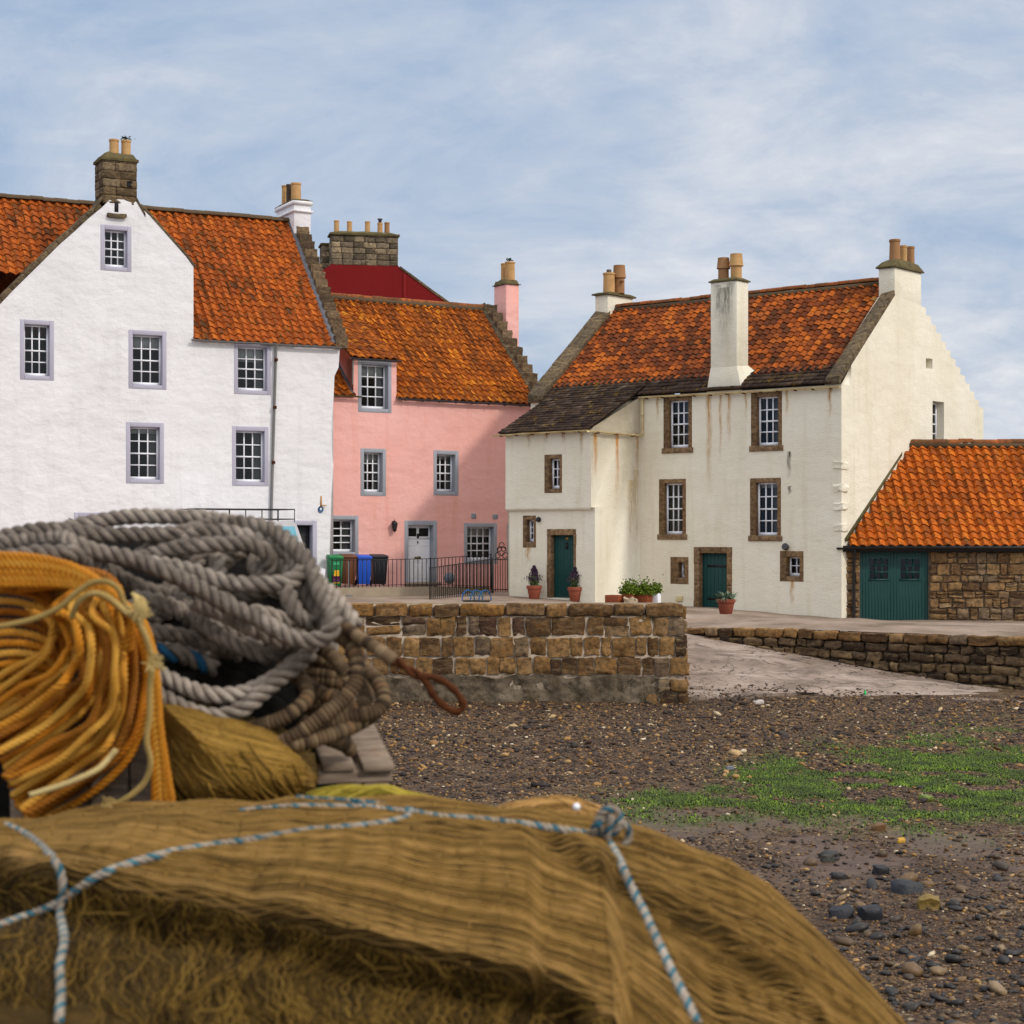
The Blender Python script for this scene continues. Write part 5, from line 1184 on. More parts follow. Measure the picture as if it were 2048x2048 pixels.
# ------------------------------------------------------------------ van with roof rack before the white house
vo = P(500,1200,59.3); vz = gz(vo.x, vo.y); van = tag(empty('van', Vector((vo.x, vo.y, vz)), math.radians(27)), 'white van with a black steel roof rack parked against the white house', 'van')
ztop = P(560,1042,59.3).z-vz
k = MB(); prof = [(-2.3,.35),(1.9,.35),(2.25,.5),(2.3,.95),(1.75,1.15),(1.28,ztop-.08),(1.1,ztop),(-2.2,ztop),(-2.3,ztop-.1)]
k.prism([(x,-.9,z) for x, z in prof], (0,1.8,0)); k.build('body', M['white'], van, bevel=.06)
tint = plain('blue_tinted_glass', lin(120,190,210), .15, .6)
k = MB(); k.hexa([(1.70,-.78,1.2),(1.72,.78,1.2),(1.70,.78,1.2),(1.68,-.78,1.2),(1.31,-.74,ztop-.16),(1.33,.74,ztop-.16),(1.31,.74,ztop-.16),(1.29,-.74,ztop-.16)]); 
k.add([(1.80,-.75,1.14),(1.80,.75,1.14),(1.345,.72,ztop-.15),(1.345,-.72,ztop-.15)], np.array([[0,1,2,3]])); k.build('windscreen', tint, van)
for y in (-.905,.905):
    k = MB(); k.add([(.5,y,1.2),(1.55,y,1.2),(1.22,y,ztop-.18),(.5,y,ztop-.18)], np.array([[0,1,2,3]])); k.build('side_window', tint, van)
for x in (-1.45,1.35):
    for y in (-.9,.9):
        k = MB(); k.lathe(0,0,[(.18,-.1),(.33,-.1),(.34,0),(.33,.1),(.18,.1)],18); o = k.build('wheel', M['black'], van, smooth=40); o.location = (x,y*.93,.33); o.rotation_euler = (math.pi/2,0,0)
for y in (-.65,.65):
    k = MB(); k.box(2.27,2.33,y-.15,y+.15,.72,.9); k.build('headlight', M['blind'], van)
k = MB(); X0, X1, Y0, Y1 = -2.1, 1.25, -.82, .82; za, zb_ = ztop+.06, ztop+.38
for z in (za, zb_):
    for a_, b_ in (((X0,Y0,z),(X1,Y0,z)),((X0,Y1,z),(X1,Y1,z)),((X0,Y0,z),(X0,Y1,z)),((X1,Y0,z),(X1,Y1,z))): k.tube([Vector(a_),Vector(b_)], .018, 6)
for x in np.linspace(X0,X1,7):
    for y in (Y0,Y1): k.tube([Vector((x,y,ztop-.02)),Vector((x,y,zb_))], .015, 6)
    k.tube([Vector((x,Y0,za)),Vector((x,Y1,za))], .015, 6)
k.build('roof_rack', M['black'], van)
# tilted board at the far left of the white house
p = P(146,1062,57.8); k = MB(); q = [Vector((-.42,0,-.45)),Vector((-.12,0,.42)),Vector((.36,0,.22)),Vector((.42,0,-.4))]; k.prism(q, (0,.05,0)); bo = k.build('board', plain('brown_board', lin(74,48,38), .7), None, loc=p); tag(bo, 'tilted brown board with a pale rim sticking up behind the grey rope heap', 'board')
k = MB(); k.tube(q+[q[0]], .03, 6); k.build('rim', M['white'], bo); k = MB(); k.beam((0,.1,-.4),(0,.1,-(p.z-gz(p.x,p.y))),.08,.08); k.build('post', M['white'], bo)
# ------------------------------------------------------------------ beach: gravel, mud, weed
def to_px(x, y, z=0.0): return 1024+F*x/y, H0-F*(z-CZ)/y
def sm(a, b, x): return np.clip((x-a)/(b-a), 0, 1)**2*(3-2*np.clip((x-a)/(b-a), 0, 1))
def vnoise(x, y, s, seed=0.0): return noise.noise(Vector((x*s+seed, y*s-seed, seed*.37)))
def beach_z(x, y):
    return .05*vnoise(x, y, .35, 1)+.025*vnoise(x, y, 1.3, 2)+.03*float(sm(43, 46, y))
def algae(x, y):
    """how much green weed grows at a spot of the shore"""
    if y < 3: return 0.0
    px, py = to_px(x, y)
    cy = 1566-.045*(px-1700); wide = 34+max(0, min(1.3, (px-1250)/500))*26
    a = math.exp(-((py-cy)/wide)**2)*float(sm(1370, 1720, px))
    a2 = .5*math.exp(-((py-(1600+(1500-px)*.05))/34)**2)*math.exp(-((px-1460)/200)**2)
    n = .42+1.1*vnoise(x*.6, y*.35, 1.0, 3)+1.5*vnoise(x*.8, y*.5, 2.4, 4)
    return max(0.0, min(1.0, max(a, a2)*1.45*max(0, n+.18)))
def mud(x, y):
    if y < 3: return 0.0
    px, py = to_px(x, y)
    m = math.exp(-((py-1690-.02*(px-1500))/75)**2)*float(sm(1100, 1300, px))
    return max(0.0, min(1.0, m*1.3*(.55+1.4*vnoise(x*.5, y*.4, 1.4, 9)+.7*vnoise(x, y, 2.2, 31))))
xs_ = np.concatenate([np.linspace(-60,-9,14), np.linspace(-8.5, 15.5, 161), np.linspace(17, 70, 14)]); ys = np.concatenate([np.linspace(-40, 8, 8), np.linspace(9, 14.5, 12), np.linspace(14.6, 47.5, 220)])
rows = [[(x, y, beach_z(x, y)) for x in xs_] for y in ys]
mb = MB(); mb.grid(rows); t = NT('gravel'); c = t.coord()
at = t.n('ShaderNodeAttribute'); at.attribute_name = 'weed'; at2 = t.n('ShaderNodeAttribute'); at2.attribute_name = 'mud'
vo = t.n('ShaderNodeTexVoronoi'); vo.inputs['Scale'].default_value = 17; t.l(c, vo.inputs['Vector']); vo2 = t.n('ShaderNodeTexVoronoi'); vo2.inputs['Scale'].default_value = 42; t.l(c, vo2.inputs['Vector'])
sp1 = t.n('ShaderNodeSeparateColor'); t.l(vo.outputs['Color'], sp1.inputs[0]); sp2 = t.n('ShaderNodeSeparateColor'); t.l(vo2.outputs['Color'], sp2.inputs[0])
st_ = [(.0, lin(28,18,10)), (.35, lin(56,39,23)), (.6, lin(86,61,36)), (.8, lin(114,83,48)), (.93, lin(150,114,70)), (1, lin(208,186,148))]
b1 = t.ramp(sp1.outputs[0], st_); b2 = t.ramp(sp2.outputs[0], st_); b = t.mix(.5, b1, b2)
b = t.mix(t.ramp(t.noise(c, .35, 5, .6), [(.38, g1(.65)), (.62, g1(0))]), b, lin(56,38,26))
b = t.mix(t.math('MULTIPLY', at2.outputs['Fac'], .85), b, t.ramp(t.noise(c, 4, 5, .6), [(.3, lin(64,47,34)), (.7, lin(102,78,59))]))
ga = t.math('MULTIPLY', t.math('MINIMUM', t.math('MULTIPLY', at.outputs['Fac'], 1.5), 1.0), t.ramp(t.noise(c, 6, 5, .7), [(.34, g1(.5)), (.5, g1(1))]))
b = t.mix(ga, b, t.ramp(t.noise(c, 16, 4, .7), [(.3, lin(40,46,2)), (.62, lin(98,126,4))]))
d1 = t.math('SUBTRACT', 1.0, t.math('MULTIPLY', vo.outputs['Distance'], 1.2)); d2 = t.math('SUBTRACT', 1.0, vo2.outputs['Distance'])
dry = t.math('SUBTRACT', 1.0, at2.outputs['Fac'])
t.bump([(t.math('MULTIPLY', d1, dry), .03), (t.math('MULTIPLY', d2, dry), .012)]); M['gravel'] = t.fin(b, t.ramp(at2.outputs['Fac'], [(0, g1(.8)), (1, g1(.5))]), .35)
bo_ = mb.build('beach', M['gravel'], None, smooth=70); struct(bo_)
pts_ = [(x, y) for r in rows for x, y, z in r]
for nm, fn in (('weed', algae), ('mud', mud)):
    a_ = bo_.data.attributes.new(nm, 'FLOAT', 'POINT'); a_.data.foreach_set('value', np.array([fn(x, y) for x, y in pts_], dtype=np.float32))

# thousands of loose pebbles, one object
ph_ = (1+5**.5)/2
ICO = np.array([(-1,ph_,0),(1,ph_,0),(-1,-ph_,0),(1,-ph_,0),(0,-1,ph_),(0,1,ph_),(0,-1,-ph_),(0,1,-ph_),(ph_,0,-1),(ph_,0,1),(-ph_,0,-1),(-ph_,0,1)])/math.sqrt(1+ph_**2)
ICF = np.array([(0,11,5),(0,5,1),(0,1,7),(0,7,10),(0,10,11),(1,5,9),(5,11,4),(11,10,2),(10,7,6),(7,1,8),(3,9,4),(3,4,2),(3,2,6),(3,6,8),(3,8,9),(4,9,5),(2,4,11),(6,2,10),(8,6,7),(9,8,1)])
def pebbles(name, pos, size, mat, label, cat):
    n = len(pos); V = np.repeat(ICO[None], n, 0)*(1+RNG.normal(0, .16, (n,12,1)))
    sc = size[:,None]*np.stack([RNG.uniform(.7,1.5,n), RNG.uniform(.6,1.2,n), RNG.uniform(.35,.75,n)], -1); V = V*sc[:,None,:]
    a = RNG.random(n)*6.28; ca, sa = np.cos(a)[:,None], np.sin(a)[:,None]
    tl_ = RNG.normal(0, .25, n)[:,None]; V[:,:,2] += V[:,:,0]*tl_
    x = V[:,:,0]*ca-V[:,:,1]*sa; y = V[:,:,0]*sa+V[:,:,1]*ca; V = np.stack([x, y, V[:,:,2]], -1)+pos[:,None,:]+np.array([0,0,1])*(sc[:,2]*.45)[:,None,None]
    mb = MB(); mb.add(V.reshape(-1,3), (ICF[None]+12*np.arange(n)[:,None,None]).reshape(-1,3)); o = mb.build(name, mat, None)
    tag(o, label, cat, None, 'stuff'); return o
def pebmat(name, stops, rough=.6):
    t = NT(name); c = t.coord(); wn = t.n('ShaderNodeTexWhiteNoise'); wn.noise_dimensions = '1D'; t.l(t.isl(), wn.inputs['W'])
    b = t.ramp(wn.outputs['Value'], stops); b = t.mix(t.ramp(t.noise(c, 30, 4, .6), [(.4, g1(.0)), (.7, g1(.4))]), b, lin(50,40,32)); return t.fin(b, rough, .4)
M['peb'] = pebmat('pebble', [(.0, lin(28,20,14)), (.42, lin(58,41,26)), (.68, lin(92,65,39)), (.84, lin(134,96,52)), (.93, lin(164,120,54)), (.978, lin(190,158,112)), (1, lin(226,210,178))])
M['rock'] = pebmat('dark_rock', [(.0, lin(26,25,26)), (.45, lin(46,41,37)), (.66, lin(78,60,40)), (.9, lin(116,88,52)), (1, lin(146,122,90))], .5)
def scatter(n, fn, y0, y1, ypow=1.0):
    out = []
    while len(out) < n:
        y = y0+(y1-y0)*random.random()**ypow; x = random.uniform(-.24*y if y > 20 else -.12*y, .36*y)
        if random.random() < fn(x, y): out.append((x, y, beach_z(x, y)))
    return np.array(out)
dens = lambda x, y: (1-.8*mud(x, y))*(1-.9*algae(x, y))*(.55+.6*abs(vnoise(x, y, .5, 12)))*(.35 if y < 13.8 else 1)
pos = scatter(76000, dens, 15, 44.2, 1.0); 
sl = []
while len(sl) < 900:
    a, b = (1-abs(random.gauss(0,.09)))*40, random.random()*70
    if random.random() < .2: a, b = abs(random.gauss(0,.10))*40, random.uniform(10, 70)
    a = min(max(a, 0), 39.9); b = min(b, 69.9); b0_ = int(b); q0 = slip_rows[int(a)][b0_]*(1-b%1)+slip_rows[int(a)][b0_+1]*(b%1); q1 = slip_rows[min(40,int(a)+1)][b0_]*(1-b%1)+slip_rows[min(40,int(a)+1)][b0_+1]*(b%1); sl.append(q0*(1-a%1)+q1*(a%1))
pos = np.concatenate([pos, np.array(sl)])
psz = np.clip(RNG.lognormal(math.log(.017), .5, len(pos)), .008, .07)*np.clip(.55+.45*(pos[:,1]-16)/14, .55, 1.15); psz = np.where(RNG.random(len(pos)) < .006, psz*2.4, psz)
pebbles('pebbles', pos, psz, M['peb'], 'small brown and pale pebbles covering the shore', 'pebbles')
def dens2(x, y):
    px, py = to_px(x, y); return float(sm(1640, 1800, py))*float(sm(1350, 1560, px+(py-1700)*.5))*(.4+.9*abs(vnoise(x, y, .9, 15))) + .05*float(sm(1560,1700,py))*float(sm(1600,1800,px))
pos = scatter(1500, dens2, 14.2, 24.5, 1.3); pebbles('pebbles', pos, np.clip(RNG.lognormal(math.log(.029), .6, len(pos)), .015, .12), M['rock'], 'dark wet stones crowding the near corner of the shore', 'stones')
# single rocks one can point at
def rock(px, py, w_px, h_px, col, label, spec=.4, rough=.55):
    p = G(px, py+h_px*.35); w = w_px/F*p.y/2; h = h_px/F*p.y/2; k = MB(); stone_block(k, (0,0,h*.75), w, w*.8, h*1.25, 1.0, w*.22)
    o = k.build('rock', plain('rock_'+label.split()[0], col, rough, spec, 0, .5, 12, .01), None, smooth=35, loc=(p.x, p.y, beach_z(p.x,p.y)-h*.3), rotz=random.random()*.8-.4); tag(o, label, 'rock', 'single rocks on the shore'); return o
rock(1858,1808,46,28,lin(128,104,48),'smooth yellow-brown boulder among dark stones near the right edge')
rock(1815,1778,56,24,lin(40,42,46),'long slate-dark slab just behind the yellow-brown boulder')
rock(1741,1826,46,34,lin(36,37,42),'dark angular rock left of the yellow-brown boulder')
rock(1682,1826,48,22,lin(34,35,40),'dark flat-topped rock beside the net pile')
rock(1677,1750,28,14,lin(42,40,40),'small dark rock lying on bare mud right of the net pile')
rock(1762,1740,30,20,lin(40,40,42),'dark rock on bare mud above the slate-dark slab')
rock(1655,1715,24,18,lin(62,60,50),'grey-green stone with a dark chip beside it')
rock(1851,1596,26,14,lin(108,120,44),'weed-covered yellow-green boulder in the green weed')
rock(1461,1536,14,9,lin(112,116,122),'pale blue-grey stone above the green weed')
rock(1802,1682,16,11,lin(196,150,40),'bright yellow stone on the mud under the weed')
rock(1757,1658,26,16,lin(110,78,44),'round brown stone at the lower edge of the weed')
rock(1518,1403,18,8,lin(190,180,170),'pale flat stone at the foot of the slipway')
p = G(1724,1391); k = MB(); k.lathe(0,0,[(.02,0),(.028,.03),(.028,.08),(.012,.10),(.012,.12)],10); o = k.build('bottle', plain('green_plastic_litter', lin(20,200,90), .3), None, smooth=50, loc=(p.x, p.y-.4, .05)); tag(o, 'tiny bright green plastic bottle at the foot of the slipway', 'bottle')
# weed fronds
def fronds(n):
    V = []; Fq = []
    cnt = 0
    while cnt < n:
        py = random.uniform(1430, 1690); px = random.uniform(1150, 2350); y = CZ*F/(py-H0); x = (px-1024)/F*y
        if random.random() > algae(x, y)**1.7: continue
        z = beach_z(x, y)+.004; a = random.random()*6.28; L_ = random.uniform(.02,.075); w_ = L_*random.uniform(.2,.4); d = np.array([math.cos(a), math.sin(a)]); e = np.array([-d[1], d[0]])*w_
        h1, h2 = random.uniform(.004,.045), random.uniform(.0,.02)
        o = np.array([x, y])
        V += [(*(o-e*.5), z), (*(o+e*.5), z), (*(o+d*L_*.5+e*.7), z+h1), (*(o+d*L_*.5-e*.7), z+h1), (*(o+d*L_+e*.2), z+h2), (*(o+d*L_-e*.2), z+h2)]
        b = cnt*6; Fq += [[b,b+1,b+2,b+3],[b+3,b+2,b+4,b+5]]; cnt += 1
    mb = MB(); mb.add(V, np.array(Fq)); return mb
def weedmat(name, stops):
    m = pebmat(name, stops, .6); nt_ = m.node_tree; b_ = nt_.nodes['Principled BSDF']; src = b_.inputs['Base Color'].links[0].from_socket
    nz = nt_.nodes.new('ShaderNodeTexNoise'); nz.inputs['Scale'].default_value = 1.7; nz.inputs['Detail'].default_value = 6; nz.inputs['Roughness'].default_value = .7; tc = nt_.nodes.new('ShaderNodeTexCoord'); nt_.links.new(tc.outputs['Object'], nz.inputs['Vector'])
    rm = nt_.nodes.new('ShaderNodeMapRange'); rm.inputs[1].default_value = .4; rm.inputs[2].default_value = .62; nt_.links.new(nz.outputs['Fac'], rm.inputs[0])
    mx = nt_.nodes.new('ShaderNodeMix'); mx.data_type = 'RGBA'; nt_.links.new(rm.outputs[0], mx.inputs[0]); mx.inputs[6].default_value = lin(54,68,6); nt_.links.new(src, mx.inputs[7]); nt_.links.new(mx.outputs[2], b_.inputs['Base Color']); return m
M['weed'] = weedmat('green_weed', [(.0, lin(38,50,2)), (.5, lin(90,122,2)), (.9, lin(120,150,4)), (1, lin(140,156,20))])
tag(fronds(62000).build('seaweed', M['weed'], None), 'bright green weed carpeting a strip of the muddy shore', 'seaweed', None, 'stuff')
# ------------------------------------------------------------------ foreground: pier with nets and ropes
PZ = CZ-1.6
pier = MB(); pp_ = [(-14,-6),(1.6,-6),(1.22,3.6),(1.15,5.75),(.75,6.6),(-.3,7.55),(-14,8.4)]
pier.prism([(x, y, PZ) for x, y in pp_], (0,0,-2.6)); M['pier'] = plain('pier_concrete', lin(120,110,98), .95, .2, 0, .5, 2, .02); struct(pier.build('pier', M['pier'], None, bevel=.04))

def fibre(name, stops, s1, bandk=.35, rough=.9):
    """stretched netting: fine strands along U"""
    t = NT(name); uv = t.n('ShaderNodeTexCoord').outputs['UV']; mp = t.n('ShaderNodeMapping'); mp.inputs['Scale'].default_value = s1; t.l(uv, mp.inputs[0])
    n = t.noise(mp.outputs[0], 1.0, 5, .6, .3); n2 = t.noise(uv, 3.0, 4, .6)
    f = t.math('ADD', t.math('MULTIPLY', n, .75), t.math('MULTIPLY', n2, .3))
    b = t.ramp(f, stops); t.bump([(n, .03)]); return t.fin(b, rough, .15)
def strandmat(name, stops, rough=.85, uvid=False):
    t = NT(name); c = t.coord(); wn = t.n('ShaderNodeTexWhiteNoise'); wn.noise_dimensions = '1D'
    if uvid: sx_ = t.n('ShaderNodeSeparateXYZ'); t.l(t.n('ShaderNodeTexCoord').outputs['UV'], sx_.inputs[0]); t.l(sx_.outputs[0], wn.inputs['W'])
    else: t.l(t.isl(), wn.inputs['W'])
    f = t.math('ADD', t.math('MULTIPLY', wn.outputs['Value'], .6), t.math('MULTIPLY', t.noise(c, 7, 4, .6), .5)); return t.fin(t.ramp(f, stops), rough, .2)
NETS = [(.2, lin(66,49,20)), (.42, lin(102,76,32)), (.62, lin(128,97,45)), (.85, lin(156,120,66))]
M['net'] = fibre('brown_netting', [(.3, lin(40,29,10)), (.5, lin(62,46,18)), (.7, lin(86,64,28))], (9.0, 30, 1)); M['netstrand'] = strandmat('brown_twine', NETS)
OLV = [(.2, lin(78,57,16)), (.42, lin(106,79,25)), (.62, lin(134,101,38)), (.85, lin(156,122,58))]
M['olive'] = fibre('olive_netting', [(.3, lin(34,26,6)), (.5, lin(76,60,14)), (.7, lin(112,90,28))], (2, 90, 1)); M['olivestrand'] = strandmat('olive_twine', OLV)
M['loosestrand'] = strandmat('loose_olive_twine', [(.2, lin(40,28,8)), (.45, lin(70,51,14)), (.65, lin(100,75,24)), (.85, lin(132,102,42))])
YEL = [(.2, lin(84,74,16)), (.5, lin(138,122,36)), (.8, lin(176,156,62))]
M['yelstrand'] = strandmat('yellow_green_twine', YEL); TAN = [(.2, lin(104,74,34)), (.5, lin(150,112,58)), (.8, lin(184,142,84))]; M['tanstrand'] = strandmat('tan_twine', TAN)

def interp(pl_, x): return float(np.interp(x, [p[0] for p in pl_], [p[1] for p in pl_]))
def smooth_outline(pl_, n=60):
    xs = np.linspace(pl_[0][0], pl_[-1][0], n); ys = np.interp(xs, [p[0] for p in pl_], [p[1] for p in pl_])
    k = np.array([1,2,3,2,1])/9; yp = np.pad(ys, 2, 'edge'); return list(zip(xs, np.convolve(yp, k, 'valid')))
class Mound:
    """a heap of netting: crest line at distance Yc, falling towards the camera and away from it"""
    def __init__(s, crest, Yc, front, back, base, folds=(), und=.02, seed=1):
        s.crest = smooth_outline(crest); s.Yc, s.front, s.back, s.base, s.folds, s.und, s.seed = Yc, front, back, base, folds, und, seed
        s.x0, s.x1 = crest[0][0], crest[-1][0]
    def at(s, px, ph):
        """ph -1..0 behind the crest, 0..1 in front"""
        yc = interp(s.crest, px); top = P(px, yc, s.Yc); a = ph*math.pi/2; R = s.front if ph > 0 else s.back
        Hh = max(top.z-s.base, .05); y = s.Yc-R*math.sin(a); z = s.base+Hh*math.cos(a)**.85 if abs(ph) < 1 else s.base
        p = Vector((top.x*(1-.0*ph), y, z)); n = Vector((0, -math.sin(a), math.cos(a)+.15)).normalized()
        d = s.und*(noise.noise(Vector((p.x*3, ph*3, s.seed)))+.5*noise.noise(Vector((p.x*8, ph*9, s.seed))))
        qx, qy = to_px(p.x, p.y, p.z)
        for poly, depth, lip, wid in s.folds:
            if poly[0][0] <= qx <= poly[-1][0]:
                e = qy-interp(poly, qx); edge = min(1, (qx-poly[0][0])/60, (poly[-1][0]-qx)/60)
                d += edge*(lip*math.exp(-((e+wid)/wid)**2) - depth/(1+math.exp(-max(-30, min(30, e/5.0))))*math.exp(-max(0, e)/(wid*9)))
        return p+n*d, n
    def mesh(s, nx, nph, ph0=-1, ph1=1):
        xs = np.linspace(s.x0, s.x1, nx); ps = np.linspace(ph0, ph1, nph); uv = []
        rows = []
        for ph in ps: rows.append([tuple(s.at(x, ph)[0]) for x in xs]); uv += [(x/600, ph) for x in xs]
        mb = MB(); mb.grid(rows, 0, np.array(uv)); return mb
def bvh_of(o):
    me = o.data; return BVHTree.FromPolygons([v.co[:] for v in me.vertices], [p.vertices[:] for p in me.polygons])
def cast(bv, px, py, off=0.0):
    r = ray(px, py).normalized(); h = bv.ray_cast(CAM, r, 40)
    if h[0] is None: return None
    return h[0] - r*off
def lay(bv, pts, off, step=14):
    """lay a px polyline on a surface"""
    C, _ = resample([Vector((x, y, 0)) for x, y in pts], step); out = []
    for q in C:
        h = cast(bv, q[0], q[1], off)
        if h is not None: out.append(h)
    return out

# ---- big brown net pile along the bottom
crest = [(-160,1650),(60,1655),(160,1626),(330,1617),(600,1610),(830,1604),(1000,1618),(1150,1650),(1235,1652),(1300,1672),(1400,1708),(1500,1757),(1580,1815),(1650,1885),(1710,1945),(1800,2050),(1840,2110)]
f1 = ([(-160,1690),(118,1752),(300,1782),(450,1812),(600,1848),(760,1890),(900,1920),(1060,1960),(1200,2010)], .13, .03, 16)
f2 = ([(1040,1655),(1120,1690),(1180,1728),(1300,1790),(1400,1850),(1500,1920),(1600,2000),(1700,2100)], .035, .016, 18)
f3 = ([(-160,1700),(118,1716),(250,1722),(420,1730),(560,1745)], .02, .015, 10)
netA = Mound(crest, 5.45, 1.5, .8, PZ, (f1, f2, f3), .03, 3)
net = netA.mesh(300, 150).build('fishing_net', M['net'], None, smooth=80)
tag(net, 'long pile of brown fishing net bound with blue and white rope, nearest the camera', 'fishing net', 'fishing nets heaped on the pier')
bvA = bvh_of(net)
k = MB(); kn_ = MB(); OCT = np.array([(1,0,0),(-1,0,0),(0,1,0),(0,-1,0),(0,0,1),(0,0,-1)])*.0052; OCF = np.array([(0,2,4),(2,1,4),(1,3,4),(3,0,4),(2,0,5),(1,2,5),(3,1,5),(0,3,5)])
CW = 41.0
def ph_edge(px):
    # where the lower fold crosses this column: the twine runs parallel to it
    tgt = interp(f1[0], px)+10 if px < 1200 else 99999
    lo, hi = .02, 1.0
    for _ in range(14):
        m = (lo+hi)/2; p_ = netA.at(px, m)[0]
        if to_px(p_.x, p_.y, p_.z)[1] < tgt: lo = m
        else: hi = m
    return lo
_ex = np.linspace(netA.x0, netA.x1, 90); _ep = np.array([ph_edge(x) for x in _ex]); _kk = np.ones(13)/13; _ep = np.minimum(np.convolve(np.pad(_ep, 6, 'edge'), _kk, 'valid'), _ep+.03)
for layer in range(2):
    NR = 150; xs = np.arange(netA.x0+5, netA.x1-5, 6.8)
    for i in range(NR):
        ph = -.3+1.3*((i+layer*.5)/NR)+random.gauss(0,.0006); C = []; off = .0025+.004*(1-layer)+random.uniform(0,.002); p1 = random.random()*6; w1 = .0006*random.gauss(0,1)
        def flush():
            global C
            if len(C) > 5: k.tube(C, .0029, 3, cap=False)
            C = []
        for x in xs:
            fx = x+9*math.sin(ph*9+layer*2)+14*noise.noise(Vector((x/260, ph*3, layer)))
            zig = .0025*math.sin(math.pi*fx/CW+math.pi*i)
            pe = float(np.interp(x, _ex, _ep)); pv = ph+zig+w1*math.sin(x/120+p1)+.004*noise.noise(Vector((x/210, ph*5, 8+layer))); pt_, n_ = netA.at(x, pv*pe if pv > 0 else pv); qx, qy = to_px(pt_.x, pt_.y, pt_.z)
            if random.random() < .0003: flush(); continue
            C.append(pt_+n_*off)
            if layer == 0 and abs(((fx/CW+i+.5) % 2)-1) < .09 and random.random() < .65: kn_.add(OCT*random.uniform(.6,1.1)+np.array(tuple(pt_+n_*(off+.002))), OCF)
        flush()
k.build('net_twine', M['netstrand'], net, smooth=180); kn_.build('net_knots', M['netstrand'], net, smooth=180)
# loose tangled mesh under the lower fold
k = MB()
for layer in range(2):
    NR2 = 205
    for i in range(NR2):
        x0_ = -220+1420*i/NR2+random.gauss(0,.8); C = []; y = interp(f1[0], x0_)-6; j = 0; x = x0_; L_ = random.uniform(.55, 1.0) if layer == 0 else 1.0
        n_max = int(34*L_)
        while j < n_max and y < 2110:
            wx = x0_+70*noise.noise(Vector((x0_/170, y/120, 3+layer*5)))+26*noise.noise(Vector((x0_/60, y/50, 9+layer*3)))+(y-1750)*(.28 if layer else -.12)+5.2*math.sin(math.pi*j/2.0+math.pi*i)
            h_ = cast(bvA, wx, y, .004+.03*(1-layer)*(.5+noise.noise(Vector((x0_/90, y/90, 1))))+random.uniform(0,.003)) if y > interp(f1[0], wx)+4 else None
            if h_ is not None: C.append(h_)
            elif len(C) > 4: break
            y += 8.5+3*noise.noise(Vector((x0_/80, j*.3, 5))); j += 1
        if len(C) > 4: k.tube(C, .0021, 3, cap=False)
for i in range(130):
    px = random.uniform(-120, 1150); py = interp(f1[0], px)+20+abs(random.gauss(0,1))*100; a = random.random()*6.28; pts_ = []; x, y = px, py
    for j in range(10): pts_.append((x, y)); a += random.gauss(0,.35); x += 11*math.cos(a); y += 11*math.sin(a)
    pts_ = [q for q in pts_ if interp(f1[0], q[0])+8 < q[1] < 2100]
    C = lay(bvA, pts_, random.uniform(.01,.045), 8) if len(pts_) > 3 else []
    if len(C) > 4: k.tube(C, .0024, 3, cap=False)
k.build('loose_mesh', M['loosestrand'], net, smooth=180)
# ---- tan net hump and yellow-green net behind the crest
def heap(name, crest, Yc, front, back, base, mat, smat, label, nstr, seed, und=.02, R=.003):
    md = Mound(crest, Yc, front, back, base, (), und, seed); o = md.mesh(120, 40).build(name, mat, None, smooth=80); tag(o, label, 'fishing net', 'fishing nets heaped on the pier'); k = MB()
    for i in range(nstr):
        ph = -.25+.75*i/nstr+random.gauss(0,.01); a1, p1 = random.gauss(0,.05), random.random()*6; sl_ = random.gauss(0,.10); C = []
        xs = np.linspace(md.x0+3, md.x1-3, 70); m0 = random.randint(0,35); m1 = random.randint(m0+15, 70)
        off = random.uniform(.001,.012)
        for x in xs[m0:m1]:
            pt_, n_ = md.at(x, ph+a1*math.sin(x/60+p1)+sl_*(x-md.x0)/(md.x1-md.x0)); C.append(pt_+n_*off)
        if len(C) > 5: k.tube(C, R, 3, cap=False)
    k.build('net_twine', smat, o, smooth=180); return md, o
heap('fishing_net', [(880,1720),(960,1640),(1010,1618),(1080,1598),(1120,1594),(1160,1600),(1200,1618),(1235,1640),(1280,1690),(1320,1760)], 5.75, .35, .35, PZ, M['net'], M['tanstrand'], 'tan net hump showing behind the blue and white knot', 150, 11)
mdY, nY = heap('fishing_net', [(520,1700),(580,1612),(640,1586),(700,1577),(770,1576),(820,1592),(870,1606),(940,1618),(1010,1630),(1060,1680),(1100,1760)], 5.9, .4, .3, PZ, M['olive'], M['yelstrand'], 'yellow-green net peeping out below the pallet', 170, 12)

# ---- olive net bag at the left
outl_ = [(322,1405),(370,1412),(430,1432),(500,1450),(560,1474),(600,1505),(622,1545),(622,1580),(606,1610),(570,1640),(480,1665),(400,1668),(340,1660),(316,1600),(312,1500)]
cen = Vector((462,1545)); YB = 6.05
def bag_pt(a, rho):
    ang_ = a % (2*math.pi); best = None
    A_ = [(math.atan2(y-cen.y, x-cen.x) % (2*math.pi), math.hypot(x-cen.x, y-cen.y)) for x, y in outl_]; A_.sort()
    aa = [A_[-1][0]-2*math.pi]+[q[0] for q in A_]+[A_[0][0]+2*math.pi]; rr = [A_[-1][1]]+[q[1] for q in A_]+[A_[0][1]]
    R = float(np.interp(ang_, aa, rr))*rho; px, py = cen.x+R*math.cos(ang_), cen.y+R*math.sin(ang_)
    w = .30*math.sqrt(max(0, 1-rho**2.2)); w += .02*noise.noise(Vector((px*.012, py*.02, 4)))
    return P(px, py, YB-w)
k = MB(); rows = []; uv = []
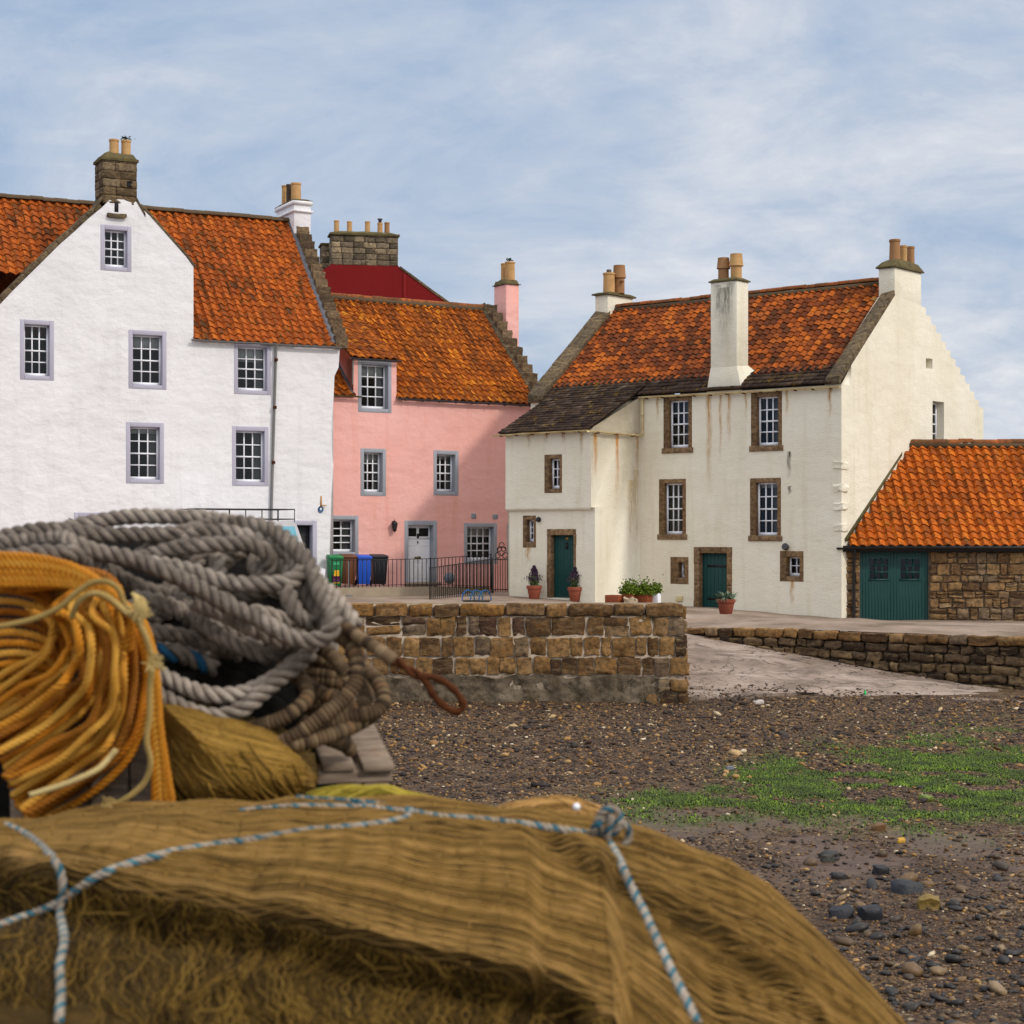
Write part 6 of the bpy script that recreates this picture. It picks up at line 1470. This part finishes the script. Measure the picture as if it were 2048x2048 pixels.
for rho in np.linspace(0.02, 1, 26):
    rows.append([tuple(bag_pt(a, rho)) for a in np.linspace(0, 2*math.pi, 73)]); uv += [(rho, a) for a in np.linspace(0, 6.28, 73)]
for w in (.12,.3): rows.append([tuple(Vector(q)+Vector((0,w,-.02))) for q in rows[25]]); uv += [(1+w, a) for a in np.linspace(0, 6.28, 73)]
k.grid(rows, 0, np.array(uv)); bag = k.build('fishing_net', M['olive'], None, smooth=80); tag(bag, 'bulging olive net bundle right of the orange rope coil', 'fishing net', 'fishing nets heaped on the pier'); bvB = bvh_of(bag)
k = MB()
for i in range(620):
    f_ = i/620; ty = 1412+f_*260+random.gauss(0,5); A_ = (315+random.gauss(0,6), 1404+f_*70+random.gauss(0,10)); B_ = (640, 1560+(f_-.5)*150+random.gauss(0,14)); mid_ = (420+random.gauss(0,10), 1425+f_*200); m2 = (540, 1462+f_*185)
    C = lay(bvB, [A_, mid_, m2, B_], random.uniform(.001,.007), 11)
    if len(C) > 5: k.tube(C, .0025, 3, cap=False)
for i in range(90):   # slack meshes
    px, py = random.uniform(330,590), random.uniform(1480,1640); C = lay(bvB, [(px,py),(px+18,py+26+random.gauss(0,6)),(px+44+random.gauss(0,9),py+58),(px+70,py+86)], random.uniform(.006,.02), 8)
    if len(C) > 4: k.tube(C, .0034, 3, cap=False)
k.build('net_twine', M['olivestrand'], bag, smooth=180)

# ---- added netting core that carries everything, near-black to put shade in the gaps
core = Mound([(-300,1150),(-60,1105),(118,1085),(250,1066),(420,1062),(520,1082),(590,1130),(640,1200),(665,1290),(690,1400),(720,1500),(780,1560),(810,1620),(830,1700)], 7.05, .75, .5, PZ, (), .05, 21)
cm = core.mesh(120, 60); M['gapshade'] = fibre('gap_shade_netting', [(.3, lin(8,7,5)), (.55, lin(18,15,12)), (.8, lin(32,28,22))], (5, 40, 1)); co = cm.build('fishing_net', M['gapshade'], None, smooth=80); tag(co, 'net heap added under the grey rope, coloured near-black as shade in the gaps', 'fishing net', 'fishing nets heaped on the pier')
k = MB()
for i in range(60):
    px, py = random.gauss(648,14), random.gauss(1566,9); C = [P(px+random.gauss(0,10), py+random.gauss(0,8), 6.25+random.random()*.1) for _ in range(4)]; C, _ = resample(C, .012); k.tube(C, .004, 4, cap=False)
k.build('teal_scrap', plain('teal_twine_net', lin(10,96,84), .85, .2, 0, .4, 30), co, smooth=180)

# ---- heavy grey mooring rope
def greymat(name, stops):
    t = NT(name); c = t.coord(); n = t.noise(c, 16, 5, .65); n2 = t.noise(c, 3.0, 3, .6); sx_ = t.n('ShaderNodeSeparateXYZ'); t.l(t.n('ShaderNodeTexCoord').outputs['UV'], sx_.inputs[0]); f = t.math('ADD', t.math('ADD', t.math('MULTIPLY', n, .5), t.math('MULTIPLY', n2, .4)), t.math('MULTIPLY', sx_.outputs[0], .16)); b = t.ramp(f, stops); b = t.mix(t.ramp(t.noise(c, 5, 4, .7), [(.55, g1(0)), (.72, g1(.45))]), b, lin(70,62,40))
    t.bump([(t.noise(c, 90, 4, .7), .006), (n, .006)]); return t.fin(b, .95, .1)
M['grope'] = greymat('grey_hawser', [(.30, lin(60,54,48)), (.50, lin(124,113,102)), (.70, lin(182,169,154))])
M['blueyarn'] = greymat('blue_yarn', [(.3, lin(30,60,84)), (.6, lin(40,96,130))])
GR = .0305
paths = [  # px, py, distance
 [(-60,1085,6.6),(60,1072,6.65),(125,1058,6.7),(160,1050,6.7),(203,1041,6.7),(255,1036,6.7),(320,1033,6.7),(372,1033,6.7),(423,1036,6.7),(470,1044,6.7),(540,1062,6.75)],
 [(-40,1080,6.4),(60,1062,6.4),(118,1063,6.4),(165,1067,6.4),(229,1071,6.4),(307,1068,6.4),(359,1063,6.4),(423,1050,6.45),(475,1046,6.4),(527,1056,6.35),(565,1073,6.3),(592,1094,6.25),(612,1122,6.2),(627,1152,6.15),(645,1192,6.1),(662,1225,6.05),(666,1250,6.0),(652,1274,6.0),(622,1283,6.0),(582,1275,6.0),(540,1253,6.0),(514,1236,6.02),(462,1211,6.05),(411,1184,6.07),(372,1162,6.1),(333,1143,6.1),(294,1129,6.12),(255,1118,6.13),(211,1108,6.15),(178,1097,6.15),(147,1085,6.15),(118,1077,6.2),(40,1082,6.3),(-40,1100,6.3)],
 [(270,1120,6.3),(300,1109,6.3),(333,1101,6.28),(372,1095,6.26),(411,1090,6.25),(462,1089,6.25),(501,1090,6.25),(527,1101,6.25),(543,1120,6.27),(540,1150,6.3),(520,1180,6.35),(480,1200,6.4)],
 [(262,1122,6.45),(300,1100,6.45),(335,1084,6.42),(385,1070,6.4),(436,1066,6.38),(488,1072,6.36),(540,1084,6.34),(577,1106,6.3),(594,1135,6.28),(600,1165,6.3),(590,1195,6.35)],
 [(300,1128,6.22),(340,1133,6.2),(385,1143,6.18),(430,1157,6.16),(475,1166,6.15),(520,1169,6.14),(560,1168,6.14),(590,1158,6.15),(606,1140,6.2)],
 [(572,1178,6.12),(582,1205,6.1),(600,1232,6.1),(625,1248,6.12)],
 [(330,1172,6.5),(360,1200,6.4),(385,1226,6.3),(411,1252,6.25),(449,1278,6.2),(488,1297,6.18),(530,1310,6.2),(565,1303,6.22),(592,1284,6.25),(606,1262,6.3)],
 [(270,1196,6.3),(291,1200,6.3),(320,1206,6.3),(352,1220,6.3),(385,1241,6.35),(420,1270,6.4)],
 [(270,1256,6.2),(299,1262,6.2),(346,1268,6.22),(385,1276,6.25),(430,1290,6.3),(480,1310,6.4)],
 [(300,1302,6.2),(346,1306,6.2),(385,1317,6.25),(430,1340,6.3)],
 [(290,1335,6.15),(322,1350,6.12),(372,1373,6.1),(423,1389,6.08),(465,1392,6.08),(503,1382,6.1),(560,1350,6.15),(600,1312,6.2),(628,1280,6.25)],
 [(290,1372,6.05),(322,1392,6.02),(359,1412,6.0),(405,1428,6.0),(449,1432,6.0),(488,1416,6.0),(519,1390,6.02),(553,1361,6.05),(586,1336,6.08),(620,1305,6.12)],
 [(392,1206,6.2),(436,1224,6.15),(475,1242,6.12),(514,1262,6.1),(553,1281,6.12),(590,1290,6.2)],
 [(640,1170,6.35),(662,1190,6.3),(684,1212,6.25),(702,1232,6.22),(713,1252,6.2)],
 [(-40,1120,6.1),(60,1108,6.1),(118,1110,6.1),(145,1110,6.1),(168,1122,6.15),(195,1138,6.2)],
 [(430,1108,6.35),(434,1130,6.33),(437,1156,6.3)], [(508,1118,6.35),(512,1135,6.33),(520,1160,6.3)],
 [(560,1120,6.3),(575,1150,6.3),(588,1185,6.28),(600,1215,6.3)],
 [(600,1170,6.2),(618,1200,6.18),(640,1235,6.15),(650,1262,6.15)],
 [(210,1135,6.4),(250,1160,6.4),(300,1180,6.42),(350,1190,6.45)]]
k = MB()
for i, pth in enumerate(paths):
    ms = (0,0,1) if i == 9 else (0,0,0)
    rope(k, [P(x, y, Y) for x, y, Y in pth], GR, 4.1, 3, 8, GR*.2, ms, jit=.003, groove=.57)
for i in range(17):   # the lower turns of the coil, deeper in the heap
    cx_, cy_ = random.gauss(430,60), random.gauss(1235,60); rx, ry = random.uniform(90,190), random.uniform(40,120); a0 = random.random()*6.28; n_ = 14; Y0 = random.uniform(6.55,6.95)
    pth = [P(min(660, cx_+rx*math.cos(a0+t_)), max(1078, cy_+ry*math.sin(a0+t_)), Y0+.10*math.sin(t_*1.5+i)) for t_ in np.linspace(0, random.uniform(2.5,5.2), n_)]
    rope(k, pth, GR, 4.1, 3, 7, GR*.28, groove=.57)
gr = k.build('rope_coil', [M['grope'], M['blueyarn']], None, smooth=180); tag(gr, 'heap of thick grey twisted mooring rope piled on the pallet', 'rope')
# frayed fibres
# ---- brown disc-covered ground rope
t = NT('disc_rope'); uv = t.n('ShaderNodeTexCoord').outputs['UV']; sp_ = t.n('ShaderNodeSeparateXYZ'); t.l(uv, sp_.inputs[0]); wn = t.n('ShaderNodeTexWhiteNoise'); wn.noise_dimensions = '1D'; t.l(t.math('FLOOR', t.math('MULTIPLY', sp_.outputs[0], 66.0)), wn.inputs['W'])
b = t.ramp(wn.outputs['Value'], [(.0, lin(58,45,32)), (.4, lin(84,66,47)), (.75, lin(106,85,61)), (.92, lin(124,104,78)), (1, lin(112,72,38))]); b = t.mix(t.ramp(t.noise(t.coord(), 6, 4, .6), [(.5, g1(0)), (.75, g1(.35))]), b, lin(150,130,104)); M['disc'] = t.fin(b, .9, .2)
def discrope(mb, pts, R):
    C, x = resample(pts, .0021); rr = R*(.80+.20*np.abs(np.sin(x*math.pi*66))**.5)*(1+.02*np.sin(x*40)); mb.tube(C, rr, 14, 0, True, uvs=x)
k = MB()
dp_ = [[(640,1235,6.2),(671,1267,6.15),(697,1285,6.1),(712,1311,6.05),(715,1342,6.02),(707,1373,6.0),(681,1404,5.98),(642,1435,5.96),(604,1463,5.95),(572,1482,5.95),(545,1500,6.0)],
 [(700,1300,6.3),(728,1334,6.25),(748,1354,6.2),(762,1377,6.15),(768,1400,6.1),(757,1419,6.08),(728,1429,6.06),(690,1438,6.05),(655,1450,6.05),(616,1468,6.08),(580,1490,6.15)],
 [(570,1490,5.95),(600,1487,5.95),(632,1479,5.97),(668,1468,6.0),(705,1453,6.05),(735,1437,6.1),(755,1420,6.2)],
 [(700,1330,6.35),(722,1360,6.3),(733,1388,6.25),(723,1410,6.2),(700,1425,6.2)],
 [(590,1340,6.3),(610,1370,6.2),(614,1395,6.12),(592,1419,6.06),(558,1440,6.05),(510,1455,6.08),(470,1470,6.15)],
 [(630,1280,6.35),(650,1300,6.3),(670,1318,6.25),(690,1345,6.25)], [(600,1440,6.2),(640,1470,6.2),(690,1490,6.25),(700,1500,6.3)],
 [(560,1330,6.4),(600,1360,6.35),(650,1390,6.3),(690,1400,6.3)]]
for i in range(7): dp_.append([(random.uniform(560,600),1310+i*16,6.6),(640,1300+i*20+random.uniform(-10,10),6.5),(random.uniform(675,700),1330+i*15,6.5),(random.uniform(660,690),1390+i*10,6.5),(600,1430+i*6,6.55)])
for pth in dp_: discrope(k, [P(*q) for q in pth], .027)
dr_ = k.build('ground_rope', M['disc'], None, smooth=180); tag(dr_, 'brown disc-covered ground rope coiled over the pallet with a rusty eye at its end', 'rope')
k = MB(); C, x = resample([P(*q) for q in [(690,1255,6.1),(717,1274,6.05),(746,1292,6.0),(772,1310,5.97),(790,1323,5.95)]], .0021); k.tube(C, .0235*(.86+.14*np.abs(np.sin(x*math.pi*62))**.6), 14, 0, True, uvs=x*.5); k.build('rope_end', M['disc'], dr_, smooth=180)
k = MB(); rope(k, [P(*q) for q in [(786,1318,5.96),(805,1331,5.94),(825,1344,5.93),(848,1358,5.92)]], .0165, 9, 2, 10)
lp = [(840,1353),(862,1354),(884,1362),(904,1376),(920,1395),(927,1412),(918,1422),(902,1421),(884,1409),(868,1392),(858,1374),(848,1360),(838,1350)]; C, x = resample([P(a_, b_, 5.92) for a_, b_ in lp], .006); k.tube(C, .0125*(1+.12*np.sin(x*120)), 10)
k.build('rope_eye', M['rust'], dr_, smooth=180)
# ---- coil of orange rope with beige lashing
M['orope'] = strandmat('orange_rope', [(.15, lin(88,48,8)), (.35, lin(150,86,10)), (.6, lin(190,120,22)), (.85, lin(208,158,66))], .8, True)
M['beige'] = strandmat('beige_twine', [(.15, lin(130,106,56)), (.5, lin(176,148,88)), (.85, lin(206,184,128))], .9, True)
k = MB(); OR = .0138
inner = [(60,1215),(92,1228),(102,1252),(94,1278),(70,1300),(10,1340),(-60,1390)]
outer_ = [(262,1222),(285,1290),(293,1390),(282,1480),(244,1548),(170,1602),(60,1665)]
for i in range(38):
    f_ = ((i*.618) % 1.0)**.9; lay_ = i/38; pth = []
    for (ax, ay), (bx, by) in zip(inner, outer_):
        e = random.gauss(0, 5); pth.append(P(ax+(bx-ax)*f_+e, ay+(by-ay)*f_+random.gauss(0,7), 5.92-.30*math.sin(f_*2.6+.3)+.34*(1-lay_)+random.gauss(0,.03)))
    start = P(ax*0+ (118-(1-f_)*60), 1140+f_*10, 5.9); pth = [P(60-120*f_+random.gauss(0,8), 1128+60*(1-f_)+random.gauss(0,6), 5.85+.25*(1-lay_)), P(140+60*f_, 1150+25*(1-f_)+random.gauss(0,5), 5.78+.25*(1-lay_))]+pth if i % 2 else pth
    rope(k, pth, OR*random.uniform(.85,1.05), 4.2, 3, 6, OR*.45)
for j in range(12): rope(k, [P(-90,1165+j*24,5.95), P(10,1160+j*21,5.93), P(80,1180+j*19,5.92), P(108,1226+j*16,5.93), P(80,1288+j*15,5.95), P(-30,1350+j*14,5.96)], OR*random.uniform(.85,1.05), 4.2, 3, 6, OR*.45)
for i in range(12):   # top of the bundle, running over the lashing and down the right side
    d_ = i*4.2; jx = random.gauss(0,3); rope(k, [P(-80,1110+d_*1.3,5.75), P(40,1112+d_*1.2,5.72), P(118,1124+d_*.95,5.7), P(165,1142+d_*.7,5.68), P(207,1168+d_*.5,5.66), P(245,1205+d_*.25,5.64), P(272+jx,1232+d_*.1,5.62), P(298+jx-i*1.5,1290,5.64), P(312+jx-i*2.6,1370,5.66), P(318+jx-i*3.2,1450,5.68), P(330+jx-i*5,1530,5.7), P(346+jx-i*9,1625,5.72)] if i < 5 else [P(-80,1110+d_*1.3,5.75), P(40,1112+d_*1.2,5.72), P(118,1124+d_*.95,5.7), P(165,1142+d_*.7,5.68), P(207,1168+d_*.5,5.66), P(240,1203+d_*.25,5.66), P(262,1240,5.7), P(270-i*2,1300,5.74)], OR, 4.2, 3, 6, OR*.45)
orc = k.build('rope_coil', M['orope'], None, smooth=180); tag(orc, 'hank of thin orange rope lashed with beige twine at the left edge', 'rope')
k = MB()
for pth in ([(-40,1260,5.56),(60,1240,5.56),(118,1215,5.55),(150,1187,5.54),(185,1165,5.53),(215,1164,5.52),(236,1178,5.52),(248,1205,5.53),(262,1228,5.53)],
            [(143,1235,5.6),(155,1207,5.56),(178,1188,5.53),(203,1188,5.52),(228,1203,5.51),(252,1224,5.5),(275,1240,5.5),(290,1268,5.5),(300,1300,5.52),(308,1322,5.53)],
            [(306,1322,5.52),(300,1370,5.54),(299,1430,5.55),(293,1480,5.56),(301,1525,5.58),(288,1565,5.6),(255,1595,5.6),(210,1618,5.6),(150,1645,5.6),(60,1690,5.62)],
            [(60,1590,5.6),(118,1572,5.6),(160,1556,5.6),(200,1535,5.62),(232,1500,5.66)]): rope(k, [P(*q) for q in pth], OR*.72, 4.2, 3, 6, OR*.4)
for a_ in range(7):
    th = np.linspace(-1.3, 1.6, 8); k.tube([P(262+a_*3.2+10*math.cos(t_), 1216+a_*1.6+22*math.sin(t_)-8, 5.50-.02*math.cos(t_)) for t_ in th], .006, 6)
for cx_, cy_, n_, s_ in ((280,1222,70,15),(308,1328,60,13),(216,1612,40,10)):
    for i in range(n_):
        c = Vector((cx_+random.gauss(0,s_*.4), cy_+random.gauss(0,s_*.5))); e = Vector((random.gauss(.5,1), random.gauss(-.4,1))).normalized()*s_*random.uniform(.6,1.5); k.tube([P(c.x, c.y, 5.49), P(c.x+e.x*.5, c.y+e.y*.5-2, 5.48), P(c.x+e.x, c.y+e.y, 5.48)], .0022, 4, cap=False)
k.build('lashing', M['beige'], orc, smooth=180)
# ---- grey fish box board behind the orange rope
k = MB(); bx = tag(empty('wooden_crate', P(230,1640,6.0)), 'weathered grey wooden crate behind the orange rope', 'crate')
o0 = P(230,1640,6.0)
for i in range(4):
    x0 = -.34+i*.135
    for zz_ in (0,): k = MB(); k.hexa([(x0,-.0,-.85),(x0+.128,-.0,-.85),(x0+.128,.03,-.85),(x0,.03,-.85),(x0-.03,.06,.28),(x0+.098,.06,.28),(x0+.098,.09,.28),(x0-.03,.09,.28)]); k.build('plank', M['plank'], bx, bevel=.005)
k = MB(); k.box(-.36,.2,.035,.09,-.7,-.6); k.box(-.36,-.30,.1,.6,-.85,.2); k.box(.14,.2,.1,.6,-.85,.2); k.box(-.36,.2,.6,.64,-.85,.2); k.build('crate_side', M['plank'], bx)
# ---- pallet under the ropes
pl_o = P(730,1545,6.25); pal = tag(empty('pallet', pl_o, math.radians(13)), 'weathered grey wooden pallet sticking out from under the brown ground rope', 'pallet')
tilt = .20
def slab(k, x0, x1, y0, y1, z0, z1):
    sh = lambda y: y*tilt
    k.hexa([(x0,y0,z0+sh(y0)),(x1,y0,z0+sh(y0)),(x1,y1,z0+sh(y1)),(x0,y1,z0+sh(y1)),(x0,y0,z1+sh(y0)),(x1,y0,z1+sh(y0)),(x1,y1,z1+sh(y1)),(x0,y1,z1+sh(y1))])
for i in range(6):
    x1 = .105-i*.138; k = MB(); slab(k, x1-.112, x1, random.uniform(-.03,.02), .8, 0, .024); k.build('deck_board', M['plank'], pal, bevel=.006)
for y0 in (.02,.36,.68):
    k = MB(); slab(k, -.72, .10, y0, y0+.09, -.045, -.002); k.build('stringer', M['plank'], pal, bevel=.006)
for x0 in (-.7,-.33,.0):
    for y0 in (.02,.36,.68): k = MB(); slab(k, x0, x0+.09, y0, y0+.085, -.145, -.047); k.build('block', M['plank'], pal, bevel=.006)
for x0 in (-.7,-.33,.0): k = MB(); slab(k, x0-.005, x0+.095, 0, .8, -.17, -.148); k.build('base_board', M['plank'], pal, bevel=.006)

# ---- blue and white rope on the nets
t = NT('white_yarn'); M['wyarn'] = greymat('white_yarn', [(.3, lin(112,100,86)), (.55, lin(160,148,132)), (.75, lin(196,186,172))]); M['byarn'] = greymat('turquoise_yarn', [(.3, lin(26,62,74)), (.55, lin(60,108,122)), (.75, lin(104,146,154))])
k = MB(); BR = .0122
def lrope(pts, off=.02, R=BR, pre=(), post=()):
    C = list(pre)+lay(bvA, pts, off, 16)+list(post)
    if len(C) > 3: rope(k, C, R, 4.6, 3, 7, R*.35, (0,1,0))
lrope([(-60,1872),(60,1830),(118,1805),(150,1782),(200,1750),(260,1728),(330,1708),(420,1692),(500,1681),(600,1664),(700,1655),(780,1645),(818,1633),(826,1622)])
lrope([(480,1624),(560,1616),(640,1614),(730,1616),(790,1622),(826,1626),(880,1634),(960,1640),(1040,1648),(1100,1656),(1150,1664),(1190,1670),(1222,1672)], .022)
lrope([(1222,1690),(1236,1715),(1250,1745),(1266,1780),(1284,1815),(1305,1860),(1326,1905),(1345,1945),(1370,1995),(1395,2045)], .02)
lrope([(10,1650),(50,1668),(90,1700),(118,1735),(126,1780),(121,1830),(128,1880),(120,1930),(122,1990),(118,2045)], .026)
C = [P(592,1597,5.55),P(640,1600,5.5),P(700,1603,5.46),P(760,1610,5.42),P(800,1617,5.4)]+lay(bvA, [(826,1624),(850,1629)], .022, 10); rope(k, C, BR*.95, 4.6, 3, 7, BR*.35, (1,1,0))
# the knot
kc_ = cast(bvA, 1224, 1676, .03) or P(1224,1676,5.3); Yk = kc_.y
kn = [(1196,1640),(1204,1625),(1222,1618),(1238,1628),(1240,1648),(1228,1664),(1208,1662),(1196,1650),(1206,1640),(1230,1642),(1252,1652),(1258,1672),(1248,1692),(1232,1706),(1218,1694),(1216,1668),(1222,1640),(1216,1626),(1200,1634),(1190,1656),(1176,1680),(1186,1694),(1210,1696),(1230,1690)]
rope(k, [P(x, y, Yk-.02-.025*abs(math.sin(i*1.1))) for i, (x, y) in enumerate(kn)], BR, 4.6, 3, 7, BR*.35, (0,1,0))
rp = k.build('lashing_rope', [M['wyarn'], M['byarn']], None, smooth=180); tag(rp, 'blue and white twisted rope tied in a knot across the brown net pile', 'rope')
# small white float on the tan net
p = P(1153,1614,5.55); k = MB(); k.lathe(0,0,[(.012*math.sin(a_), -.012*math.cos(a_)) for a_ in np.linspace(.05,3.09,10)],14); tag(k.build('net_float', M['white'], None, smooth=80, loc=p), 'small white net float on the tan net hump', 'float')
# ------------------------------------------------------------------ sky, sun, camera
SUN_AZ, SUN_EL = math.radians(56), math.radians(40)
S = Vector((math.sin(SUN_AZ)*math.cos(SUN_EL), -math.cos(SUN_AZ)*math.cos(SUN_EL), math.sin(SUN_EL)))
L = bpy.data.lights.new('sun', 'SUN'); L.energy = 1.6; L.angle = math.radians(4); L.color = (1.0, .94, .85)
so = bpy.data.objects.new('sun', L); COL.objects.link(so); so.rotation_euler = S.to_track_quat('Z', 'Y').to_euler()
w = bpy.data.worlds.new('World'); scene.world = w; w.use_nodes = True; nt = w.node_tree; bg = nt.nodes['Background']; bg.inputs[1].default_value = .1
class WT(NT):
    def __init__(s): s.t = nt
t = WT(); sky = t.n('ShaderNodeTexSky'); sky.sky_type = 'NISHITA'; sky.sun_disc = False; sky.sun_elevation = SUN_EL
sky.sun_rotation = math.atan2(S.x, S.y); sky.air_density = 1.0; sky.dust_density = 1.5; sky.ozone_density = 2.0
gen = t.n('ShaderNodeTexCoord').outputs['Generated']; nv = t.n('ShaderNodeVectorMath'); nv.operation = 'NORMALIZE'; t.l(gen, nv.inputs[0])
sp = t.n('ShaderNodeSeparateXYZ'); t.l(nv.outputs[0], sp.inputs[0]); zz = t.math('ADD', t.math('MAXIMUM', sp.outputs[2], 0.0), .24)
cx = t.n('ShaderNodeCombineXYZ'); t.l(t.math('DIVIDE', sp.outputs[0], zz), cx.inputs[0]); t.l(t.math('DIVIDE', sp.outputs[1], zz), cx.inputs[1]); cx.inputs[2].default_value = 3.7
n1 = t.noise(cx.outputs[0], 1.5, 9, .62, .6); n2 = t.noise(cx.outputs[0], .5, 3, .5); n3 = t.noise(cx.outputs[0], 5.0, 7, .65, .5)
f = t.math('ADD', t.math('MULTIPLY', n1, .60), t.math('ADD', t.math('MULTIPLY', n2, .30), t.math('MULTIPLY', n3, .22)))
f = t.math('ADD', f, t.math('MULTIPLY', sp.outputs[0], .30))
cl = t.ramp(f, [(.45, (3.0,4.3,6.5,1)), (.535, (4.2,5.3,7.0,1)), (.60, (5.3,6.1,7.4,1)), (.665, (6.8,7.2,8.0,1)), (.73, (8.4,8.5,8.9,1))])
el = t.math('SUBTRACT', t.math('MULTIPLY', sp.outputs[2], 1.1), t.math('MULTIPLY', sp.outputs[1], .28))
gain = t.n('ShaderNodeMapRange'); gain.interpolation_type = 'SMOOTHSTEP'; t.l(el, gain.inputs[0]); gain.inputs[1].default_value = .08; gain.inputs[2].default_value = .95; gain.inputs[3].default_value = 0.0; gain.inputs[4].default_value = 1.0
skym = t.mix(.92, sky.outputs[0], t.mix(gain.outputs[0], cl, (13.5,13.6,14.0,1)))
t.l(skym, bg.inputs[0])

cd = bpy.data.cameras.new('camera'); cam = bpy.data.objects.new('camera', cd); COL.objects.link(cam); scene.camera = cam
cam.location = CAM; cam.rotation_euler = (math.pi/2, 0, 0)
cd.sensor_fit = 'HORIZONTAL'; cd.sensor_width = 36.0; cd.lens = F*36.0/2048; cd.shift_y = (H0-1024)/2048
cd.clip_start = .1; cd.clip_end = 3000
cd.dof.use_dof = True; cd.dof.focus_distance = 52.0; cd.dof.aperture_fstop = 4.5
scene.view_settings.view_transform = 'Standard'; scene.view_settings.look = 'None'; scene.view_settings.exposure = 0.0; scene.view_settings.gamma = 1.0
scene.view_settings.use_curve_mapping = False
scene.render.engine = 'CYCLES'; scene.cycles.max_bounces = 6; scene.cycles.transparent_max_bounces = 8; scene.cycles.use_denoising = True
scene.render.film_transparent = False
